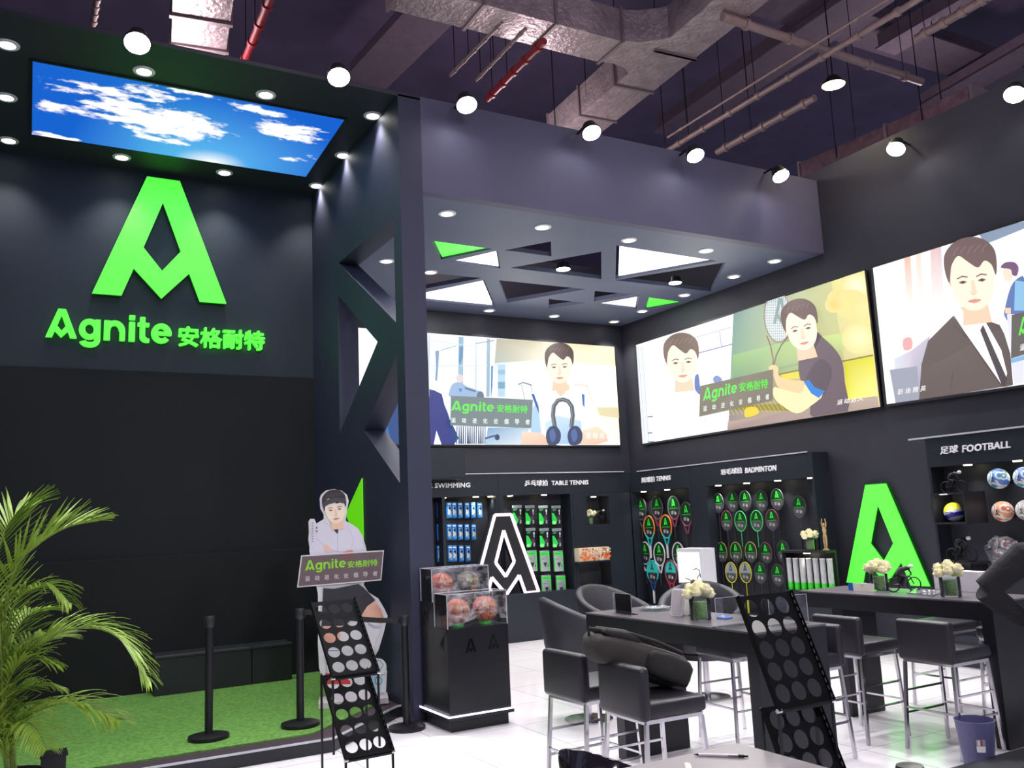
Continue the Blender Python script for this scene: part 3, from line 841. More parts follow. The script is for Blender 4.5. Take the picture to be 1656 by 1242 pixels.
# --- right screen: man in white beside man with a tennis racket
def Q8(x, y): return (1020 + x / 5.4, 500 + y / 5.4)
def Q9(x, y): return (1200 + x / 4.775, 430 + y / 4.775)
def draw_right(a, cs):
    a.poly(cs, (253, 253, 255))
    P = lambda l: [Q8(*p) for p in l]
    for k, x in enumerate((50, 66, 84, 100)):
        a.line(P([(x, 320 + k * 4), (x + 60, 1170)]), 1 + .5 * (k % 2), (196, 206, 224))
    for y in (940, 1082, 1160): a.line(P([(150, y), (205, y - 4)]), 2, (120, 132, 156))
    a.line(P([(545, 255), (880, 158)]), 1.6, (190, 190, 216)); a.line(P([(560, 392), (890, 305)]), 2, (150, 150, 196)); a.line(P([(780, 195), (795, 325)]), 1.6, (178, 178, 214))
    a.line(P([(575, 130), (590, 390)]), .8, (220, 220, 232))
    a.poly(P([(565, 590), (590, 565), (600, 600), (605, 640), (612, 745), (570, 710), (562, 670)]), (86, 112, 178), 3)
    a.poly(P([(725, 600), (760, 580), (800, 610), (790, 640), (735, 640)]), (120, 140, 200), 3)
    a.line(P([(585, 885), (640, 880)]), 1, (150, 150, 170)); a.line(P([(655, 950), (660, 1090)]), .8, (200, 200, 210))
    # man in white
    a.poly(P([(380, 600), (420, 640), (490, 740), (470, 600)]), (250, 222, 190))
    a.poly(P([(200, 1140), (230, 820), (300, 700), (380, 620), (430, 690), (490, 750), (500, 640), (580, 720), (620, 860), (630, 1070)]), (249, 248, 252), 2)
    a.line(P([(380, 620), (430, 690), (490, 750), (485, 900)]), .7, (232, 226, 226))
    T = frame2(Q8(470, 640), Q8(440, 285))
    face(a, T); hair(a, T, (112, 90, 78))
    # tennis half
    P = lambda l: [Q9(*p) for p in l]
    x0 = Q8(908, 40); x1 = Q8(862, 1060)
    a.poly([x0, cs[1], cs[2], x1], [(110, 148, 140), (250, 240, 150), (226, 206, 150), (150, 130, 126)])
    a.poly([x0, Q9(700, 120), Q9(800, 730), Q9(0, 890), Q8(880, 640)], [(116, 152, 146), (206, 206, 150), (196, 196, 130), (120, 160, 120), (130, 170, 136)])
    a.poly(P([(-60, 690), (250, 610), (480, 560), (800, 520), (1020, 470), (1020, 600), (800, 640), (460, 760), (-60, 880)]), [(150, 190, 120), (170, 204, 140), (176, 210, 146), (206, 224, 140), (240, 236, 140), (236, 236, 150), (196, 206, 140), (130, 170, 130), (118, 156, 120)])
    for cx, cy, r, c in ((900, 150, 22, (255, 250, 214)), (760, 260, 16, (246, 214, 120)), (860, 300, 22, (250, 226, 140)), (950, 330, 18, (252, 230, 160)), (720, 300, 12, (240, 206, 110)), (920, 560, 24, (250, 246, 190))):
        a.glow(*Q9(cx, cy), r * 1.2, r * 1.1, c, (238, 222, 150))
    a.poly(P([(800, 735), (1025, 690), (1060, 1010), (820, 1050)]), [(214, 206, 30), (226, 220, 30), (250, 246, 150), (240, 236, 90)])
    a.poly(P([(310, 835), (470, 810), (475, 870), (320, 880)]), (228, 214, 70))
    a.line(P([(300, 838), (800, 735), (1025, 690)]), 2.2, (126, 122, 70))
    a.poly([Q8(866, 880), Q9(420, 1120), Q9(370, 1060), Q8(870, 850)], (150, 138, 40))
    a.poly(P([(40, 1100), (120, 1090), (140, 1140), (40, 1170)]), (236, 206, 40), 3)
    for k in range(16):
        q = Q9(-130 + k * 32, 1075 - k * 3.2); a.line([q, (q[0] + 11, q[1] + 17)], .6, (224, 214, 130))
    a.poly([Q8(866, 985), Q9(420, 1110), Q9(835, 1035), Q9(1060, 1005), cs[2], x1], [(186, 160, 150), (176, 150, 140), (176, 160, 140), (190, 172, 156), (180, 160, 150), (156, 132, 128)])
    # racket
    ov = []
    for i in range(29):
        t = 2 * math.pi * i / 28; ov.append((300 + 105 * math.cos(t) + 8 * math.sin(t), 395 + 195 * math.sin(t)))
    ov = [(x, max(y, 305 - x * .25)) for x, y in ov]
    a.poly(P(ov[:-1]), (176, 190, 190))
    for k in range(-6, 7):
        x = 300 + k * 15; h = 190 * math.sqrt(max(0, 1 - (k * 15 / 105) ** 2)); a.line(P([(x, max(395 - h, 310 - x * .25)), (x, 395 + h)]), .8, (246, 250, 250))
    for k in range(-5, 9):
        y = 395 + k * 20; h = 105 * math.sqrt(max(0, 1 - (k * 20 / 195) ** 2)); a.line(P([(300 - h, y), (300 + h, y)]), .8, (240, 246, 246))
    a.emblem(P([(262, 262), (378, 240), (378, 440), (262, 450)]), (138, 158, 160))
    a.line(P(ov), 1.5, (150, 110, 104))
    a.line(P([(215, 540), (245, 620), (265, 720), (262, 780)]), 2, (150, 92, 84)); a.line(P([(385, 545), (330, 610), (290, 690), (270, 770)]), 2, (120, 92, 88))
    # player
    a.poly(P([(480, 590), (600, 520), (640, 560), (560, 700), (520, 700)]), (226, 176, 136))
    a.poly(P([(470, 640), (520, 700), (600, 520), (650, 555), (740, 640), (800, 740), (820, 900), (840, 1135), (570, 1165), (550, 1060), (470, 860), (462, 720)]), (106, 88, 98), 3)
    a.poly(P([(590, 510), (640, 545), (560, 690), (522, 702), (600, 600)]), (70, 58, 66))
    a.poly(P([(570, 780), (640, 720), (720, 800), (680, 960), (620, 1010), (520, 900)]), (88, 72, 84), 3)
    a.poly(P([(230, 790), (270, 765), (305, 790), (310, 850), (400, 880), (500, 890), (510, 930), (480, 985), (380, 980), (300, 930), (268, 850)]), (252, 206, 156), 3)
    a.poly(P([(270, 940), (330, 950), (480, 985), (520, 910), (650, 990), (560, 1080), (450, 1140), (330, 1075), (270, 1010)]), (255, 232, 180), 3)
    a.poly(P([(505, 900), (540, 878), (590, 940), (668, 968), (620, 1022), (560, 985)]), (40, 128, 214))
    T = frame2(Q9(520, 650), Q9(455, 330))
    face(a, T); hair(a, T, (98, 74, 70))
    P = lambda l: [Q8(*p) for p in l]
    banner(a, [Q8(640, 672), Q9(272, 800), Q9(268, 1040), Q8(632, 940)],
           P([(672, 690), (966, 628), (960, 728), (664, 802)]), [Q9(8, 905), Q9(232, 872), Q9(230, 945), Q9(12, 975)],
           [Q8(668, 850), Q9(252, 985), Q9(252, 1030), Q8(668, 895)], (116, 110, 92))
    for i, ch in enumerate('运动达人'):
        x = 1362 + i * 11.2; y = 647 - i * 1.9; a.text(ch, [(x, y), (x + 8.5, y - 1.4), (x + 7.5, y + 6.6), (x - 1.4, y + 8.4)], (250, 246, 240), .02)
screen('backlit_screen', 'backlit screen on the right wall, man with a tennis racket beside a man in white',
       [(1027.7, 557), (1400, 437.7), (1425.6, 657.7), (1038.6, 719.2)], (-1, 0, 0), draw_right)

# --- second right screen: man in a dark suit
def Q1(x, y): return (1380 + x / 3.449, 340 + y / 3.449)
def draw_suit(a, cs):
    P = lambda l: [Q1(*p) for p in l]
    a.poly(cs, (254, 252, 254))
    for x, w, c in ((285, 34, (244, 190, 170)), (350, 26, (250, 216, 200)), (430, 40, (230, 190, 190)), (470, 20, (214, 190, 200))):
        a.poly(P([(x, 270 - (x - 285) * .42), (x + w, 256 - (x - 285) * .42), (x + w + 20, 560), (x + 14, 560)]), [c, c, (254, 244, 240), (254, 246, 244)])
    a.poly(P([(540, 170), (600, 150), (610, 230), (550, 260)]), (200, 214, 236))
    a.poly(P([(700, 130), (960, 60), (960, 100), (740, 190)]), (136, 152, 176)); a.poly(P([(760, 180), (900, 130), (960, 130), (960, 300), (770, 300)]), (252, 253, 255))
    a.poly(P([(230, 830), (330, 780), (430, 700), (380, 1060), (240, 1080)]), [(214, 222, 232), (206, 196, 212), (196, 190, 206), (150, 160, 180), (226, 226, 230)])
    a.poly(P([(280, 720), (325, 710), (330, 770), (285, 780)]), (240, 170, 170), 2)
    a.poly(P([(205, 890), (360, 870), (370, 1050), (240, 1085)]), (156, 160, 176), 0)
    # far figure at the right edge of the picture
    a.poly(P([(850, 540), (880, 430), (920, 380), (960, 390), (960, 640), (890, 640), (846, 590)]), (92, 118, 176), 3)
    a.poly(P([(905, 390), (960, 400), (960, 560), (900, 560)]), (140, 190, 226)); a.oval(*Q1(868, 350), 9, 14, (252, 224, 204)); a.poly(P([(826, 320), (850, 292), (900, 290), (925, 320), (915, 365), (890, 360), (880, 330)]), (118, 84, 120), 3)
    a.poly(P([(850, 545), (882, 545), (882, 580), (850, 575)]), SKIN2); a.poly(P([(860, 580), (960, 580), (960, 960), (900, 975)]), (226, 226, 240))
    # suit
    a.poly(P([(370, 1060), (384, 860), (420, 730), (560, 590), (640, 700), (840, 985)]), (98, 84, 82), 0)
    a.poly(P([(735, 610), (820, 640), (846, 690), (880, 800), (895, 975), (850, 985), (850, 900)]), (94, 80, 80), 0)
    a.poly(P([(565, 575), (620, 560), (720, 590), (735, 610), (830, 780), (862, 910), (842, 985), (700, 760)]), (254, 254, 255))
    a.poly(P([(600, 540), (730, 540), (728, 600), (700, 625), (640, 600)]), SKIN2)
    a.poly(P([(712, 670), (728, 640), (740, 665), (800, 800), (862, 940), (850, 985), (836, 985), (770, 820)]), (70, 62, 66))
    a.line(P([(565, 590), (640, 705), (730, 840), (836, 985)]), 1.2, (70, 60, 60)); a.line(P([(560, 640), (640, 705), (610, 700)]), 1, (74, 64, 64)); a.line(P([(560, 900), (545, 1000)]), 1, (82, 70, 70))
    T = frame2(Q1(690, 560), Q1(650, 225))
    face(a, T); hair(a, T, (110, 88, 86))
    a.poly(P([(892, 585), (980, 565), (980, 800), (888, 828)]), (96, 92, 88))
    a.emblem(P([(935, 600), (985, 590), (980, 690), (930, 700)]), (96, 238, 76))
    a.text('运', P([(940, 750), (966, 744), (966, 780), (938, 786)]), (245, 245, 245), .02)
    a.poly(P([(888, 830), (980, 805), (980, 830), (888, 855)]), (130, 180, 220))
    for i, ch in enumerate('职场精英'):
        x = 1455 + i * 12.4; y = 630 - i * 1.9; a.text(ch, [(x, y), (x + 8.5, y - 1.4), (x + 7.5, y + 7.6), (x - 1.4, y + 9.4)], (236, 232, 232), .02)
pE = at(1700, 341, x=XR - .05)
screen('backlit_screen', 'backlit picture screen at the right photo edge, man in a dark suit and tie',
       [(1410, 432), (1664, 352.6), (1672, 622), (1433, 656)], (-1, 0, 0), draw_suit)
# light of the screens on the room
lamp('screen_glow', 'AREA', (7.2, YB - .25, 3.9), 30, (1, .97, .92), (7.2, 8, 2.5), 1.6)
lamp('screen_glow', 'AREA', (XR - .25, 9.8, 3.9), 40, (1, .97, .92), (4, 8.5, 2.0), 1.6)
lamp('screen_glow', 'AREA', (XR - .25, 6.2, 3.9), 25, (1, .97, .95), (4, 5.5, 1.5), 1.4)
# ------------------------------------------------------------------ display units along the back wall
YU = 12.25                                    # front of the units
m_unit = M('unit_laminate', (33, 37, 47), .4, var=.06, vscale=2)
m_niche = M('niche_back', (40, 42, 50), .5, var=.08, vscale=3)
m_head = M('silver_lettering', (246, 244, 246), .5, var=.02)
def B(px, py): return at(px, py, y=YU)
ZV = 2.54                                     # top of the headers
ZH = B(830, 801).z                            # underside of the headers
ZC0 = B(830, 962).z                           # top of the base cabinets
def shelf_light(parent, p, power=None):
    o = parent.location
    MB(o).cyl(p + Vector((0, 0, -.012)), p + Vector((0, 0, 0)), .045, n=16).build('downlight', m_lens_warm, parent)
    lamp('shelf_beam', 'SPOT', p - o + Vector((0, 0, -.02)), power or P_SHELF, (1, .95, .85), p - o + Vector((0, 0, -1)), .03, 100, .8, parent)
def back_unit(name, label, x0, x1, posts, head=None):
    hx = head or x1
    t = thing(name, label, 'display unit', ((x0 + x1) / 2, YU, 0))
    o = t.location
    MB(o).box((x0, YU, .001), (x1, YB - .002, ZC0)).build('base_cabinet', m_unit, t)
    MB(o).box((x0, YU, ZH), (hx, YB - .002, ZV)).build('header', m_unit, t)
    MB(o).box((x0, YB - .06, ZC0), (x1, YB - .002, ZH)).build('back_panel', m_niche, t)
    for a, b in posts:
        MB(o).box((a, YU + .001, ZC0), (b, YB - .06, ZH)).build('side_panel', m_unit, t)
    d = MB(o)
    n = max(1, round((x1 - x0) / .8))
    for i in range(1, n): d.box((x0 + (x1 - x0) * i / n - .003, YU - .003, .05), (x0 + (x1 - x0) * i / n + .003, YU, ZC0 - .03))
    if n > 1: d.build('door_joint', m_black, t)
    return t
def heading(t, body, qpx, fn, depth, bold=.028):
    P = [fn(*q) for q in qpx]
    vs, fs = text_unit(body, bold)
    wall_letters('lettering', (vs, fs), lambda u, v: quad_map(P, u, v) - Vector(depth) * 1.0, depth, m_head, t)
xs0 = B(690, 800).x; xs1 = B(806, 800).x; xt1 = B(926, 800).x; xc = 9.16
sw = back_unit('swimming_unit', 'black display unit headed SWIMMING beside the column', xs0, xs1, [(B(716, 850).x, B(721, 850).x), (xs1 - .05, xs1)])
heading(sw, '游泳 SWIMMING', [(676, 780), (760, 779), (760, 789), (676, 790.5)], B, (0, .012, 0))
for px in (722, 775, 799): shelf_light(sw, Vector((B(px, 800).x, YU + .12, ZH)))
HX = xc
tt = back_unit('table_tennis_unit', 'black display unit headed TABLE TENNIS on the back wall', xs1 + .004, xt1 - .004, [(xs1 + .004, xs1 + .08), (xt1 - .05, xt1 - .004)], xc)
heading(tt, '乒乓球拍', [(848, 777), (885, 776), (885, 785.5), (848, 786.5)], B, (0, .012, 0))
heading(tt, 'TABLE TENNIS', [(891.5, 777.5), (951, 776.3), (951, 783.5), (891.5, 785)], B, (0, .012, 0))
for px in (831, 886): shelf_light(tt, Vector((B(px, 800).x, YU + .12, ZH)))
# corner panel with a square niche and a ledge
cp = thing('corner_unit', 'plain black wall unit with a square niche in the back corner', 'display unit', ((xt1 + xc) / 2, YU, 0))
o = cp.location
n0, n1 = B(948, 803), B(987, 847); l0, l1 = B(936, 906), B(990, 946)
def YP(p): return (p[0], YU, p[1])
cpb = MB(o)
cpb.holed([(xt1, YU, .001), (xc, YU, .001), (xc, YU, ZH - .002), (xt1, YU, ZH - .002)],
          [[(n0.x, YU, n1.z), (n1.x, YU, n1.z), (n1.x, YU, n0.z), (n0.x, YU, n0.z)], [(l0.x, YU, l1.z), (l1.x, YU, l1.z), (l1.x, YU, l0.z), (l0.x, YU, l0.z)]], (0, .02, 0))
cpb.build('front_panel', m_unit, cp)
for a, b in ((n0, n1), (l0, l1)):
    k = MB(o); x0, x1, z1, z0 = a.x, b.x, a.z, b.z
    k.box((x0 - .02, YU + .02, z0 - .02), (x1 + .02, YU + .3, z0)); k.box((x0 - .02, YU + .02, z1), (x1 + .02, YU + .3, z1 + .02))
    k.box((x0 - .02, YU + .02, z0), (x0, YU + .3, z1)); k.box((x1, YU + .02, z0), (x1 + .02, YU + .3, z1)); k.box((x0 - .02, YU + .3, z0 - .02), (x1 + .02, YU + .32, z1 + .02))
    k.build('niche', m_niche, cp)
    shelf_light(cp, Vector(((x0 + x1) / 2, YU + .12, z1)), 4)
# black box cabinet hanging beside the column above the swimming unit
cb0, cb1 = at(694, 724, y=YU - .3), at(753, 774, y=YU - .3)
t = thing('wall_box', 'plain black box mounted beside the column under the back screen', 'box', ((cb0.x + cb1.x) / 2, YB, cb1.z))
MB(t.location).box((cb0.x, YU - .3, cb1.z), (cb1.x, YB - .002, cb0.z)).build('body', m_black, t)
MB(t.location).box((cb0.x + .02, YU - .306, cb1.z + .02), (cb1.x - .02, YU - .3, cb0.z - .02)).build('front_panel', m_unit, t)

# --- blue goggle packs
m_blue = M('blue_pack', (34, 116, 190), .3, var=.3, vscale=14); m_bluel = M('goggle_print', (190, 214, 230), .3, var=.5, vscale=30)
def pack_at(p, w, h, d, mk):
    return mk(p, w, h, d)
gog = None
GN = ('first', 'second', 'third', 'fourth', 'fifth', 'sixth')
for row, (xs, y0, y1) in enumerate((((726.4, 734.4, 744, 755, 765, 776), 812, 838), ((726.5, 734.5, 744.5, 755, 766), 848.5, 873.5), ((728, 735, 746, 757), 883.5, 908.5))):
    for i, px in enumerate(xs):
        a = at(px, y0, y=12.42); b = at(px, y1, y=12.42); h = a.z - b.z; w = .082
        lab = 'blue swim goggle pack, %s from the left in the %s row of the swimming unit' % (GN[i], ('top', 'middle', 'bottom')[row])
        if gog is None:
            t = gog = thing('goggle_pack', lab, 'goggles', (a.x, 12.42, b.z), 0, 'swim goggle packs')
            MB().rbox((-w / 2, 0, 0), (w / 2, .035, h), .008, 2).build('box', m_blue, t)
            k = Art(lambda x, y: (x * w - w / 2, -.001, y * h), (0, -1, 0), .0004)
            k.poly([(.1, .1), (.9, .1), (.9, .9), (.1, .9)], [(30, 90, 170), (120, 180, 220), (70, 150, 220), (24, 96, 180)])
            k.poly([(.2, .2), (.55, .25), (.6, .7), (.25, .75)], (206, 220, 226)); k.oval(.55, .62, .26, .09, (20, 40, 90)); k.oval(.55, .38, .26, .09, (226, 200, 150)); k.poly([(.15, .84), (.85, .84), (.85, .93), (.15, .93)], (230, 240, 246))
            k.build('printed_front', picture_mat('pack_print', 0, .3), t)
            MB().cyl((0, -.02, h + .004), (0, .12, h + .004), .004, n=6).build('hook', m_chrome, t)
        else: dup(gog, (a.x, 12.42, b.z), lab)
for row, (y0, y1) in enumerate(((812, 838), (848.5, 873.5), (883.5, 908.5))):
    a = at(711, y0, y=12.42); b = at(711, y1, y=12.42)
    dup(gog, (a.x, 12.42, b.z), 'blue swim goggle pack peeking out between the column and the thin post, %s row' % ('top', 'middle', 'bottom')[row])
# --- table tennis bat packs
m_pk = M('pack_black', (30, 34, 38), .3, var=.1)
def pack_print(kind, w, h):
    k = Art(lambda x, y: (x * w - w / 2, -.001, y * h), (0, -1, 0), .0004)
    if kind == 0:
        k.poly([(0, .86), (1, .86), (1, 1), (0, 1)], (150, 158, 166)); k.text('安格耐特', [(.15, .96), (.85, .96), (.85, .89), (.15, .89)], (70, 76, 84), .008)
        k.poly([(0, 0), (.42, 0), (.58, .22), (.42, .40), (.22, .60), (0, .62)], (46, 214, 84), 0); k.oval(.2, .1, .22, .09, (140, 240, 150))
        k.oval(.83, .72, .09, .07, (200, 206, 210)); k.poly([(.78, .5), (.86, .5), (.88, .68), (.78, .68)], (190, 196, 200)); k.oval(.7, .32, .2, .13, (80, 66, 76)); k.poly([(.7, .04), (.86, .04), (.9, .2), (.74, .24)], (160, 160, 160))
        k.line([(.1, .8), (.5, .8)], .03, (90, 200, 110)); k.line([(.1, .74), (.4, .74)], .03, (80, 170, 100))
    else:
        k.poly([(0, .0), (1, 0), (1, 1), (0, 1)], [(180, 190, 186), (150, 160, 160), (128, 136, 140), (170, 178, 180)])
        k.poly([(0, .78), (1, .78), (1, .93), (0, .93)], (60, 226, 76)); k.text('安格耐特', [(.2, .88), (.8, .88), (.8, .82), (.2, .82)], (20, 120, 40), .008)
        k.poly([(0, 0), (.12, 0), (.12, .78), (0, .78)], (90, 214, 110)); k.poly([(.88, 0), (1, 0), (1, .78), (.88, .78)], (90, 214, 110))
        k.poly([(.3, .42), (.72, .42), (.52, .18)], (40, 52, 50)); k.oval(.8, .26, .05, .04, (40, 50, 50)); k.line([(.16, .6), (.5, .6)], .03, (110, 120, 120))
    return k
proto = {}
for row, (xs, y0, y1, kind) in enumerate((((836, 856.6, 878, 899), 817, 848, 0), ((858, 879.6, 900), 854, 885, 0), ((860, 880.5, 902.6), 890, 924, 1), ((883, 906.7), 930, 964, 1))):
    for i, px in enumerate(xs):
        a = at(px, y0, y=12.40); b = at(px, y1, y=12.40); h = a.z - b.z; w = .175
        lab = '%s table tennis bat pack, %s from the left in the %s row' % (('green and black', 'silver and green')[kind], GN[i], ('top', 'second', 'third', 'bottom')[row])
        if kind not in proto:
            t = proto[kind] = thing('bat_pack', lab, 'table tennis bat', (a.x, 12.40, b.z), 0, 'table tennis bat packs')
            MB().rbox((-w / 2, 0, 0), (w / 2, .03, h), .006, 2).build('card', m_pk if kind == 0 else M('pack_silver', (150, 158, 158), .3), t)
            pack_print(kind, w, h).build('printed_front', picture_mat('pack_print', 0, .3), t)
            MB().cyl((0, -.02, h + .003), (0, .14, h + .003), .004, n=6).build('hook', m_chrome, t)
        else: dup(proto[kind], (a.x, 12.40, b.z), lab)

# --- outlined letter A stand in front of the table tennis unit
YA = 12.0
def OA(cx, cy): return at(660 + cx / 5.646, 740 + cy / 5.646, y=YA)
outer = [OA(*p) for p in ((790, 525), (936, 522), (1190, 1225), (1056, 1232), (1004, 1052), (893, 1262), (752, 1098), (722, 1200), (572, 1262))]
base_z = min(p.z for p in outer)
# squared up: a symmetric letter of the measured size
ax = (outer[0].x + outer[1].x) / 2; aw = 2 * (outer[2].x - ax); az0 = outer[2].z; ah = outer[0].z - az0
t = thing('letter_stand', 'black standing letter A with a white glowing outline before the table tennis packs', 'sign', (ax, YA, 0))
def LA(u, v): return Vector((ax + u * aw, YA, az0 + v * ah))
MB(t.location).holed([LA(*p) for p in A_OUT], [[LA(*p) for p in A_DIA]], (0, .12, 0)).build('letter_body', m_black, t)
m_neon = M('white_pink_neon', (250, 224, 236), .3, emit=1.0, var=.02)
nb = MB(t.location)
for lp in (A_OUT, A_DIA):
    q = [LA(*p) + Vector((0, -.012, 0)) for p in lp]
    c = sum(q, Vector()) / len(q)
    for i in range(len(q)): nb.bar(q[i], q[(i + 1) % len(q)], .045, .02, up=(0, 1, 0))
nb.build('neon_outline', m_neon, t)
pl = MB(t.location); pl.rbox((ax - aw * .52, YA - .06, .001), (ax + aw * .52, YA + .19, az0), .008, 2); pl.build('plinth', m_unit, t)

# --- things in the corner niches
def rose_vase(label, loc, s=1.0, group='rose vases'):
    t = thing('rose_vase', label, 'flowers', loc, random.uniform(0, 3), group)
    g = MB(); g.lathe([(.0, .0), (.058 * s, .0), (.06 * s, .006), (.06 * s, .115 * s), (.056 * s, .115 * s), (.055 * s, .01), (0, .01)], n=24)
    g.build('glass', clear_mat('clear_glass', (.93, .97, .95), .05), t, smooth=True)
    MB().lathe([(0, .012), (.053 * s, .012), (.053 * s, .098 * s), (0, .098 * s)], n=24).build('leaf_lining', M('vase_leaf', (120, 165, 70), .35, var=.5, vscale=26, stretch=(1, 1, 9)), t, smooth=True)
    cr = M('cream_petals', (250, 244, 206), .6, var=.05)
    spots = [(0, 0, .185), (.026, .020, .172), (-.026, -.016, .174)] + [((.050 + .008 * (k % 2)) * math.cos(a), (.050 + .008 * (k % 2)) * math.sin(a), .137 + .014 * (k % 3)) for k, a in enumerate([k * math.pi / 3.5 for k in range(7)])]
    for k, (x, y, z) in enumerate(spots):
        r = MB(); c = Vector((x * s, y * s, (z - .018) * s)); tilt = Vector((x * 7, y * 7, 1)).normalized()
        rot = Vector((0, 0, 1)).rotation_difference(tilt).to_matrix()
        k0 = len(r.v)
        r.ball((0, 0, .026 * s), .021 * s, 10, sz=1.35, rough=.2, seed=k)
        for ly, (q, hh, n_) in enumerate(((.0225, .056, 3), (.0265, .046, 3), (.031, .036, 4))):
            for j in range(n_):
                a0 = 2 * math.pi * j / n_ + ly * .8 + k; w_ = 2 * math.pi / n_ * 1.15
                fl_ = (.72, .9, 1.12)[ly]
                r.lathe([(.005 * s, 0), (q * .85 * s, hh * .25 * s), (q * s, hh * .6 * s), (q * fl_ * s, hh * s)], n=6, a0=a0, a1=a0 + w_)
        for i_ in range(k0, len(r.v)): r.v[i_] = rot @ r.v[i_] + c
        r.build('rose', cr, t, smooth=60)
    return t
m_cl = None
t = rose_vase('small vase of pale roses inside the square niche of the corner unit', (at(955, 847, y=YU + .14).x, YU + .14, n1.z), 1.15)
def bike_figure(name, label, loc, rz, s, col, cat='sculpture'):
    """cyclist sculpture: two open wheels, bent frame and a crouched rider"""
    t = thing(name, label, cat, loc, rz)
    for x in (-.10, .10):
        w = MB(); w.tube([(x * s + .062 * s * math.cos(2 * math.pi * k / 24), 0, .066 * s + .062 * s * math.sin(2 * math.pi * k / 24)) for k in range(24)], .0065 * s, 8, closed=True)
        w.build('wheel', col, t, smooth=True)
    f = MB()
    for a, b in (((-.10, .066), (-.03, .066)), ((-.03, .066), (.06, .14)), ((-.10, .066), (-.045, .145)), ((-.045, .145), (-.03, .066)), ((.10, .066), (.06, .15)), ((-.045, .145), (.06, .14))):
        f.cyl((a[0] * s, 0, a[1] * s), (b[0] * s, 0, b[1] * s), .006 * s, n=8)
    f.build('bicycle_frame', col, t, smooth=True)
    r = MB()
    r.tube([(-.05 * s, 0, .155 * s), (-.02 * s, 0, .20 * s), (.035 * s, 0, .215 * s), (.07 * s, 0, .205 * s)], .02 * s, 10, radii=[.022 * s, .027 * s, .024 * s, .012 * s])
    r.tube([(.05 * s, -.02 * s, .205 * s), (.07 * s, -.02 * s, .175 * s), (.078 * s, 0, .15 * s)], .008 * s, 8)
    r.tube([(-.045 * s, .0, .16 * s), (.012 * s, -.015 * s, .135 * s), (-.02 * s, -.012 * s, .06 * s), (.005 * s, -.012 * s, .05 * s)], .01 * s, 8, radii=[.018 * s, .014 * s, .009 * s, .007 * s])
    r.tube([(-.045 * s, .0, .16 * s), (.0, .015 * s, .12 * s), (-.045 * s, .012 * s, .05 * s), (-.02 * s, .012 * s, .04 * s)], .01 * s, 8, radii=[.018 * s, .014 * s, .009 * s, .007 * s])
    r.build('rider', col, t, smooth=True)
    h = MB(); h.ball((.088 * s, 0, .228 * s), .02 * s, 12, sx=1.25); h.build('helmet', M('helmet_white', (220, 218, 216), .3), t, smooth=True)
    return t
bike_figure('cyclist_sculpture', 'tiny dark cyclist figure with white helmet inside the square niche', (at(970, 846, y=YU + .12).x, YU + .12, n1.z), 0, 1.0, m_dkmetal)
# orange patterned print on the ledge niche
t = thing('patterned_box', 'long orange and cream speckled box on the ledge of the corner unit', 'box', (at(962, 906, y=YU - .06).x, YU - .06, l0.z + .0))
p0, p1 = at(936, 887, y=YU - .14), at(986, 905, y=YU - .14)
MB(t.location).box((p0.x, YU - .14, p1.z), (p1.x, YU - .002, p0.z)).build('box_body', M('cream_card', (214, 200, 176), .6), t)
k = Art(lambda u, v: (p0.x + u * (p1.x - p0.x), YU - .141, p1.z + v * (p0.z - p1.z)), (0, -1, 0), .0006, t.location)
rnd = random.Random(4)
k.poly([(.01, .02), (.99, .02), (.99, .98), (.01, .98)], (222, 206, 180))
for i in range(150):
    u, v = rnd.random(), rnd.random(); near = (u < .35 or u > .7) and v < .6
    k.oval(u * .94 + .03, v * .86 + .07, .03, .07, rnd.choice([(230, 110, 50), (240, 140, 70), (206, 80, 40)] if near or rnd.random() < .3 else [(230, 216, 190), (200, 190, 170), (244, 226, 190), (150, 150, 150)]), 7)
k.build('front_print', picture_mat('pack_print', 0, .3), t)
MB().box((p0.x - .03, YU - .16, p1.z - .025), (p1.x + .03, YU - .001, p1.z - .001)).build('wall_ledge', m_unit, label='thin black ledge under the orange speckled box', cat='shelf')

# ------------------------------------------------------------------ display units along the right wall
XU = 9.17
def Rt(px, py): return at(px, py, x=XU)
ZRH = Rt(1153, 785).z; ZRB = .34
def right_unit(name, label, y0, y1, posts, base=True):
    t = thing(name, label, 'display unit', (XU, (y0 + y1) / 2, 0))
    o = t.location
    if base: MB(o).box((XU, y0, .001), (XR - .002, y1, ZRB)).build('base_cabinet', m_unit, t)
    MB(o).box((XU, y0, ZRH), (XR - .002, y1, 2.53)).build('header', m_unit, t)
    MB(o).box((XR - .06, y0, ZRB), (XR - .002, y1, ZRH)).build('back_panel', m_niche, t)
    for a, b in posts: MB(o).box((XU + .001, a, ZRB), (XR - .06, b, ZRH)).build('side_panel', m_unit, t)
    return t
yA, yB, yC = Rt(1022, 800).y, Rt(1118, 800).y, Rt(1318, 790).y
ten = right_unit('tennis_unit', 'black display unit headed TENNIS next to the back corner', yB, 12.24, [(yB, yB + .05), (12.222, 12.24)])
heading(ten, '网球拍', [(1038.7, 772), (1059, 770), (1059, 779), (1038.7, 781)], Rt, (.012, 0, 0))
heading(ten, 'TENNIS', [(1062, 770.5), (1085, 768.5), (1085, 776), (1062, 778.3)], Rt, (.012, 0, 0))
for q in ((1033, 793), (1071, 790), (1112, 786.5)): p = Rt(*q); shelf_light(ten, Vector((XU + .1, p.y, ZRH)))
bad = right_unit('badminton_unit', 'black display unit headed BADMINTON on the right wall', yC, yB - .004, [(Rt(1142, 790).y, yB - .004), (yC, yC + .03)])
heading(bad, '羽毛球拍', [(1166.5, 759), (1200.5, 755.3), (1200.5, 765.2), (1166.5, 768.2)], Rt, (.012, 0, 0))
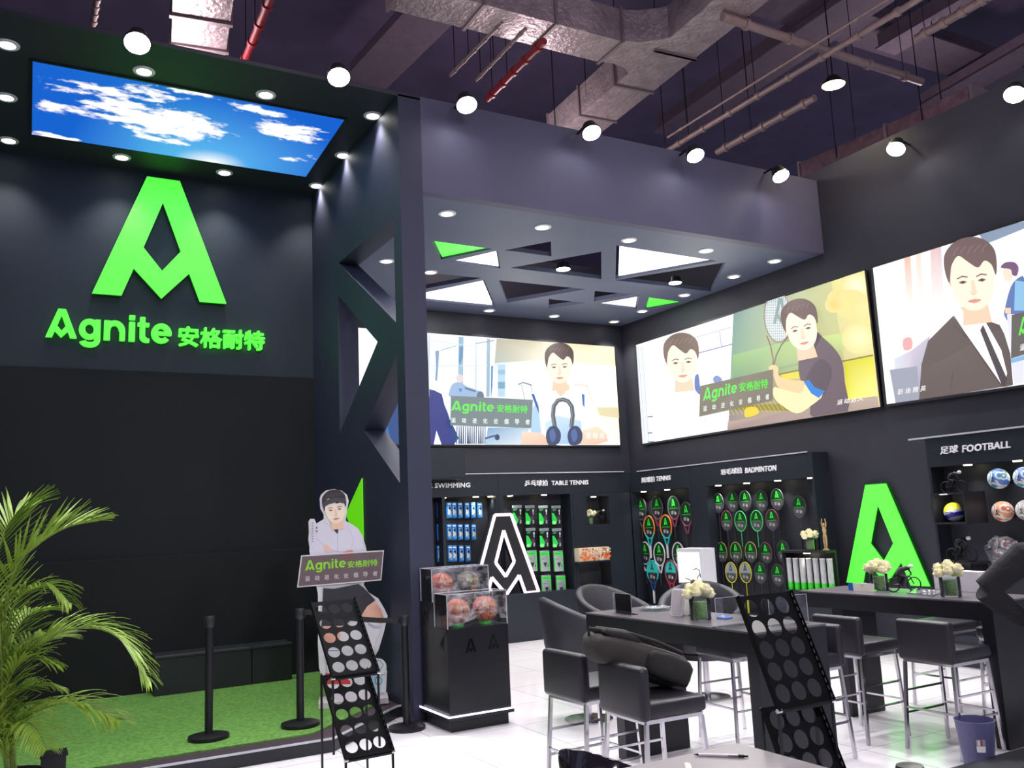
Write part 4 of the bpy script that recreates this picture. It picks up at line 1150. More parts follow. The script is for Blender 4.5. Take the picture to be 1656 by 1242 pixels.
heading(bad, 'BADMINTON', [(1206, 756.5), (1256, 751.7), (1256, 761), (1206, 765.3)], Rt, (.012, 0, 0))
for q in ((1153.5, 783), (1199, 779), (1249, 775), (1302.6, 771)): p = Rt(*q); shelf_light(bad, Vector((XU + .1, p.y, ZRH)))
yF0 = Rt(1499, 740).y
foot = right_unit('football_unit', 'black display unit headed FOOTBALL at the right photo edge', 3.6, yF0, [(yF0 - .03, yF0)])
heading(foot, '足球', [(1521.8, 722), (1550, 719.2), (1550, 731.8), (1521.8, 735)], Rt, (.012, 0, 0))
heading(foot, 'FOOTBALL', [(1557.5, 720), (1635, 712.5), (1635, 724), (1557.5, 732)], Rt, (.012, 0, 0))
for q in ((1556, 750), (1636, 743)): p = Rt(*q); shelf_light(foot, Vector((XU + .1, p.y, ZRH)), 8)

# green lit emblem on the right wall
def RA(cx, cy): return at(1300 + cx / 4.14, 680 + cy / 4.14, x=XR - .06)
c_tl, c_tr, c_br, c_bl = RA(412, 432), RA(556, 430), RA(857, 1110), RA(300, 1085)
ay = (c_tl.y + c_tr.y) / 2; ahw = abs(c_bl.y - c_br.y); z0 = (c_br.z + c_bl.z) / 2; zh = c_tl.z - z0
t = thing('emblem_sign', 'green glowing letter A emblem on the right wall behind the far table', 'sign', (XR, ay, z0))
wall_letters('lit_face', A_GEO, lambda u, v: Vector((XR - .075, ay - (u - .5) * ahw, z0 + v * zh)), (.02, 0, 0), m_green_lit, t)
wall_letters('return_edge', A_GEO, lambda u, v: Vector((XR - .054, ay - (u - .5) * ahw * 1.03, z0 - .012 + v * (zh + .024))), (.05, 0, 0), M('dark_green_return', (18, 90, 26), .5), t)

# ------------------------------------------------------------------ rackets
m_grip_w = M('white_grip', (206, 202, 206), .5, var=.06); m_grip_k = M('black_grip', (26, 26, 30), .6)
XW = XR - .14
def racket(label, kind, loc, cols, group):
    """kind: tennis or badminton; hung flat, facing -X; cols = frame, lower frame, card top, card bottom, grip"""
    t = thing(kind + '_racket', label, 'racket', loc, 0, group)
    if kind == 'tennis': rw, rh, tk, shaft, grip, gr = .140, .185, .012, .12, .20, .018
    else: rw, rh, tk, shaft, grip, gr = .116, .146, .0065, .235, .19, .014
    fr, lo, ct, cb, gp = cols
    N = 36
    top = MB(); pts = [(0, -rw * math.sin(a), rh * math.cos(a)) for a in [-2.2 + 4.4 * k / N for k in range(N + 1)]]
    top.tube(pts, tk, 8); top.build('frame', fr, t, smooth=True)
    bot = MB(); pts = [(0, -rw * math.sin(a), rh * math.cos(a)) for a in [2.2 + (2 * math.pi - 4.4) * k / 14 for k in range(15)]]
    bot.tube(pts, tk, 8)
    if kind == 'tennis':
        for s in (-1, 1): bot.tube([(0, s * rw * .62, -rh * .76), (0, s * rw * .34, -rh * 1.15), (0, s * .014, -rh - shaft)], tk * 1.05, 8)
    else: bot.cyl((0, 0, -rh), (0, 0, -rh - shaft), .0042, n=8)
    bot.build('throat' if kind == 'tennis' else 'shaft', lo, t, smooth=True)
    g = MB(); g.cyl((0, 0, -rh - shaft + .01), (0, 0, -rh - shaft - grip), gr, gr * 1.05, n=12); g.build('grip', gp, t, smooth=True)
    k = Art(lambda u, v: (-.004, -u * rw * .9, v * rh * .9), (-1, 0, 0), .0006)
    k.oval(0, 0, 1, 1, cb, 32)
    ov = [(math.cos(a), math.sin(a)) for a in [-.1 + (math.pi + .2) * i / 20 for i in range(21)]]
    k.poly(ov, ct)
    dark = sum(ct) < 300
    k.emblem([(-.34, .86), (.34, .86), (.34, .16), (-.34, .16)], (64, 232, 72) if dark else (20, 40, 44))
    k.line([(-.8, -.04), (.8, -.04)], .05, (70, 200, 80) if dark else (60, 90, 96))
    rn = random.Random(sum(map(ord, label)))
    k.oval(-.3, -.45, .22, .2, (150, 150, 150), 10); k.oval(.3, -.52, .2, .16, (176, 170, 160), 10); k.poly([(-.1, -.3), (.2, -.2), (.1, -.7)], (100, 100, 104))
    k.build('head_card', picture_mat('pack_print', 0, .3), t)
    MB().cyl((-.015, 0, rh + .004), (XR - .0615 - loc[0], 0, rh + .004), .004, n=6).build('hook', m_chrome, t)
    return t
def Rk(px, py): return at(px, py, x=XW)
org = M('orange_frame', (226, 130, 50), .3); teal = M('teal_frame', (40, 178, 176), .3); wht = M('white_frame', (206, 206, 212), .3)
drk = M('dark_frame', (70, 64, 76), .3); mar = M('plum_frame', (130, 66, 90), .3); blu = M('navy_frame', (26, 66, 120), .3); red = M('crimson_frame', (170, 36, 66), .3)
grn = M('green_frame', (70, 214, 120), .3); yel = M('yellow_frame', (214, 206, 50), .3); sil = M('silver_frame', (120, 124, 130), .3, metal=.4); oli = M('olive_frame', (150, 156, 90), .3)
DG, DK, TL, GY = (12, 62, 24), (42, 44, 48), (56, 190, 180), (150, 158, 160)
T8 = lambda x, y: (1010 + x / 5.4, 750 + y / 5.4)
TEN = [((145, 395), (drk, drk, DG, DK, m_grip_k), 'dark-framed tennis racket, first in the top row nearest the corner'), ((285, 385), (drk, mar, DG, DK, m_grip_k), 'dark and plum tennis racket, second in the top row'),
       ((430, 385), (sil, mar, DG, DK, m_grip_k), 'grey-framed tennis racket, third in the top row'), ((540, 440), (drk, mar, DG, DK, m_grip_k), 'plum tennis racket hanging lower beside the tennis niche'),
       ((180, 780), (wht, wht, DG, DK, m_grip_k), 'white-framed tennis racket beside the corner, lower left'), ((305, 790), (wht, wht, DG, DK, m_grip_k), 'white-framed tennis racket between the two orange ones'),
       ((470, 790), (wht, wht, DG, DK, m_grip_k), 'white-framed tennis racket half hidden by the white display box'),
       ((215, 555), (org, teal, DG, DK, m_grip_w), 'orange and teal tennis racket with white grip, closer to the corner'), ((362, 548), (org, teal, DG, DK, m_grip_w), 'orange and teal tennis racket with white grip, farther from the corner'),
       ((245, 945), (teal, blu, TL, DK, m_grip_w), 'tennis racket with teal card and navy throat at the bottom'), ((405, 945), (mar, red, TL, DK, m_grip_w), 'tennis racket with teal card and crimson throat at the bottom')]
for (c, cols, lab) in TEN:
    p = Rk(*T8(*c)); off = .0
    if 'white-framed' in lab: p = at(*T8(*c), x=XW + .03)
    if 'orange' in lab: p = at(*T8(*c), x=XW - .035)
    if 'teal card' in lab: p = at(*T8(*c), x=XW - .07)
    racket(lab, 'tennis', p, cols, 'tennis rackets on the wall')
B7 = lambda x, y: (1140 + x / 5.175, 720 + y / 5.175)
ORD = ('first', 'second', 'third', 'fourth', 'fifth')
BAD = [((112, 485), sil, DG, 'grey badminton racket, first in the top row'), ((232, 470), drk, DG, 'dark badminton racket, second in the top row'), ((337, 465), sil, DG, 'grey badminton racket, third in the top row'),
       ((475, 465), drk, DG, 'dark badminton racket, fourth in the top row'), ((605, 452), sil, DG, 'grey badminton racket, fifth in the top row'), ((788, 515), drk, DG, 'badminton racket hanging alone right of the badminton niche'),
       ((182, 632), mar, DG, 'plum badminton racket left of the two green ones'), ((298, 635), grn, DG, 'bright green badminton racket, left of the green pair'), ((433, 632), grn, DG, 'bright green badminton racket, right of the green pair'),
       ((562, 625), mar, DG, 'plum badminton racket right of the two green ones'),
       ((140, 895), oli, DG, 'olive badminton racket, first in the third row'), ((260, 895), oli, DG, 'olive badminton racket, second in the third row'), ((385, 895), oli, DG, 'olive badminton racket, third in the third row'),
       ((510, 902), mar, DG, 'plum badminton racket, fourth in the third row'), ((655, 890), drk, DG, 'dark badminton racket partly behind the shuttlecock shelf'),
       ((220, 1065), yel, GY, 'yellow badminton racket with grey card, left of the pair'), ((340, 1065), yel, GY, 'yellow badminton racket with grey card, right of the pair'),
       ((465, 1070), drk, DG, 'dark badminton racket beside the yellow pair in the bottom row'), ((610, 1085), drk, DG, 'dark badminton racket last in the bottom row')]
for i, (c, fr, card, lab) in enumerate(BAD):
    odd = fr in (grn, yel)
    p = at(*B7(*c), x=XW - (.04 if i >= 6 and i < 10 or i >= 15 else 0))
    racket(lab, 'badminton', p, (fr, fr if odd else drk, card, (74, 78, 82), m_grip_k if fr is not yel else yel), 'badminton rackets on the wall')

# --- shelf with shuttlecock tubes
s0 = at(1265, 890, x=9.0); s1 = at(1337, 886, x=9.0)
zS = s0.z; zb = at(1300, 955, x=9.0).z
ya, yb2 = s1.y, s0.y
t = thing('tube_shelf', 'black two-tier shelf holding shuttlecock tubes beside the badminton rackets', 'shelf', (9.0, (ya + yb2) / 2, 0))
o = t.location
MB(o).box((8.98, ya, zS - .03), (XU - .002, yb2, zS)).build('top_shelf', m_black, t)
MB(o).box((8.98, ya, .001), (XU - .002, yb2, zb)).build('base', m_unit, t)
MB(o).box((8.98, yb2 - .02, zb), (XU - .002, yb2, zS - .03)).build('side_panel', m_black, t)
MB(o).box((XU - .03, ya, zb), (XU - .002, yb2 - .02, zS - .03)).build('back_panel', m_black, t)
shelf_light(t, Vector((9.05, (ya + yb2) / 2, zS - .03)), 5)
n = 7; tube0 = None; th = min(.40, zS - .05 - zb)
for i in range(n):
    y = yb2 - .055 - (yb2 - ya - .075) * i / (n - 1)
    lab = ('white and green shuttlecock tube, %s from the left on the shelf' % (GN + ('seventh',))[i])
    if tube0 is None:
        tube0 = thing('shuttlecock_tube', lab, 'tube', (9.05, y, zb), 0, 'shuttlecock tubes')
        MB().cyl((0, 0, .1), (0, 0, th), .036, n=20).build('tube', M('tube_print', (186, 188, 190), .4, var=.25, vscale=40, stretch=(3, 3, .4)), tube0, smooth=True)
        MB().cyl((0, 0, 0), (0, 0, .1), .0365, n=20).build('green_band', M('tube_green', (62, 214, 56), .4), tube0, smooth=True)
        MB().cyl((0, 0, th), (0, 0, th + .012), .037, n=20).build('cap', m_white, tube0, smooth=True)
    else: dup(tube0, (9.05, y, zb), lab)
p = at(1311, 887, x=9.07); rose_vase('small vase of white roses on top of the shuttlecock shelf', (9.07, p.y, zS), 1.25)
# wooden artist's figure with raised arms
p = at(1336, 887, x=9.07)
t = thing('wooden_figure', 'slim wooden mannequin figure with raised arms on the shuttlecock shelf', 'figurine', (9.07, max(p.y, ya + .05), zS))
wd_ = M('pale_wood', (190, 150, 116), .5, var=.15, vscale=20, stretch=(1, 1, .2))
MB().lathe([(0, 0), (.04, 0), (.042, .015), (.02, .022), (0, .022)], n=16).build('base', wd_, t, smooth=True)
g = MB(); g.tube([(0, -.012, .02), (0, -.016, .10), (0, -.012, .19)], .012, 8, radii=[.009, .013, .016]); g.tube([(0, .012, .02), (0, .016, .10), (0, .012, .19)], .012, 8, radii=[.009, .013, .016])
g.build('legs', wd_, t, smooth=True)
g = MB(); g.tube([(0, 0, .18), (0, 0, .21), (0, 0, .26), (0, 0, .30)], .02, 10, radii=[.024, .018, .028, .012]); g.build('torso', wd_, t, smooth=True)
for s in (-1, 1):
    g = MB(); g.tube([(0, s * .024, .29), (0, s * .036, .34), (0, s * .026, .40)], .008, 8, radii=[.010, .009, .006]); g.build('arm', wd_, t, smooth=True)
g = MB(); g.ball((0, 0, .325), .018, 10, sz=1.3); g.build('head', wd_, t, smooth=True)

# --- white lit display box
w0 = at(1098, 945, x=8.35); 
yL = at(1098, 945, x=8.35).y
t = None
bx0 = at(1098, 886, y=9.6); bx1 = at(1137, 945, y=9.6)
dW = bx1.x - bx0.x
t = thing('display_box', 'white box with a glowing front standing before the rackets', 'display box', ((bx0.x + bx1.x) / 2, 9.8, 0))
o = t.location
y1 = 9.6
xr = bx1.x
yR = 9.2
# lit side faces the stage, plain side faces the visitor
q1 = at(1137, 945, y=9.6); q0 = at(1098, 945, x=q1.x); q2 = at(1160, 945, y=9.6); zt = at(1137, 887, y=9.6).z
t.location = o = Vector(((q1.x + q2.x) / 2, (q1.y + q0.y) / 2, 0))
MB(o).box((q1.x, q1.y, q1.z), (q2.x, q0.y, zt)).build('box_body', M('box_white', (206, 206, 212), .5, var=.03), t)
MB(o).box((q1.x - .008, q1.y + .03, q1.z + .02), (q1.x - .001, q0.y - .03, zt - .05)).build('lit_front', M('lit_front', (236, 238, 242), .4, emit=.62, var=.02), t)
MB(o).box((q1.x + .03, q1.y + .03, .001), (q2.x - .03, q0.y - .03, q1.z)).build('pedestal', m_black, t)

# --- football unit contents
m_volley = None
def ball_thing(name, label, loc, r, style, cat='ball', group=None):
    t = thing(name, label, cat, loc, 0, group)
    m = bpy.data.materials.get(style)
    MB().ball((0, 0, 0), r, 32).build('ball_skin', BALLM[style], t, smooth=True)
    return t
def ball_mat(name, base, cols, scale=3.0, thr=.06):
    m = bpy.data.materials.new(name); m.use_nodes = True
    nt = m.node_tree; b = nt.nodes['Principled BSDF']; L = nt.links.new
    tc = nt.nodes.new('ShaderNodeTexCoord')
    v = nt.nodes.new('ShaderNodeTexVoronoi'); v.inputs['Scale'].default_value = scale; L(tc.outputs['Object'], v.inputs['Vector'])
    r = nt.nodes.new('ShaderNodeValToRGB'); r.color_ramp.interpolation = 'CONSTANT'
    e = r.color_ramp.elements
    e[0].position = 0; e[0].color = (*lin(base), 1)
    e[1].position = .40; e[1].color = (*lin(cols[0]), 1)
    n1_ = e.new(.47); n1_.color = (*lin(base), 1)
    n2_ = e.new(.60); n2_.color = (*lin(cols[-1]), 1)
    L(v.outputs['Distance'], r.inputs[0]); L(r.outputs[0], b.inputs['Base Color']); b.inputs['Roughness'].default_value = .35
    return m
BALLM = {'blue': ball_mat('football_blue', (216, 222, 226), [(60, 150, 180), (90, 130, 200)], 8), 'orange': ball_mat('football_orange', (226, 216, 204), [(200, 100, 60), (220, 150, 110)], 8),
         'grey': ball_mat('football_grey', (214, 212, 208), [(150, 140, 140), (180, 176, 172)], 8), 'red': ball_mat('football_red', (220, 212, 206), [(170, 60, 60), (120, 120, 124)], 8)}
FB = [((1615, 774), 'blue', 'white and blue football, top row of the wall display'), ((1657, 772), 'blue', 'white and blue football, top row at the photo edge'), ((1622, 827), 'orange', 'white and orange football in the middle row'),
      ((1661, 825), 'grey', 'pale football in the middle row at the photo edge'), ((1625, 885), 'red', 'white and red football wrapped in clear film, bottom row')]
XB = XU + .0
for (q, st, lab) in FB:
    p = at(*q, x=9.20); r = .109
    t = thing('football', lab, 'ball', p, 0, 'footballs on the wall')
    MB().ball((0, 0, 0), r, 32).build('ball_skin', BALLM[st], t, smooth=True)
    k = Art(lambda u, v: Vector((-math.sqrt(max(0, (r + .001) ** 2 - (u * .03) ** 2 - (v * .03 - .01) ** 2)), -u * .03, v * .03 - .01)), (-1, 0, 0), .0005)
    k.emblem([(-1, 1), (1, 1), (1, -1), (-1, -1)], (40, 44, 50)); k.build('emblem', picture_mat('pack_print', 0, .3), t)
    MB().cyl((.10, 0, -.02), (XR - .06 - 9.20, 0, -.02), .05, n=12).build('wall_cup', m_black, t)
    if 'film' in lab:
        f = MB(); f.ball((-.01, .02, -.03), .15, 20, sx=.8, sy=1.15, sz=.92, rough=.5, seed=3); f.build('film_wrap', clear_mat('clear_film', (.93, .93, .95), .22, .12), t)
# volleyball in a black cube on the unit's face
p = at(1543, 828, x=8.95)
t = thing('volleyball', 'yellow, white and blue volleyball in a black open cube', 'ball', p)
m = bpy.data.materials.new('volleyball_panels'); m.use_nodes = True
nt = m.node_tree; b = nt.nodes['Principled BSDF']; L = nt.links.new
tc = nt.nodes.new('ShaderNodeTexCoord'); sp = nt.nodes.new('ShaderNodeSeparateXYZ'); L(tc.outputs['Object'], sp.inputs[0])
ma = nt.nodes.new('ShaderNodeMath'); ma.operation = 'MULTIPLY_ADD'; ma.inputs[1].default_value = .25; L(sp.outputs['Y'], ma.inputs[0]); L(sp.outputs['Z'], ma.inputs[2])
mr = nt.nodes.new('ShaderNodeMapRange'); mr.inputs[1].default_value = -.11; mr.inputs[2].default_value = .11; L(ma.outputs[0], mr.inputs[0])
r = nt.nodes.new('ShaderNodeValToRGB'); r.color_ramp.interpolation = 'CONSTANT'; e = r.color_ramp.elements
e[0].color = (*lin((206, 206, 220)), 1); e[1].position = .22; e[1].color = (*lin((40, 40, 160)), 1)
x = e.new(.42); x.color = (*lin((206, 206, 200)), 1); x = e.new(.58); x.color = (*lin((220, 206, 50)), 1)
L(mr.outputs[0], r.inputs[0]); L(r.outputs[0], b.inputs['Base Color']); b.inputs['Roughness'].default_value = .4
MB().ball((0, 0, 0), .105, 32).build('ball_skin', m, t, smooth=True)
k = Art(lambda u, v: Vector((-math.sqrt(max(0, .106 ** 2 - (u * .05) ** 2 - (v * .011) ** 2)), -u * .05, v * .011)), (-1, 0, 0), .0005)
k.agnite([(-1, 1), (1, 1), (1, -1), (-1, -1)], (30, 30, 60)); k.build('wordmark', picture_mat('pack_print', 0, .3), t)
c = thing('open_cube', 'black open cube shelf on the football unit holding a volleyball', 'shelf', (XU, p.y, p.z - .106))
hw = .155; hn = .24; zz0, zz1 = p.z - .106, p.z + .19; o = c.location
MB(o).box((8.80, p.y - hn, zz0 - .02), (XU - .002, p.y + hw, zz0 - .001)).build('shelf_board', m_black, c)
MB(o).box((8.80, p.y - hn, zz1), (XU - .002, p.y + hw, zz1 + .02)).build('top_board', m_black, c)
MB(o).box((8.80, p.y + hw - .02, zz0), (XU - .002, p.y + hw, zz1)).build('side_board', m_black, c); MB(o).box((8.80, p.y - hn, zz0), (XU - .002, p.y - hn + .02, zz1)).build('side_board', m_black, c)
MB(o).box((XU - .02, p.y - hn + .02, zz0), (XU - .002, p.y + hw - .02, zz1)).build('back_board', m_black, c)
lamp('cube_glow', 'AREA', (8.78, p.y, p.z + .18), 1.2, (1, .97, .9), (8.95, p.y, p.z), .1)
pz = zz1 + .02
bike_figure('cyclist_sculpture', 'dark cyclist figure with white helmet on top of the open cube', (8.97, p.y - .02, pz), R(-90), .95, m_dkmetal)
p = at(1560, 908, x=9.0)
t = thing('wall_ledge', 'black ledge on the football unit below the volleyball cube', 'shelf', (XU, p.y, p.z))
MB().box((-.37, -.2, -.025), (-.002, .2, -.001)).build('board', m_black, t); MB().box((-.3, -.15, -.10), (-.002, -.13, -.026)).build('bracket', m_black, t); MB().box((-.3, .13, -.10), (-.002, .15, -.026)).build('bracket', m_black, t)
bike_figure('cyclist_sculpture', 'dark cyclist figure with white helmet on the low ledge behind the rose vase', (8.97, p.y, p.z), R(-90), 1.1, m_dkmetal)
# ------------------------------------------------------------------ basketball plinth
m_gloss_k = M('plinth_black', (24, 25, 30), .3, var=.1)
px0, px1, py0, pym, py1 = 3.39, 4.0, 7.33, 7.63, 7.92
t = plinth = thing('display_plinth', 'two-tier black plinth with a glowing strip near the floor, carrying boxed basketballs', 'plinth', (3.7, 7.64, 0))
o = t.location
MB(o).box((px0 + .02, py0 + .02, .001), (px1 - .02, py1 - .02, .10)).build('base', m_black, t)
MB(o).box((px0 - .02, py0 - .02, .10), (px1 + .02, py1 + .02, .128)).build('base_slab', m_black, t)
m_led = M('violet_led', (236, 226, 255), .3, emit=2.2, var=.02)
l = MB(o)
for a, b in (((px0 - .022, py0 - .022), (px1 + .02, py0 - .022)), ((px0 - .022, py0 - .022), (px0 - .022, py1 + .02))): l.bar((*a, .137), (*b, .137), .012, .014)
l.build('led_strip', m_led, t)
MB(o).box((px0, py0, .129), (px1, pym - .001, .875)).build('lower_tier', m_gloss_k, t)
MB(o).box((px0, pym, .129), (px1, py1, 1.095)).build('upper_tier', m_gloss_k, t)
m_emb = M('black_emboss', (12, 12, 14), .2)
for lab, f in (('front', lambda u, v: Vector((px0 + .17 + u * .11, py0 - .002, .66 + v * .12))), ('front', lambda u, v: Vector((px0 + .40 + u * .11, py0 - .002, .67 + v * .12)))):
    wall_letters('emblem', A_GEO, f, (0, .003, 0), m_emb, t)
wall_letters('emblem', A_GEO, lambda u, v: Vector((px0 - .002, py0 + .22 - u * .12, .66 + v * .13)), (.003, 0, 0), m_emb, t)
wall_letters('emblem', A_GEO, lambda u, v: Vector((px0 - .002, pym + .24 - u * .12, .88 + v * .13)), (.003, 0, 0), m_emb, t)
lamp('plinth_glow', 'AREA', (3.3, 7.25, .13), 1.5, (.8, .75, 1), (3.0, 6.8, 0), .3)
acr = clear_mat('case_acrylic', (.985, .985, .99), .02, .05)
film = clear_mat('clear_film', (.96, .96, .98), .10, .12)
def basket_mat(name, c, rib):
    m = bpy.data.materials.new(name); m.use_nodes = True
    nt = m.node_tree; b = nt.nodes['Principled BSDF']; L = nt.links.new
    n = nt.nodes.new('ShaderNodeTexVoronoi'); n.inputs['Scale'].default_value = 90
    tc = nt.nodes.new('ShaderNodeTexCoord'); L(tc.outputs['Object'], n.inputs['Vector'])
    bp = nt.nodes.new('ShaderNodeBump'); bp.inputs['Strength'].default_value = .4; bp.inputs['Distance'].default_value = .004
    L(n.outputs['Distance'], bp.inputs['Height']); L(bp.outputs[0], b.inputs['Normal'])
    r = nt.nodes.new('ShaderNodeValToRGB'); r.color_ramp.elements[0].color = (*lin(c), 1); r.color_ramp.elements[1].color = (*[x * .8 for x in lin(c)], 1)
    L(n.outputs['Distance'], r.inputs[0]); L(r.outputs[0], b.inputs['Base Color']); b.inputs['Roughness'].default_value = .5
    return m
bk1, bk2 = basket_mat('basketball_orange', (206, 84, 44), 0), basket_mat('basketball_tan', (206, 110, 80), 0)
bk3 = basket_mat('basketball_bronze', (96, 84, 44), 0)
m_rib = M('black_rib', (30, 24, 22), .5); m_gold = M('gold_print', (226, 190, 90), .35, metal=.3)
def basketball(label, c, m, r=.119):
    t = thing('basketball', label, 'ball', c, random.uniform(-.1, .1), 'boxed basketballs')
    MB().ball((0, 0, 0), r, 36).build('ball_skin', m, t, smooth=True)
    s = MB(); R1 = r + .0005
    s.tube([(R1 * math.cos(a), R1 * math.sin(a), 0) for a in [2 * math.pi * k / 40 for k in range(40)]], .0022, 5, closed=True)
    s.tube([(0, R1 * math.cos(a), R1 * math.sin(a)) for a in [2 * math.pi * k / 40 for k in range(40)]], .0022, 5, closed=True)
    for sg in (-1, 1):
        s.tube([(sg * (.055 + .045 * math.cos(2 * a)), math.sqrt(max(0, R1 ** 2 - (.055 + .045 * math.cos(2 * a)) ** 2)) * math.cos(a), math.sqrt(max(0, R1 ** 2 - (.055 + .045 * math.cos(2 * a)) ** 2)) * math.sin(a)) for a in [2 * math.pi * k / 40 for k in range(40)]], .0022, 5, closed=True)
    s.build('seam', m_rib, t)
    def on(u, v): return Vector((u, -math.sqrt(max(0, (r + .002) ** 2 - u * u - v * v)), v))
    k = Art(lambda u, v: on(u, v), (0, -1, 0), .0004)
    k.agnite([(-.06, .062), (.065, .062), (.065, .028), (-.06, .028)], (232, 200, 110))
    k.oval(.01, -.035, .03, .022, (220, 170, 90)); k.oval(.01, -.035, .02, .013, (190, 90, 50))
    k.build('wordmark', picture_mat('pack_print', 0, .3), t)
    return t
def case(label, x0, y0, z0, x1, y1, z1):
    t = thing('acrylic_case', label, 'display case', ((x0 + x1) / 2, (y0 + y1) / 2, z0))
    o = t.location; th = .003
    f = MB(o)
    f.box((x0, y0, z0), (x1, y0 + th, z1)); f.box((x0, y1 - th, z0), (x1, y1, z1)); f.box((x0, y0 + th, z0), (x0 + th, y1 - th, z1)); f.box((x1 - th, y0 + th, z0), (x1, y1 - th, z1)); f.box((x0 + th, y0 + th, z1 - th), (x1 - th, y1 - th, z1))
    f.build('clear_panels', acr, t)
    e = MB(o); m = clear_mat('acrylic_edge', (.9, .92, .95), .5, .2)
    for a, b in (((x0, y0, z1), (x1, y0, z1)), ((x0, y0, z1), (x0, y1, z1)), ((x1, y0, z1), (x1, y1, z1)), ((x0, y1, z1), (x1, y1, z1)), ((x0, y0, z0), (x0, y0, z1)), ((x1, y0, z0), (x1, y0, z1)), ((x0, y1, z0), (x0, y1, z1))): e.bar(a, b, .006)
    e.build('polished_edges', M('acrylic_edge_white', (200, 202, 210), .3), t)
    # loose wrapping film hanging over the top and corner
    w = MB(o); N = 9; rn = random.Random(int(z0 * 100)); g = []
    for j in range(N + 1):
        for i in range(N + 1):
            u, v = i / N, j / N
            g.append((x0 - .004 + (x1 - x0 + .008) * u, y0 - .006 - .006 * rn.random(), z1 + .004 - (z1 - z0) * (.92 if u < .25 else .55 + .3 * abs(math.sin(u * 5))) * v + .006 * rn.random()))
    w.add(g, [(j * (N + 1) + i, j * (N + 1) + i + 1, (j + 1) * (N + 1) + i + 1, (j + 1) * (N + 1) + i) for j in range(N) for i in range(N)])
    g2 = [(x0 - .005, y0 + .02, z0 + .04), (x0 - .03, y0 - .01, z0 - .02), (x0 - .075, y0 + .0, z0 - .11), (x0 - .04, y0 + .01, z0 - .19), (x0 - .012, y0 + .05, z0 - .08)]
    w.add(g2, [(0, 1, 4), (1, 2, 4), (2, 3, 4)])
    w.build('wrapping_film', film, t)
    return t
zc1, zc2 = .877, 1.097
case('clear case with two wrapped basketballs on the lower tier of the plinth', px0 + .005, py0 + .005, zc1, px1 - .002, pym - .015, zc1 + .30)
case('clear case with an orange and a bronze ball on the upper tier of the plinth', px0 - .0, pym + .01, zc2, px1 - .02, py1 - .02, zc2 + .30)
m_grnring = M('green_ring', (60, 190, 70), .4)
for i, (lab, c, m) in enumerate((('wrapped tan basketball on the lower tier, on the stage side', (px0 + .17, py0 + .14, zc1 + .135), bk2), ('wrapped tan basketball with gold top on the lower tier, on the table side', (px0 + .45, py0 + .14, zc1 + .135), bk2),
                   ('bright orange basketball in the upper case', (px0 + .16, pym + .15, zc2 + .135), bk1), ('dark bronze basketball in the upper case', (px0 + .44, pym + .15, zc2 + .135), bk3))):
    basketball(lab, c, m)
    r_ = thing('ball_stand', 'small ring stand under the ' + lab.split(',')[0], 'stand', (c[0], c[1], c[2] - .134), 0, 'ring stands under the basketballs')
    MB().lathe([(.05, 0), (.058, 0), (.058, .03), (.052, .036), (.05, .03), (.05, 0)], n=24).build('ring', m_grnring if i < 2 else m_black, r_, smooth=True)

# ------------------------------------------------------------------ tables
m_top = M('dark_table_top', (92, 86, 92), .28, var=.12, vscale=2)
m_tside = M('table_black', (24, 23, 29), .4, var=.08, vscale=3)
def bar_table(label, x0, x1, y0, y1, legs, h=1.05, th=.14):
    t = thing('bar_table', label, 'table', ((x0 + x1) / 2, (y0 + y1) / 2, 0))
    o = t.location
    MB(o).box((x0, y0, h - .012), (x1, y1, h)).build('table_top', m_top, t)
    MB(o).box((x0 + .002, y0 + .002, h - th), (x1 - .002, y1 - .002, h - .0121)).build('apron', m_tside, t)
    for (a, b, c, d) in legs: MB(o).box((a, c, .001), (b, d, h - th)).build('leg', m_tside, t)
    return t
bar_table('long black bar table with rose vase and clear holders, in the middle of the floor', 4.04, 4.66, 4.20, 6.09, [(4.045, 4.655, 4.202, 4.30), (4.05, 4.66, 5.66, 5.76)])
bar_table('long black bar table before the green emblem on the right wall', 6.35, 6.97, 4.14, 6.01, [(6.352, 6.96, 4.142, 4.24), (6.38, 6.80, 5.55, 5.65)])
# near square table
t = thing('square_table', 'grey square table top with a pen, at the bottom of the photo', 'table', (2.57, 2.86, 0))
MB(t.location).rbox((2.21, 2.49, .73), (2.94, 3.23, .75), .004, 2).build('table_top', M('grey_table', (128, 120, 124), .35, var=.06, vscale=3), t)
MB(t.location).cyl((2.57, 2.86, .02), (2.57, 2.86, .73), .035).build('column', m_chrome, t, smooth=True)
MB(t.location).cyl((2.57, 2.86, .001), (2.57, 2.86, .02), .25, n=32).build('base_plate', m_chrome, t)
p = at(1110, 1240, z=.7505)
MB((p.x, p.y, .7505)).prism([at(*q, z=.7505) for q in ((1107, 1233), (1116, 1234), (1122, 1250), (1111, 1250))], (0, 0, .0006)).build('paper_label', M('cream_paper', (226, 220, 196), .7), label='small cream paper strip stuck on the grey square table', cat='paper')
a, b = at(1122, 1220, z=.757), at(1210, 1223, z=.757)
t = thing('pen', 'silver ballpoint pen lying on the grey square table', 'pen', (a + b) / 2)
d = b - a; o = t.location
MB(o).cyl(a + d * .09, a + d * .82, .006, .0066).build('barrel', M('pen_silver', (214, 208, 212), .3, metal=.2), t, smooth=True)
MB(o).cyl(a, a + d * .09, .001, .006).build('tip', m_dkmetal, t, smooth=True)
k = MB(o); k.cyl(a + d * .82, a + d * .93, .0066, .0062); k.cyl(a + d * .93, b, .004); k.build('clicker', m_dkmetal, t, smooth=True)
MB(o).bar(a + d * .62 + Vector((-.003, -.0075, .001)), a + d * .9 + Vector((-.003, -.0075, .001)), .003, .003).build('clip', m_dkmetal, t)

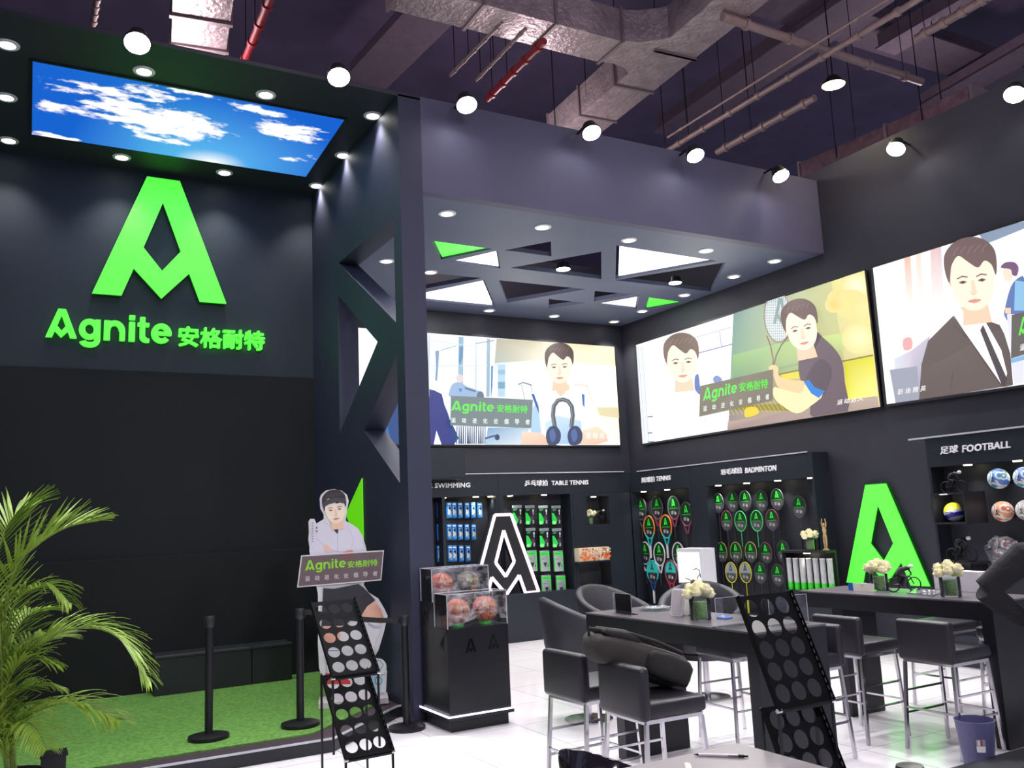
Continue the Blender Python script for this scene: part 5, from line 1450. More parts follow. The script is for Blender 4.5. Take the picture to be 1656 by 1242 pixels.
# ------------------------------------------------------------------ bar stools
m_leath = M('black_leather', (36, 34, 40), .38, bump=.15, bscale=180, var=.1)
def make_stool(label):
    """faces +X locally: back at x = 0"""
    t = thing('bar_stool', label, 'stool', (0, 0, 0), 0, 'leather bar stools')
    w = .45
    MB().rbox((.05, -w / 2, .655), (.47, w / 2, .745), .025, 4).build('seat', m_leath, t, smooth=True)
    MB().rbox((0, -w / 2 - .005, .645), (.075, w / 2 + .005, .945), .03, 4).build('backrest', m_leath, t, smooth=True)
    f = MB()
    for a, b in (((.04, -.20), (.44, -.20)), ((.44, -.20), (.44, .20)), ((.44, .20), (.04, .20)), ((.04, .20), (.04, -.20))): f.bar((*a, .64), (*b, .64), .022)
    f.build('seat_frame', m_chrome, t)
    L4 = [(.045, -.20), (.44, -.20), (.44, .20), (.045, .20)]; out = [(.0, -.225), (.47, -.225), (.47, .225), (.0, .225)]
    for (x, y), (X, Y) in zip(L4, out): MB().bar((x, y, .63), (X, Y, .002), .022).build('leg', m_chrome, t)
    def lp(i, z): f = 1 - z / .63; return Vector((L4[i][0] + (out[i][0] - L4[i][0]) * f, L4[i][1] + (out[i][1] - L4[i][1]) * f, z))
    for i, j, z in ((0, 1, .42), (2, 3, .42), (1, 2, .28), (3, 0, .30), (0, 1, .26), (2, 3, .26)):
        MB().bar(lp(i, z), lp(j, z), .014).build('footrest', m_chrome, t)
    return t
stool = make_stool('black leather bar stool with the backpack on it')
stool.location = (3.13, 4.42, 0); stool.rotation_euler = (0, 0, R(-2))
for loc, rz, lab in (((3.15, 5.08, 0), 2, 'black leather bar stool behind the one with the backpack'), ((5.72, 5.08, 0), 0, 'black leather bar stool at the far table, nearer the rackets'),
                     ((5.86, 4.40, 0), -1, 'black leather bar stool at the far table, beside the waste bin'), ((5.36, 4.90, 0), 180, 'black bar stool on the far side of the middle table, close to its end'),
                     ((5.40, 5.62, 0), 178, 'black bar stool on the far side of the middle table, toward the tub chairs'), ((7.62, 4.62, 0), 180, 'black bar stool beyond the far table, before the footballs'), ((7.64, 5.30, 0), 180, 'black bar stool beyond the far table, before the green emblem')):
    dup(stool, loc, lab, R(rz))

# ------------------------------------------------------------------ tub chairs
m_tub = M('charcoal_tub', (40, 39, 46), .5, bump=.2, bscale=150, var=.08)
def make_tub(label, loc, rz):
    """opening toward local +X"""
    t = thing('tub_chair', label, 'armchair', loc, rz, 'charcoal tub chairs')
    UP = .27
    def h(a):
        f = (1 + math.cos(a)) / 2
        return .52 + .30 * f ** 1.3
    def ringpt(a, r, z): return Vector((-math.cos(a) * r * 1.0, math.sin(a) * r * 1.05, z + UP))
    N = 40; A = R(128); rings = []
    for k in range(N + 1):
        a = -A + 2 * A * k / N; H = h(a)
        rings.append([ringpt(a, .30, .12), ringpt(a, .37, .40), ringpt(a, .41, H - .03), ringpt(a, .40, H), ringpt(a, .36, H + .012), ringpt(a, .33, H - .02), ringpt(a, .30, .44), ringpt(a, .27, .14)])
    MB().loft(rings).build('shell', m_tub, t, smooth=60)
    MB((0, 0, -UP)).lathe([(0, .18), (.27, .18), (.29, .22), (.29, .40), (.27, .44), (.0, .455)], n=32, sy=1.03).build('seat_cushion', m_tub, t, smooth=True)
    MB((0, 0, -UP)).lathe([(.0, .12), (.29, .12), (.28, .17), (0, .17)], n=32).build('under_frame', m_black, t, smooth=True)
    MB().cyl((0, 0, .03), (0, 0, .12 + UP), .032, n=16).build('column', m_chrome, t, smooth=True)
    MB().lathe([(0, .001), (.22, .001), (.22, .012), (.05, .03), (0, .03)], n=32).build('base_disc', m_chrome, t, smooth=True)
    return t
def fl(px, D):
    """floor point below a photo column at a given distance along the camera axis"""
    r = ray(px, 900); k = D / FOC
    return Vector((CAM.x + r.x * k, CAM.y + r.y * k, 0))
p = fl(938, 8.2); make_tub('charcoal tub chair closest to the lettering stand, turned to the middle table', (p.x, p.y, 0), R(-20))
p = fl(992, 9.2); make_tub('charcoal tub chair between the two others, before the tennis rackets', (p.x, p.y, 0), R(-75))
p = fl(1128, 8.9); make_tub('charcoal tub chair behind the rose vase, before the white display box', (p.x, p.y, 0), R(-130))
# glossy shell chair at the near table
p = fl(985, 3.95)
t = thing('shell_chair', 'glossy black shell chair tucked at the grey square table', 'chair', (p.x, p.y, 0), R(-28))
m_shell = M('gloss_black_shell', (30, 26, 36), .08, var=.05, coat=.5)
rings = []
N = 36
for k in range(N + 1):
    a = -R(115) + 2 * R(115) * k / N; f = (1 + math.cos(a)) / 2; H = .60 + .20 * f ** 1.1
    def q(r, z, s=1): return Vector((-math.cos(a) * r, math.sin(a) * r * 1.02, z))
    rings.append([q(.10, .43), q(.20, .45), q(.26, .54), q(.275, H - .01), q(.268, H), q(.255, H - .008), q(.24, .55), q(.18, .47), q(.10, .455)])
MB().loft(rings).build('shell', m_shell, t, smooth=60)
MB().lathe([(0, .425), (.2, .43), (.235, .47), (.225, .475), (.19, .45), (0, .44)], n=32).build('seat_pan', m_shell, t, smooth=True)
for a in (45, 135, 225, 315): MB().cyl((.12 * math.cos(R(a)), .12 * math.sin(R(a)), .43), (.22 * math.cos(R(a)), .22 * math.sin(R(a)), .001), .011, n=8).build('leg', m_chrome, t, smooth=True)

# ------------------------------------------------------------------ backpack on the near stool
m_bag = M('backpack_fabric', (46, 42, 40), .8, bump=.12, bscale=300, var=.08)
m_bag2 = M('backpack_dark', (34, 31, 31), .8, bump=.4, bscale=200, var=.15)
A0 = Vector((3.10, 4.66, 1.03)); A1 = Vector((3.66, 4.50, .84))
t = thing('backpack', 'dark olive backpack lying across the seat and back of a bar stool', 'backpack', (3.4, 4.5, .75))
o = t.location
ax_ = (A1 - A0).normalized(); sd = Vector((-.15, -.99, 0)).normalized(); up = sd.cross(ax_) * -1
if up.z < 0: up = -up
def sec(c, w, h, n=20, e=.6):
    out = []
    for k in range(n):
        a = 2 * math.pi * k / n; x, y = math.cos(a), math.sin(a)
        x = math.copysign(abs(x) ** e, x); y = math.copysign(abs(y) ** e, y)
        q = c + sd * x * w + up * y * h
        out.append(q + (sd * x + up * y) * .014 * noise.noise(q * 16))
    return out
Lb = (A1 - A0).length
prof = [(-.02, .05, .02, .015), (0, .10, .035, .015), (.03, .135, .07, .01), (.12, .15, .09, .005), (.3, .155, .10, 0), (.55, .155, .105, -.01), (.8, .15, .11, -.015), (.93, .13, .10, -.015), (1.0, .09, .06, -.015)]
MB(o).loft([sec(A0 + ax_ * Lb * u + up * dz, w, h) for u, w, h, dz in prof]).build('main_bag', m_bag, t, smooth=60)
MB(o).loft([sec(A0 + ax_ * Lb * u + sd * .135 + up * dz, w, h) for u, w, h, dz in ((.5, .03, .04, 0), (.55, .05, .07, 0), (.75, .055, .085, -.01), (.95, .05, .08, -.015), (1.0, .02, .04, -.015))]).build('side_pocket', m_bag2, t, smooth=60)
MB(o).loft([sec(A0 + ax_ * Lb * u + up * (h0), w, h) for u, w, h, h0 in ((.06, .08, .01, .10), (.1, .11, .03, .10), (.3, .12, .035, .11), (.42, .11, .03, .105), (.46, .08, .01, .10))]).build('top_pocket', m_bag2, t, smooth=60)
for s in (-1, 1):
    k = MB(o); k.tube([A0 + ax_ * .05 + sd * s * .08 + up * .11, A0 + ax_ * .2 + sd * s * .1 + up * .13, A0 + ax_ * .38 + sd * s * .09 + up * .125, A0 + ax_ * .55 + sd * s * .1 + up * .10], .012, 8); k.build('zip_line' if s > 0 else 'strap', m_bag2, t, smooth=True)
k = MB(o); k.tube([A0 + sd * -.03 + up * .06, A0 - ax_ * .02 + sd * .0 + up * .10, A0 + ax_ * .06 + sd * .05 + up * .11], .01, 8); k.build('top_handle', m_bag2, t, smooth=True)
k = MB(o); k.tube([A1 + sd * .04 + up * .02, A1 + ax_ * .04 + up * .05, A1 + ax_ * .03 + sd * -.05 + up * .08], .014, 8); k.build('buckle_strap', m_bag2, t, smooth=True)

# ------------------------------------------------------------------ things on the middle table
ZT1 = 1.0505
def holder(label, pL, pR, h, z=ZT1, deep=.06):
    t = thing('acrylic_holder', label, 'sign holder', (pL + pR) / 2, 0, 'clear acrylic holders')
    o = t.location; d = (pR - pL); n = Vector((-d.y, d.x, 0)).normalized()
    f = MB(o); f.prism([pL, pR, pR + Vector((0, 0, h)), pL + Vector((0, 0, h))], n * .004); f.build('clear_sheet', acr, t)
    e = MB(o)
    for a, b in ((pL, pL + Vector((0, 0, h))), (pR, pR + Vector((0, 0, h))), (pL + Vector((0, 0, h)), pR + Vector((0, 0, h)))): e.bar(a, b, .0018)
    e.build('polished_edge', M('acrylic_edge_white', (200, 202, 210), .3), t)
    b = MB(o); b.prism([pL + n * .005, pR + n * .005, pR + n * deep, pL + n * deep], (0, 0, .004)); b.build('foot', acr, t)
a, b = at(993, 991, z=ZT1), at(1022, 995, z=ZT1)
holder('clear acrylic sign holder at the stage end of the middle table', a, b, .155)
a, b = at(1158, 1020, z=ZT1), at(1205, 1018, z=ZT1)
a = at(1159.5, 1016, z=ZT1); b = at(1206, 1010, z=ZT1)
holder('clear acrylic sign holder beside the blue ring on the middle table', a, b, .19)
a = at(1246, 1014, z=ZT1); b = at(1308, 1008, z=ZT1)
holder('clear acrylic sign holder behind the perforated brochure rack', a, b, .19)
# glass dish
p = at(1060, 986, z=ZT1)
t = thing('glass_dish', 'shallow greenish glass dish on the middle table', 'dish', (p.x, p.y, ZT1))
MB().lathe([(0, .004), (.05, .006), (.12, .02), (.125, .024), (.12, .026), (.05, .012), (0, .01)], n=28).build('dish', clear_mat('green_glass', (.78, .92, .88), .35, .04), t, smooth=True)
# white phone-like tablet leaning on its stand
a = at(1084, 996, z=ZT1); b = at(1103, 998, z=ZT1)
t = thing('white_tablet', 'white rounded tablet propped upright on the middle table', 'tablet', (a + b) / 2 )
d = (b - a).normalized(); n = Vector((-d.y, d.x, 0)); H = .20; W_ = (b - a).length
def tp_(u, v, k): return a + d * (u * W_) + Vector((0, 0, v * H * .97 + .004)) + n * (.035 * v + k)
rr = [(.12, 0), (.88, 0), (1, .06), (1, .94), (.88, 1), (.12, 1), (0, .94), (0, .06)]
MB(t.location).prism([tp_(u, v, 0) for u, v in rr], n * .012).build('slab', m_white, t)
MB(t.location).prism([tp_(u * .86 + .07, v * .9 + .05, -.001) for u, v in rr], -n * .0012).build('screen', M('pale_screen', (196, 184, 190), .3), t)
k = MB(t.location); k.bar(tp_(.5, .7, .012), tp_(.5, 0, .07), .02, .004); k.build('stand', m_white, t)
# white card block
a = at(1106, 994, z=ZT1); b = at(1124, 996, z=ZT1)
t = thing('card_box', 'small ribbed white card box behind the white tablet', 'box', (a + b) / 2)
n = Vector((0, .09, 0)); x = b - a
MB(t.location).hexa([a, b, b + n, a + n] + [q + Vector((0, 0, .135)) for q in (a, b, b + n, a + n)]).build('box_body', M('ribbed_white', (222, 214, 208), .6, var=.18, vscale=60, stretch=(6, 6, .3)), t)
MB(t.location).hexa([q + Vector((0, 0, .136)) for q in (a, b, b + n, a + n)] + [q + Vector((0, 0, .142)) for q in (a, b, b + n, a + n)]).build('lid', m_white, t)
p = at(1141, 1003, z=ZT1); p.y += .06; rose_vase('glass vase of white roses on the middle table', (p.x + .01, p.y, ZT1), 1.25)
# blue ring
p = at(1172, 1000, z=ZT1)
t = thing('blue_ring', 'translucent blue rubber ring lying on the middle table', 'ring', (p.x, p.y, ZT1))
mb = M('blue_rubber', (110, 160, 236), .25, trans=.3)
MB().tube([(.05 * math.cos(a), .05 * math.sin(a), .0075) for a in [2 * math.pi * k / 24 for k in range(24)]], .007, 8, closed=True).build('outer_loop', mb, t, smooth=True)
MB().tube([(.03 * math.cos(a), .03 * math.sin(a), .008) for a in [2 * math.pi * k / 24 for k in range(24)]], .005, 8, closed=True).build('inner_loop', mb, t, smooth=True)
# black branching sculpture
YB_ = at(1120, 998, z=ZT1).y
def S(px, py): return at(px, py, y=YB_)
t = thing('antelope_sculpture', 'slender black antelope-like sculpture with branching horns behind the roses', 'sculpture', (S(1120, 998).x, YB_, ZT1))
o = t.location
g = MB(o); g.prism([at(*q, z=ZT1) for q in ((1114, 996), (1128, 999), (1133, 996), (1119, 993))], (0, 0, .008)); g.build('base', m_dkmetal, t)
g = MB(o); g.tube([S(1119.5, 996), S(1119.5, 980), S(1121, 962)], .008, 8); g.build('leg', m_dkmetal, t, smooth=True)
g = MB(o); g.tube([S(1121, 964), S(1125, 950), S(1124.5, 943), S(1121, 940), S(1116, 944)], .014, 10, radii=[.018, .02, .022, .016, .006]); g.build('body', m_dkmetal, t, smooth=True)
for pts in ([(1126, 944), (1128, 934), (1132, 928), (1131, 922), (1126, 919.5), (1121, 921)], [(1121, 941), (1116, 938), (1109, 935)], [(1132, 927), (1133, 934)]):
    g = MB(o); g.tube([S(*q) for q in pts], .0035, 6); g.build('horn', m_dkmetal, t, smooth=True)

# ------------------------------------------------------------------ things on the far table
ZT2 = 1.0505
a, b = at(1383, 955, z=ZT2), at(1397, 956, z=ZT2)
t = thing('blue_box', 'small blue box next to the white tissue block on the far table', 'box', (a + b) / 2)
MB(t.location).hexa([a, b, b + Vector((0, .07, 0)), a + Vector((0, .07, 0))] + [q + Vector((0, 0, .062)) for q in (a, b, b + Vector((0, .07, 0)), a + Vector((0, .07, 0)))]).build('box_body', M('box_blue', (34, 96, 180), .4), t)
MB(t.location).prism([a + Vector((0, -.0015, .02)), b + Vector((0, -.0015, .02)), b + Vector((0, -.0015, .045)), a + Vector((0, -.0015, .045))], (0, .001, 0)).build('printed_band', M('pale_blue_band', (130, 176, 226), .4), t)
a, b = at(1397, 957, z=ZT2), at(1418, 957.5, z=ZT2); a.y += .02; b.y += .02
t = thing('tissue_box', 'small white tissue block next to the blue box on the far table', 'box', (a + b) / 2)
MB(t.location).hexa([a, b, b + Vector((0, .09, 0)), a + Vector((0, .09, 0))] + [q + Vector((0, 0, .07)) for q in (a, b, b + Vector((0, .09, 0)), a + Vector((0, .09, 0)))]).build('pack', M('tissue_white', (226, 220, 208), .7, var=.06), t)
c = (a + b) / 2 + Vector((0, .045, .0715)); MB(t.location).prism([c + Vector((-.03, -.008, 0)), c + Vector((.03, -.008, 0)), c + Vector((.03, .008, 0)), c + Vector((-.03, .008, 0))], (0, 0, .002)).build('slot', m_white, t)
p = at(1431, 955, z=ZT2); rose_vase('glass vase of white roses beside the cyclist sculpture on the far table', (p.x, p.y + .05, ZT2), 1.25)
p = at(1466, 957, z=ZT2); bike_figure('cyclist_sculpture', 'black cyclist sculpture with pale helmet on the far table', (p.x, p.y + .02, ZT2), R(28), .92, m_dkmetal).rotation_euler = (0, 0, R(-28))
p = at(1503, 960, z=ZT2)
t = thing('glass_tray', 'flat greenish glass tray on the far table', 'tray', (p.x, p.y, ZT2))
q = [at(*w, z=ZT2) for w in ((1466, 960), (1510, 965), (1527, 957), (1482, 953))]
MB(t.location).prism(q, (0, 0, .01)).build('tray', clear_mat('green_glass', (.78, .92, .88), .35, .04), t)
for i, (dx, dy) in enumerate(((0, 0), (.03, .02), (-.03, .03), (.05, -.01), (-.05, 0))):
    MB(t.location).ball((p.x + dx, p.y + dy, ZT2 + .020), .009, 10).build('sweet', m_white, t, smooth=True)
p = at(1548, 965, z=ZT2); rose_vase('glass vase of white roses beside the person, on the far table', (p.x, p.y + .05, ZT2), 1.3)
# white carry box with wire handle
a, b = at(1530, 956, z=ZT2), at(1604, 957, z=ZT2); a.y += .14; b.y += .14
a, b = at(1530, 951.5, z=ZT2), at(1604, 957, z=ZT2)
t = thing('gift_box', 'white carton with a green picture and wire handle, behind the roses near the person', 'box', (a + b) / 2)
H = .165; d = (b - a).normalized(); n = Vector((-d.y, d.x, 0)) * .12; o = t.location
if n.y < 0: n = -n
MB(o).hexa([a, b, b + n, a + n] + [q + Vector((0, 0, H)) for q in (a, b, b + n, a + n)]).build('carton', M('carton_white', (206, 198, 204), .6, var=.04), t)
k = Art(lambda u, v: a.lerp(b, u) - n * .008 + Vector((0, 0, v * H)), -n, .0005, o)
k.poly([(.5, .04), (.68, .04), (.68, .86), (.5, .86)], (240, 240, 240)); k.poly([(.53, .42), (.65, .42), (.65, .78), (.53, .78)], (60, 40, 44)); k.poly([(.53, .05), (.66, .05), (.66, .36), (.58, .52), (.53, .40)], (110, 210, 90)); k.line([(.72, 0), (.72, 1)], .02, (236, 232, 236))
k.build('printed_front', picture_mat('pack_print', 0, .3), t)
g = MB(o); m0 = a.lerp(b, .22)
g.tube([m0 + n * .5 + d * (-.07 * math.cos(q)) + Vector((0, 0, H + .09 * math.sin(q))) for q in [math.pi * k / 14 for k in range(15)]], .003, 6); g.build('wire_handle', m_chrome, t, smooth=True)

# ------------------------------------------------------------------ waste bin
p = at(1590, 1222, z=0)
t = thing('waste_bin', 'slate blue plastic waste bin with a white sticker beside the far table', 'bin', (5.86, 4.055, 0))
m_bin = M('bin_slate', (92, 90, 132), .5, var=.05)
MB().lathe([(0, .002), (.095, .002), (.128, .30), (.133, .305), (.124, .305), (.09, .01), (0, .01)], n=32).build('bucket', m_bin, t, smooth=True)
k = Art(lambda u, v: Vector((-.1165 * math.sin(R(54) + u) , -.1165 * math.cos(R(54) + u), v)) * 1, (-.5, -.8, 0), .0004)
def bw(u, v):
    r = .095 + .033 * (v / .30) + .0015; a = R(205) + u
    return Vector((math.cos(a) * r * 1.0, math.sin(a) * r, v))
k = Art(lambda u, v: bw(u, v), (0, 0, 0.0001), 0)
def patch(u0, u1, v0, v1, col, off):
    pts = [(u0 + (u1 - u0) * i / 6, v) for v in (v0, v1) for i in range(7)]
    kk = len(k.v); k.v += [bw(u, v) + Vector((math.cos(R(205) + u), math.sin(R(205) + u), 0)) * off for u, v in pts]; k.f += [[kk + i, kk + i + 1, kk + 7 + i + 1, kk + 7 + i] for i in range(6)]; k.c += [lin(col)] * 14
patch(.12, .62, .11, .195, (150, 146, 156), .0003); patch(.12, .62, .11, .15, (236, 232, 234), .0008); patch(.36, .46, .155, .19, (150, 60, 60), .0008); patch(.2, .32, .155, .19, (226, 226, 226), .0008)
k.build('sticker', picture_mat('pack_print', 0, .3), t)
g = MB(); g.tube([(.12, 0, .30), (.124, .0, .33), (.122, 0, .35)], .004, 6); g.build('handle_stub', m_bin, t)
# ------------------------------------------------------------------ barrier posts
def make_post(label, loc):
    t = thing('barrier_post', label, 'barrier post', loc, 0, 'black barrier posts')
    MB().lathe([(0, .001), (.165, .001), (.168, .012), (.165, .03), (.12, .042), (.04, .048), (0, .05)], n=40).build('base', m_dkmetal, t, smooth=40)
    MB().cyl((0, 0, .045), (0, 0, .92), .033, n=24).build('post', m_dkmetal, t, smooth=True)
    MB().lathe([(.0, .905), (.036, .905), (.041, .92), (.043, .985), (.04, .995), (0, .998)], n=24).build('head', M('post_head', (40, 40, 44), .35), t, smooth=40)
    MB().rbox((-.055, -.02, .925), (-.04, .02, .98), .004, 2).build('belt_clip', m_dkmetal, t)
    return t
post0 = make_post('black barrier post on the turf edge, closest to the palm', (1.49, 8.02, ST + .012))
dup(post0, (2.25, 7.97, ST + .012), 'black barrier post on the turf edge, next to the cardboard figure', R(160))
dup(post0, (3.15, 7.74, 0), 'black barrier post on the floor beside the column foot')
pf = at(1471, 1236, z=.998); dup(post0, (pf.x, pf.y, 0), 'black barrier post head poking up at the lower photo edge')
# retractable belt between the second and third posts
bb = MB(); A_, B_ = Vector((2.295, 7.97, ST + .98)), Vector((3.095, 7.74, .952))
pts = [A_.lerp(B_, k / 12) - Vector((0, 0, .02 * math.sin(math.pi * k / 12))) for k in range(13)]
for k in range(12): bb.bar(pts[k], pts[k + 1], .003, .045)
bb.build('barrier_belt', M('belt_black', (24, 24, 28), .7), label='black belt strung between two barrier posts by the column', cat='belt')

# ------------------------------------------------------------------ perforated brochure racks
def brochure_rack(label, p0, rz, w, d, h, z0, n, holes, r):
    """cascade of sloping perforated trays; p0 = back top corner of the first tray on the floor plan"""
    t = thing('brochure_rack', label, 'brochure rack', p0, rz, 'perforated brochure racks')
    L = math.hypot(d, h); sh = d / 2
    for k in range(n):
        sy = -k * sh; zt = z0 - k * h
        def P(u, v, off=0):   # u across 0..w, v down the slope 0..L
            return Vector((u, sy - d * v / L - off * h / L, zt - h * v / L - off * d / L * -1 if False else zt - h * v / L + off * d / L))
        hl = []
        rows_, cols_ = holes
        for j in range(rows_):
            for i in range(cols_):
                cx = w * (i + .5) / cols_ * .86 + w * .07; cv = L * (j + .62) / (rows_ + .35)
                hl.append([P(cx + r * math.cos(a), cv + r * math.sin(a)) for a in [2 * math.pi * q / 18 for q in range(18)]])
        nrm = Vector((0, -h / L, d / L)) * -.0025
        tr = MB(); tr.holed([P(0, 0), P(w, 0), P(w, L), P(0, L)], hl, nrm); tr.build('tray_panel', M('rack_black', (12, 12, 15), .75, spec=.15), t)
        s = MB()
        for u in (0, w):
            q = [P(u, 0), P(u, L), P(u, L, .028), P(u, 0, .028)]; s.prism(q, (.0025 if u == 0 else -.0025, 0, 0))
        q = [P(0, L), P(w, L), P(w, L, .035), P(0, L, .035)]; s.prism(q, (0, .0025, 0))
        s.build('side_flange', M('rack_black', (12, 12, 15), .75, spec=.15), t)
        st = MB()
        for j in range(15): st.bar(P(w - .0012, L * (j + .4) / 15.4, .014), P(w - .0012, L * (j + .95) / 15.4, .014), .004, .006)
        st.build('slot_row', M('slot_pale', (120, 116, 122), .5), t)
        lip = P(0, L)
        zb = max(.01, zt - 2 * h)
        for u in (.006, w - .006):
            MB().bar((u, lip.y - .004, lip.z), (u, lip.y - .004, zb), .012).build('strut', m_dkmetal, t)
            MB().cyl((u - .012, lip.y - .008, lip.z + .005), (u + .012, lip.y - .008, lip.z + .005), .011, n=10).build('bolt', m_chrome, t, smooth=True)
        tie = MB(); tie.bar((0, lip.y - .004, lip.z - .003), (w, lip.y - .004, lip.z - .003), .012); tie.build('cross_bar', m_dkmetal, t)
    f = MB(); ye = -(n + 1) * sh
    for u in (.006, w - .006):
        f.bar((u, ye - .004, z0 - n * h), (u, ye - .004, .006), .012); f.bar((u, -sh * (n - 1), z0 - (n - 1) * h), (u, -sh * (n - 1), .006), .012); f.bar((u, ye, .006), (u, -sh * (n - 1), .006), .012)
    f.build('foot_frame', m_dkmetal, t)
    return t
brochure_rack('black perforated brochure rack standing before the end of the middle table', (3.06, 3.30, 0), 0, .36, .21, .50, 1.39, 2, (5, 3), .043)
brochure_rack('black perforated brochure rack standing before the cardboard figure', (1.76, 6.0, 0), R(3), .32, .40, .45, 1.32, 2, (5, 3), .040)

# ------------------------------------------------------------------ cardboard figure of a sportsman on the stage
ND = Vector((-.327, -.945, 0)); YS = 8.62; PS = Vector((2.98, YS, 0)); RT = Vector((.945, -.327, 0))
def SP(px, py):
    """photo point to the upright board plane"""
    r = ray(px, py); t_ = (PS - CAM).dot(ND) / r.dot(ND); return CAM + r * t_
zb0 = ST + .012
st = thing('cardboard_figure', 'life-size cardboard cutout of a sportsman with headband and crossed arms on the stage', 'cutout', (PS.x, PS.y, zb0))
o = st.location
def S6(x, y): return (480 + x / 6.9, 780 + y / 6.9)
outl = [S6(*p) for p in ((300, 110), (330, 88), (420, 75), (500, 92), (560, 140), (580, 210), (562, 300), (545, 430), (620, 470), (690, 520), (735, 600), (775, 740), (800, 860))]
outl += [(598, 925), (588, 945), (596, 958), (612, 968), (622, 985), (627, 996), (621, 1022), (612, 1052), (606, 1062), (622, 1074), (626, 1086), (624, 1122), (618, 1131), (528, 1131), (522, 1100), (516, 1080), (514, 1040), (515, 1000), (514, 960), (508, 930), (500, 890)]
outl += [S6(*p) for p in ((150, 780), (128, 640), (135, 560), (130, 440), (150, 408), (195, 408), (218, 460), (300, 410), (300, 360), (262, 290), (255, 180), (270, 140))]
pts = [SP(*q) for q in outl]
for q in pts: q.z = max(q.z, zb0 + .04)
MB(o).prism(pts, -ND * .012).build('board', M('cutout_white', (226, 222, 228), .6, var=.02), st)
a = Art(SP, ND, .0007, o); a.k = 2
P = lambda l: [S6(*p) for p in l]
a.poly(P([(215, 480), (300, 440), (370, 470), (450, 575), (470, 470), (560, 460), (640, 500), (700, 560), (745, 700), (775, 820), (740, 1000), (220, 1170), (160, 900), (140, 640)]), (226, 222, 236), 2)
a.poly(P([(390, 490), (470, 490), (465, 560), (455, 580), (425, 545)]), (52, 50, 56))
a.line(P([(300, 440), (360, 480), (455, 580), (450, 780)]), .8, (196, 194, 206)); a.line(P([(470, 480), (458, 575)]), .8, (200, 198, 210)); a.line(P([(560, 480), (640, 640), (600, 760)]), .8, (206, 202, 214)); a.line(P([(220, 620), (300, 700), (420, 770), (560, 780)]), .9, (206, 202, 214))
a.poly(P([(300, 710), (340, 700), (375, 745), (370, 775), (320, 770)]), (246, 200, 180), 3); a.poly(P([(490, 800), (540, 770), (620, 755), (620, 810), (540, 850)]), (220, 160, 140), 3)
a.poly(P([(370, 440), (470, 440), (475, 490), (430, 510), (385, 485)]), (226, 176, 146))
T = frame2(S6(450, 455), S6(405, 150))
face(a, T); hair(a, T, (52, 44, 48))
a.poly([T(*q) for q in ((-.40, .62), (-.2, .72), (.1, .76), (.40, .66), (.42, .82), (.1, .92), (-.22, .88), (-.42, .78))], (66, 68, 80))
# shorts, legs, socks, shoes
a.poly([(523, 951), (540, 952), (580, 944), (588, 950), (607, 970), (594, 980), (585, 994), (570, 1000), (560, 1010), (520, 1014)], (46, 44, 52))
a.poly([(585, 994), (594, 980), (606, 972), (616, 985), (621, 1000), (616, 1010), (598, 1008)], [(232, 170, 150), (238, 186, 164), (236, 180, 158), (206, 140, 120), (200, 130, 110), (226, 170, 150), (236, 186, 164)])
a.poly([(590, 1002), (618, 1010), (606, 1040), (604, 1054), (596, 1040)], (226, 222, 230)); a.line([(594, 1006), (604, 1012), (617, 1012)], .9, (60, 60, 110)); a.line([(595, 1009), (604, 1015), (616, 1015)], .9, (60, 60, 110))
a.poly([(522, 1012), (552, 1012), (548, 1046), (526, 1046)], [(228, 166, 146), (236, 180, 160), (230, 170, 150), (210, 146, 124)])
a.poly([(526, 1046), (548, 1046), (546, 1090), (530, 1090)], (226, 222, 230)); a.line([(526, 1052), (548, 1052)], .9, (60, 60, 110))
a.poly([(526, 1088), (548, 1088), (566, 1100), (568, 1112), (528, 1112)], (206, 60, 66), 0); a.poly([(526, 1106), (568, 1106), (568, 1113), (526, 1113)], (236, 236, 238))
a.oval(612, 1078, 13, 14, (222, 226, 232)); a.line([(604, 1070), (614, 1067), (620, 1074), (614, 1084), (606, 1082)], 1.0, (70, 110, 130))
a.poly([(600, 1092), (622, 1092), (622, 1118), (602, 1124)], [(150, 200, 224), (206, 220, 230), (226, 226, 232), (180, 210, 226)]); a.oval(612, 1100, 6, 7, (70, 100, 120)); a.oval(612, 1100, 4.8, 5.6, (190, 220, 232))
for k in range(8): a.line([(504.5, 846 + k * 4.2), (507, 846.4 + k * 4.2)], 1.6, (150, 150, 156))
for k in range(2): a.line([(511, 853 + k * 6), (514, 853.5 + k * 6)], 3, (140, 140, 148))
a.build('printed_figure', picture_mat('figure_print', 0, .6), st)
sg = [S6(*p) for p in ((50, 815), (972, 756), (942, 1092), (5, 1172))]
def SQ(px, py): return SP(px, py) + ND * .03
MB(o).prism([SQ(*q) for q in sg], -ND * .012).build('sign_board', M('cutout_white', (226, 222, 228), .6), st)
a = Art(SQ, ND, .0007, o); a.k = 2
a.poly([S6(*p) for p in ((62, 828), (960, 770), (932, 1080), (20, 1158))], (112, 92, 98))
a.poly([S6(*p) for p in ((490, 800), (620, 790), (580, 850), (530, 860))], (128, 84, 84))
LG = (150, 226, 50)
a.agnite([S6(*p) for p in ((95, 872), (548, 838), (548, 945), (95, 985))], LG); a.text('安格耐特', [S6(*p) for p in ((568, 878), (900, 853), (900, 930), (568, 955))], LG, .022)
tq = [S6(*p) for p in ((96, 1048), (905, 985), (905, 1040), (96, 1103))]; n = len(TAG)
for i, ch in enumerate(TAG):
    u0 = i / (n - .45); a.text(ch, [quad_map(tq, u, v) for u, v in ((u0, 1), (u0 + .065, 1), (u0 + .065, 0), (u0, 0))], (214, 210, 212), .02)
a.build('sign_print', picture_mat('figure_print', 0, .6), st)
bs = MB(o); c = Vector((PS.x, PS.y, zb0))
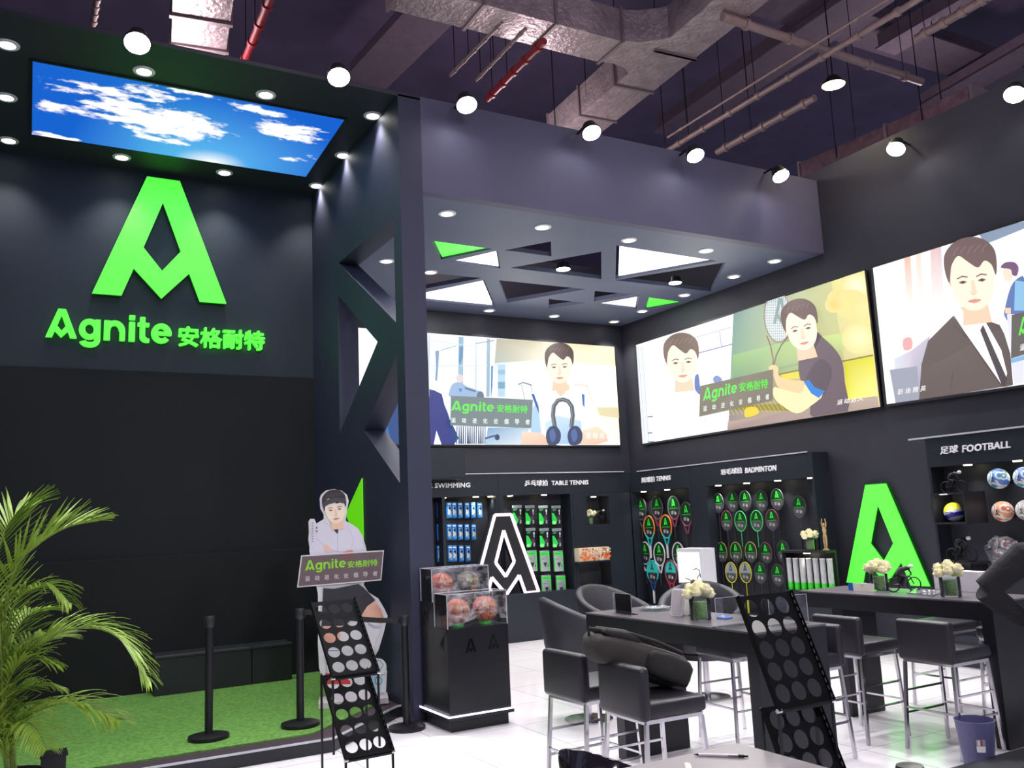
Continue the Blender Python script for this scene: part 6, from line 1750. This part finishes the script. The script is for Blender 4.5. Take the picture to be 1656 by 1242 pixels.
hx, hy = .33, .17; b = [c + RT * sx * hx + ND * sy * hy - RT * .02 for sx, sy in ((-1, -1), (1, -1), (1, 1), (-1, 1))]
bs.hexa(b + [q + Vector((0, 0, .05)) for q in b]); bs.build('base_slab', M('slab_white', (206, 198, 200), .6), st)

# ------------------------------------------------------------------ dark benches against the stage wall
for i, (x0, x1) in enumerate(((1.38, 2.40), (2.41, 2.86))):
    t = thing('bench_box', ('long', 'short')[i] + ' black bench box against the stage wall behind the barrier posts', 'bench', ((x0 + x1) / 2, 10.7, zb0))
    MB(t.location).box((x0, 10.46, zb0), (x1, 10.78, .50)).build('body', m_black, t)
    MB(t.location).rbox((x0 - .005, 10.45, .501), (x1 + .005, 10.785, .54), .01, 2).build('top_pad', M('bench_pad', (44, 45, 50), .35), t)

# ------------------------------------------------------------------ palm in a pot
PX0, PY0 = .05, 6.75
pm = thing('potted_palm', 'green areca palm in a dark pot at the left edge', 'potted plant', (PX0, PY0, 0))
MB().lathe([(0, .001), (.15, .001), (.19, .34), (.20, .36), (.18, .36), (.17, .32), (0, .32)], n=32).build('pot', M('pot_dark', (36, 36, 40), .4), pm, smooth=40)
MB().lathe([(0, .335), (.17, .33)], n=24).build('soil', M('soil', (40, 30, 22), .95, bump=.6), pm)
m_leaf = M('palm_leaf', (138, 168, 62), .45, var=.35, vscale=9)
m_stem = M('palm_stem', (120, 140, 62), .5, var=.25, vscale=10, stretch=(4, 4, .6))
def pal(px, py, y=PY0): return at(px, py, y=y) - pm.location
def frond(pts, wl, nl, seed, droop=.5):
    """pts: stem points (local); leaflets to both sides, longest in the middle"""
    rn = random.Random(seed)
    C = [Vector(p) for p in pts]
    def cr(t):
        n = len(C) - 1; i = min(int(t * n), n - 1); u = t * n - i
        p0, p1, p2, p3 = C[max(i - 1, 0)], C[i], C[i + 1], C[min(i + 2, n)]
        return .5 * ((2 * p1) + (p2 - p0) * u + (2 * p0 - 5 * p1 + 4 * p2 - p3) * u * u + (3 * p1 - p0 - 3 * p2 + p3) * u ** 3)
    S_ = [cr(k / 24) for k in range(25)]
    s = MB(); s.tube(S_, .006, 6, radii=[.009 * (1 - .8 * k / 24) + .0015 for k in range(25)]); s.build('stem', m_stem, pm, smooth=True)
    b = MB()
    for k in range(nl):
        t = .14 + .86 * k / (nl - 1); p = cr(t); tan = (cr(min(1, t + .02)) - cr(max(0, t - .02))).normalized()
        side = tan.cross(Vector((0, 0, 1)));
        if side.length < .05: side = Vector((1, 0, 0))
        side.normalize(); upv = side.cross(tan)
        ln = wl * (math.sin(math.pi * (.14 + .80 * (t - .14) / .86)) ** .7) * rn.uniform(.85, 1.1)
        for sg in (-1, 1):
            d0 = (tan * .75 + side * sg * .75 + upv * rn.uniform(.05, .35)).normalized(); wd = .0088 * rn.uniform(.8, 1.2); prev = None; q = p.copy(); d = d0.copy()
            pr = []
            for j in range(7):
                f = j / 6; w2 = wd * math.sin(math.pi * min(1, .18 + .82 * f)) if j < 6 else .0006
                wv = d.cross(Vector((0, 0, 1)) if abs(d.z) < .95 else Vector((1, 0, 0))).normalized()
                pr += [q + wv * w2 + Vector((0, 0, .002)), q + Vector((0, 0, -.001)), q - wv * w2 + Vector((0, 0, .002))]
                q = q + d * ln / 6; d = (d + Vector((0, 0, -droop * rn.uniform(.6, 1.2) / 6 * (1 + f)))).normalized()
            b.add(pr, [(j * 3 + i, j * 3 + i + 1, j * 3 + i + 4, j * 3 + i + 3) for j in range(6) for i in range(2)])
    b.build('frond_leaflets', m_leaf, pm, smooth=True)
base = Vector((0, 0, .34))
FRS = [  # photo points along each stem, depth shift at the tip
    ([(8, 1020), (22, 925), (62, 880), (110, 852), (160, 842)], -.1, .44, 44, .2), ([(0, 1000), (-6, 920), (4, 870), (24, 835), (60, 815)], .2, .42, 36, .25),
    ([(10, 1080), (20, 985), (50, 955), (85, 950), (112, 975)], -.3, .28, 36, .9), ([(12, 1100), (55, 1050), (105, 1020), (165, 1018), (210, 1048), (238, 1095)], -.25, .40, 52, .55),
    ([(10, 1120), (35, 1060), (70, 1035), (100, 1030)], .35, .30, 32, .5), ([(8, 1150), (30, 1120), (60, 1108), (95, 1112)], .1, .26, 30, .9),
    ([(15, 1190), (60, 1150), (115, 1137), (160, 1150), (190, 1165)], -.35, .34, 40, .7), ([(10, 1200), (40, 1170), (60, 1180), (75, 1210)], -.4, .26, 26, .9),
    ([(4, 1190), (-10, 1050), (-40, 960), (-90, 920)], .1, .38, 34, .5), ([(4, 1200), (-30, 1120), (-80, 1080), (-130, 1100)], -.2, .38, 34, .7), ([(6, 1180), (2, 1060), (-4, 980), (-16, 930)], -.2, .36, 34, .4),
    ([(8, 1130), (16, 1050), (40, 1000), (80, 985)], .3, .30, 34, .6), ([(6, 1160), (14, 1100), (45, 1065), (90, 1075)], -.1, .28, 32, .8), ([(5, 1190), (25, 1150), (40, 1140), (70, 1150)], .25, .24, 28, .8)]
for i, (pp, dy, wl, nl, dr) in enumerate(FRS):
    n = len(pp); pts = [base + Vector((.03 * math.cos(i * 2.1), .03 * math.sin(i * 2.1), -.03))] + [pal(px, py, PY0 + dy * k / (n - 1)) for k, (px, py) in enumerate(pp)]
    frond(pts, wl, nl, i, dr)
# a second slim black pot edge showing behind the palm foot
t = thing('plant_stand', 'slim black square planter behind the palm pot', 'planter', (.30, 7.12, 0))
MB().box((-.075, -.075, .001), (.075, .075, .36)).build('body', m_black, t); MB().box((-.085, -.085, .36), (.085, .085, .38)).build('rim', m_dkmetal, t)

# ------------------------------------------------------------------ hall services under the roof
def H(px, py, z): return at(px, py, z=z)
def run_duct(name, label, pts, w, h, mat, seam=.9, cat='duct'):
    t = thing(name, label, cat, sum(pts, Vector()) / len(pts))
    o = t.location; b = MB(o); s = MB(o)
    for a, c in zip(pts, pts[1:]):
        b.bar(a, c, w, h); d = c - a; n = max(1, int(d.length / seam))
        for k in range(n + 1):
            m = a + d * (k / n); MB(o).bar(m - d.normalized() * .02, m + d.normalized() * .02, w + .05, h + .05).build('flange', M('duct_flange', (150, 132, 134), .45, metal=.5), t)
    b.build('duct_body', mat, t)
    for k in range(2):
        p = pts[0].lerp(pts[-1], .25 + .5 * k)
        for q in (-1, 1): MB(o).cyl(p + Vector((q * w * .5, 0, 0)), Vector((p.x + q * w * .5, p.y, 10.2)), .008, n=6).build('hanger', m_dkmetal, t)
    return t
zd = 8.0
j0 = H(1052, 78, zd)
run_duct('air_duct', 'silver foil air duct coming from the left top to the elbow', [H(640, -35, zd), H(985, 58, zd)], .55, .45, m_silver)
run_duct('air_duct', 'silver foil air duct running from the top edge down behind the fascia', [H(1235, -60, zd), H(1090, 62, zd), H(915, 212, zd)], .62, .45, m_silver)
dct = [o_ for o_ in COL.objects if o_.name == 'air_duct'][0]
e0 = H(985, 58, zd); e1 = H(1072, 66, zd)
MB(dct.location).loft([[e0.lerp(e1, f) + Vector((0, -.275 * q - .05 * f, 0)) + Vector((0, 0, z)) for q, z in ((-1, -.225), (1, -.225), (1, .225), (-1, .225))] for f, q in ((0, 1), (1, 1))] if False else
    [[e0.lerp(e1, f) + Vector((0, w_, z)) for w_, z in ((-.275 - g_, -.22), (.275 + g_, -.22), (.275 + g_, .22), (-.275 - g_, .22))] for f, g_ in ((0, 0), (.3, .02), (.6, .12), (.85, .3))]).build('elbow_collar', m_silver, dct)
fc = thing('fan_unit', 'foil-wrapped fan unit with a round grille above the sky panel', 'fan unit', H(330, 30, 7.8))
c = fc.location
f0, f1 = H(330, -40, 7.8), H(320, 78, 7.8)
MB(c).bar(f0, f1, .62, .4).build('duct_body', m_silver, fc)
f2 = f1 + (f1 - f0).normalized() * .06
MB(c).bar(f1, f2, .46, .36).build('grille_plate', M('grille_brown', (110, 92, 98), .6), fc)
g = MB(c); dn = (f2 - f1).normalized(); cc_ = f1.lerp(f2, .5) + Vector((0, 0, -.19))
for k in range(12):
    q = math.pi * 2 * k / 12; g.bar(cc_ + Vector((.03 * math.cos(q), .03 * math.sin(q), -.01)), cc_ + Vector((.17 * math.cos(q), .17 * math.sin(q), -.01)), .012, .01)
g.tube([cc_ + Vector((.17 * math.cos(2 * math.pi * k / 24), .17 * math.sin(2 * math.pi * k / 24), -.01)) for k in range(24)], .012, 6, closed=True)
g.build('fan_grille', m_dkmetal, fc)
s = MB(c)
for k in (.35, .75): m_ = f0.lerp(f1, k); MB(c).bar(m_ - dn * .03, m_ + dn * .03, .68, .46).build('strap_band', M('duct_flange', (150, 132, 134), .45, metal=.5), fc)
for q in (-1, 1): MB(c).cyl(f0.lerp(f1, .5) + Vector((q * .3, 0, 0)), f0.lerp(f1, .5) + Vector((q * .3, 0, 10.2 - f0.z)), .01, n=6).build('hanger', m_dkmetal, fc)
def pipe(name, label, a, b, r, mat, cat='pipe', couplings=5, hang=(.62, .9)):
    t = thing(name, label, cat, (a + b) / 2); o = t.location
    MB(o).cyl(a, b, r, n=12).build('tube', mat, t, smooth=True)
    d = (b - a)
    for i in range(couplings): m_ = a + d * ((i + .5) / couplings); MB(o).cyl(m_ - d.normalized() * .03, m_ + d.normalized() * .03, r * 1.35, n=10).build('coupling', mat, t, smooth=True)
    for i in hang: m_ = a + d * i; MB(o).cyl(m_, Vector((m_.x, m_.y, 10.2)), .006, n=5).build('hanger', m_dkmetal, t)
def beam(label, a, b, w, h):
    t = thing('roof_beam', label, 'beam', (a + b) / 2); t.location = (a + b) / 2
    o = t.location; g = MB(o); g.bar(a, b, w, h); g.build('web', m_beam, t)
    MB(o).bar(a - Vector((0, 0, h / 2 + .015)), b - Vector((0, 0, h / 2 + .015)), w * 1.5, .03).build('flange', m_beam, t)
zp = 7.5
pipe('red_pipe', 'red sprinkler pipe above the left part of the hall, behind the fan unit', H(452, -40, zp), H(392, 108, zp), .045, m_redpipe)
pipe('red_pipe', 'red sprinkler pipe hanging behind the second floodlight', H(880, 66, zp), H(788, 160, zp), .045, m_redpipe)
pipe('conduit_pipe', 'short grey hanging pipe in the top left dark', H(160, -20, zp), H(151, 40, zp), .03, m_pipe)
pipe('conduit_pipe', 'long thick grey pipe crossing the dark hall roof', H(1560, -46, zp), H(1080, 243, zp), .04, m_pipe, couplings=9)
pipe('conduit_pipe', 'thin grey pipe running beside the thick one', H(1500, -42, zp + .1), H(1080, 222, zp + .1), .018, m_pipe, couplings=7)
pipe('conduit_pipe', 'grey pipe leading to the warm hall lamp', H(1318, 158, zp - .2), H(1160, 246, zp - .2), .05, m_pipe)
pipe('conduit_pipe', 'grey pipe crossing between beams toward the upper right', H(1169, 27, zp + .2), H(1490, 132, zp + .2), .055, m_pipe)
pipe('conduit_pipe', 'grey pipe at the far upper right of the hall roof', H(1640, -30, zp), H(1482, 62, zp), .05, m_pipe)
pipe('conduit_pipe', 'thin pipe left of the red one above the column', H(812, 36, zp + .1), H(728, 122, zp + .1), .022, m_pipe)
pipe('conduit_pipe', 'thin pipe right of the pair above the column', H(850, 46, zp + .1), H(770, 130, zp + .1), .022, m_pipe)
beam('dark steel beam crossing the hall roof toward the upper right', H(1420, -30, 9.2), H(1080, 205, 9.2), .5, .3)
beam('dark steel beam crossing from the top centre toward the right', H(1230, -20, 9.4), H(1680, 130, 9.4), .5, .3)
beam('dark steel beam above the first floodlights', H(760, -60, 9.2), H(590, 120, 9.2), .5, .3)
beam('dark steel beam beside the grey pipe at the upper right', H(1600, -30, 9.0), H(1430, 70, 9.0), .3, .25)
beam('dark steel beam near the right photo edge under the roof', H(1700, 50, 9.0), H(1500, 165, 9.0), .35, .25)
run_duct('air_duct', 'dull pinkish duct with torn lagging behind the top of the right wall', [H(1590, 165, 7.2), H(1450, 226, 7.2), H(1310, 285, 7.2)], .5, .35, M('dull_duct', (120, 92, 100), .7, var=.3, bump=.8, bscale=9), 1.2)
p = H(1348, 138, zp - .3)
t = thing('hall_lamp_fixture', 'warm round hall lamp under the roof', 'hall lamp', p)
MB().lathe([(.0, .12), (.07, .12), (.16, .0), (.15, .0), (.06, .10), (0, .10)], n=28).build('shade', m_dkmetal, t, smooth=True)
MB().cyl((0, 0, .0), (0, 0, .02), .14, n=24).build('lens', M('warm_lens', (255, 226, 160), .3, emit=12, var=0), t)
MB().cyl((0, 0, .12), (0, 0, 10.2 - p.z), .01, n=6).build('rod', m_dkmetal, t)
lamp('warm_beam', 'SPOT', (0, 0, -.03), 120, (1, .85, .6), (0, 0, -1), .1, 110, .8, t)
# ------------------------------------------------------------------ person in dark clothes at the right photo edge, hand on hip
def person():
    D = 5.95; r = ray(1722, 900); k = D / FOC
    base = Vector((CAM.x + r.x * k, CAM.y + r.y * k, 0))
    Fd = Vector((.80, .60, 0)).normalized(); Lf = Vector((-Fd.y, Fd.x, 0))
    t = thing('person', 'person in dark jacket with hand on hip, standing at the far table end', 'person', base)
    def W3(l, f, u): return Lf * l + Fd * f + Vector((0, 0, u))
    b = MB(); tags = []
    def note(tag_): tags.extend([tag_] * (len(b.v) - len(tags)))
    def limb(pts, rad, tg, n=16): b.tube([W3(*p) for p in pts], .05, n, radii=rad); note(tg)
    def ell(c, r0, sx, sy, sz, tg):
        k0 = len(b.v); b.ball((0, 0, 0), r0, 20)
        for i in range(k0, len(b.v)):
            v = b.v[i]; b.v[i] = W3(c[0] + v.x * sx, c[1] + v.y * sy, c[2] + v.z * sz)
        note(tg)
    # torso and hips
    rings = []
    for z, wl, wf, f0 in ((.84, .15, .105, 0), (.92, .175, .12, 0), (1.02, .165, .11, .0), (1.14, .165, .11, .0), (1.28, .185, .12, -.01), (1.40, .19, .11, -.015), (1.47, .13, .08, -.02), (1.50, .07, .06, -.015)):
        rings.append([W3(wl * math.cos(a), f0 + wf * math.sin(a), z) for a in [2 * math.pi * q / 24 for q in range(24)]])
    b.loft(rings); note('jacket')
    limb([(0, -.01, 1.48), (0, .0, 1.54), (0, .015, 1.60)], [.06, .054, .055], 'skin')
    ell((0, .025, 1.665), .105, .76, .95, 1.12, 'skin'); ell((0, .05, 1.60), .06, .85, 1.0, .8, 'skin')
    ell((0, .128, 1.645), .02, .7, 1, 1.2, 'skin')
    for s in (-1, 1): ell((s * .082, .01, 1.65), .024, .45, .8, 1.3, 'skin')
    # legs
    for s in (-1, 1):
        limb([(s * .09, 0, .90), (s * .10, .01, .70), (s * .105, .02, .50), (s * .11, .0, .30), (s * .115, -.01, .09)], [.10, .088, .068, .058, .05], 'trouser')
        ell((s * .12, .06, .045), .05, .85, 2.5, .85, 'shoe')
    # arms: left hand on the hip with the elbow out, right arm forward and down
    limb([(.16, -.02, 1.42), (.24, -.03, 1.41), (.36, -.05, 1.31), (.51, -.06, 1.19)], [.09, .105, .094, .078], 'jacket')
    limb([(.51, -.06, 1.19), (.41, .0, 1.09), (.27, .07, .97)], [.08, .078, .058], 'jacket')
    limb([(-.16, -.02, 1.42), (-.24, -.01, 1.38), (-.28, .03, 1.20), (-.27, .10, 1.08)], [.07, .068, .056, .05], 'jacket')
    limb([(-.27, .10, 1.08), (-.24, .22, 1.04), (-.20, .33, 1.03)], [.05, .045, .036], 'jacket')
    def hand(w, d, up_, thumb):
        w = Vector(w); d = Vector(d).normalized(); th = Vector(thumb).normalized(); nn = d.cross(th).normalized()
        limb([w, w + d * .05, w + d * .085], [.03, .038, .034], 'skin')
        for q, ln in ((-.03, .06), (-.01, .075), (.01, .07), (.03, .055)):
            o_ = w + d * .08 + th * -q; limb([o_, o_ + d * ln * .5 + nn * .012, o_ + d * ln * .85 + nn * .035], [.0095, .009, .007], 'skin', 8)
        limb([w + d * .03 + th * .025, w + d * .05 + th * .055, w + d * .075 + th * .065], [.012, .010, .008], 'skin', 8)
    hand((.265, .075, .965), (-.5, .55, -.55), 0, (.2, .3, .9)); hand((-.20, .34, 1.03), (.1, 1, -.05), 0, (1, 0, .2))
    src = bpy.data.meshes.new('body_source'); src.from_pydata([tuple(v) for v in b.v], [], b.f)
    so = bpy.data.objects.new('body_source', src); COL.objects.link(so)
    m = so.modifiers.new('remesh', 'REMESH'); m.mode = 'VOXEL'; m.voxel_size = .0085
    sm = so.modifiers.new('smooth', 'SMOOTH'); sm.iterations = 4; sm.factor = .5
    dg = bpy.context.evaluated_depsgraph_get()
    me = bpy.data.meshes.new_from_object(so.evaluated_get(dg)); me.name = 'body'
    from mathutils.kdtree import KDTree
    kd = KDTree(len(b.v))
    for i, v in enumerate(b.v): kd.insert(v, i)
    kd.balance()
    idx = {'jacket': 0, 'trouser': 1, 'shoe': 2, 'skin': 3}
    for mt in (M('jacket_navy_black', (17, 15, 21), .85, bump=1.0, bscale=9), M('trouser_black', (30, 30, 36), .8), M('shoe_black', (18, 18, 20), .35), M('skin_tone', (214, 160, 130), .55)):
        me.materials.append(mt)
    me.polygons.foreach_set('material_index', [idx[tags[kd.find(p.center)[1]]] for p in me.polygons])
    me.polygons.foreach_set('use_smooth', [True] * len(me.polygons))
    bpy.data.objects.remove(so); bpy.data.meshes.remove(src)
    bo = bpy.data.objects.new('body', me); COL.objects.link(bo); bo.parent = t
    h = MB()
    for k2 in range(9):
        a = k2 * 2 * math.pi / 8
        c = (.0 if k2 == 8 else .045 * math.cos(a), -.01 + (.0 if k2 == 8 else .05 * math.sin(a)), 1.725 if k2 < 8 else 1.745)
        k0 = len(h.v); h.ball((0, 0, 0), .062, 12, rough=.25, seed=k2)
        for i in range(k0, len(h.v)): v = h.v[i]; h.v[i] = W3(c[0] + v.x * .8, c[1] + v.y, c[2] + v.z * .9)
    k0 = len(h.v); h.ball((0, 0, 0), .09, 16)
    for i in range(k0, len(h.v)): v = h.v[i]; h.v[i] = W3(v.x * .93, -.03 + v.y * .8, 1.67 + v.z * 1.1)
    h.build('hair', M('hair_black', (28, 24, 24), .5), t, smooth=True)
    e = MB()
    for s in (-1, 1):
        k0 = len(e.v); e.ball((0, 0, 0), .009, 10)
        for i in range(k0, len(e.v)): v = e.v[i]; e.v[i] = W3(s * .033 + v.x, .117 + v.y, 1.668 + v.z)
    e.build('eyes', M('eye_dark', (40, 30, 28), .2), t, smooth=True)
    c = MB(); c.lathe([(.062, 0), (.066, .03), (.058, .05), (.056, .03), (.06, 0)], c=W3(0, -.012, 1.478), n=24); c.build('shirt_collar', M('collar_dark', (46, 44, 56), .7), t, smooth=True)
person()

# ------------------------------------------------------------------ pieces of parts go under their part
SUB = {'downlight': {'lens': 'trim_ring'}, 'floodlight': {'bezel': 'housing', 'lens': 'housing'}, 'hanging_lamp': {'lens': 'housing'}, 'hall_lamp_fixture': {'lens': 'shade'},
       'backlit_screen': {'frame': 'light_box', 'picture': 'light_box'}, 'goggle_pack': {'printed_front': 'box'}, 'bat_pack': {'printed_front': 'card'},
       'brochure_rack': {'side_flange': 'tray_panel', 'slot_row': 'tray_panel', 'bolt': 'strut'}, 'cardboard_figure': {'printed_figure': 'board', 'sign_print': 'sign_board'},
       'football': {'emblem': 'ball_skin'}, 'volleyball': {'wordmark': 'ball_skin'}, 'basketball': {'seam': 'ball_skin', 'wordmark': 'ball_skin'}, 'barrier_post': {'belt_clip': 'head'},
       'acrylic_holder': {'polished_edge': 'clear_sheet'}, 'acrylic_case': {'polished_edges': 'clear_panels'}, 'white_tablet': {'screen': 'slab'}, 'waste_bin': {'sticker': 'bucket', 'handle_stub': 'bucket'},
       'pen': {'clicker': 'barrel', 'clip': 'barrel', 'tip': 'barrel'}, 'display_plinth': {'emblem': 'lower_tier', 'led_strip': 'base_slab'}, 'gift_box': {'printed_front': 'carton', 'wire_handle': 'carton'},
       'potted_palm': {'soil': 'pot', 'frond_leaflets': 'stem'}, 'tennis_racket': {'hook': None}, 'sky_light_panel': {'frame': 'printed_sky'}, 'rose_vase': {'leaf_lining': 'glass'},
       'backpack': {'zip_line': 'main_bag', 'strap': 'main_bag', 'buckle_strap': 'main_bag', 'top_handle': 'main_bag'}}
for u_ in ('swimming_unit', 'table_tennis_unit', 'tennis_unit', 'badminton_unit', 'football_unit'): SUB[u_] = {'lettering': 'header', 'downlight': 'header', 'door_joint': 'base_cabinet'}
def stem_(n): return n.rsplit('.', 1)[0] if n[-3:].isdigit() else n
by_parent = {}
for o_ in COL.objects:
    if o_.parent and o_.type == 'MESH': by_parent.setdefault(o_.parent.name, []).append(o_)
for pn, kids_ in by_parent.items():
    rule = SUB.get(stem_(pn))
    if not rule: continue
    cnt = {}
    for o_ in sorted(kids_, key=lambda q: q.name):
        par = rule.get(stem_(o_.name))
        if not par: continue
        host = sorted([q for q in kids_ if stem_(q.name) == par], key=lambda q: q.name)
        i_ = cnt.get(stem_(o_.name), 0); cnt[stem_(o_.name)] = i_ + 1
        if host: o_.parent = host[i_ % len(host)] if len(host) > 1 else host[0]
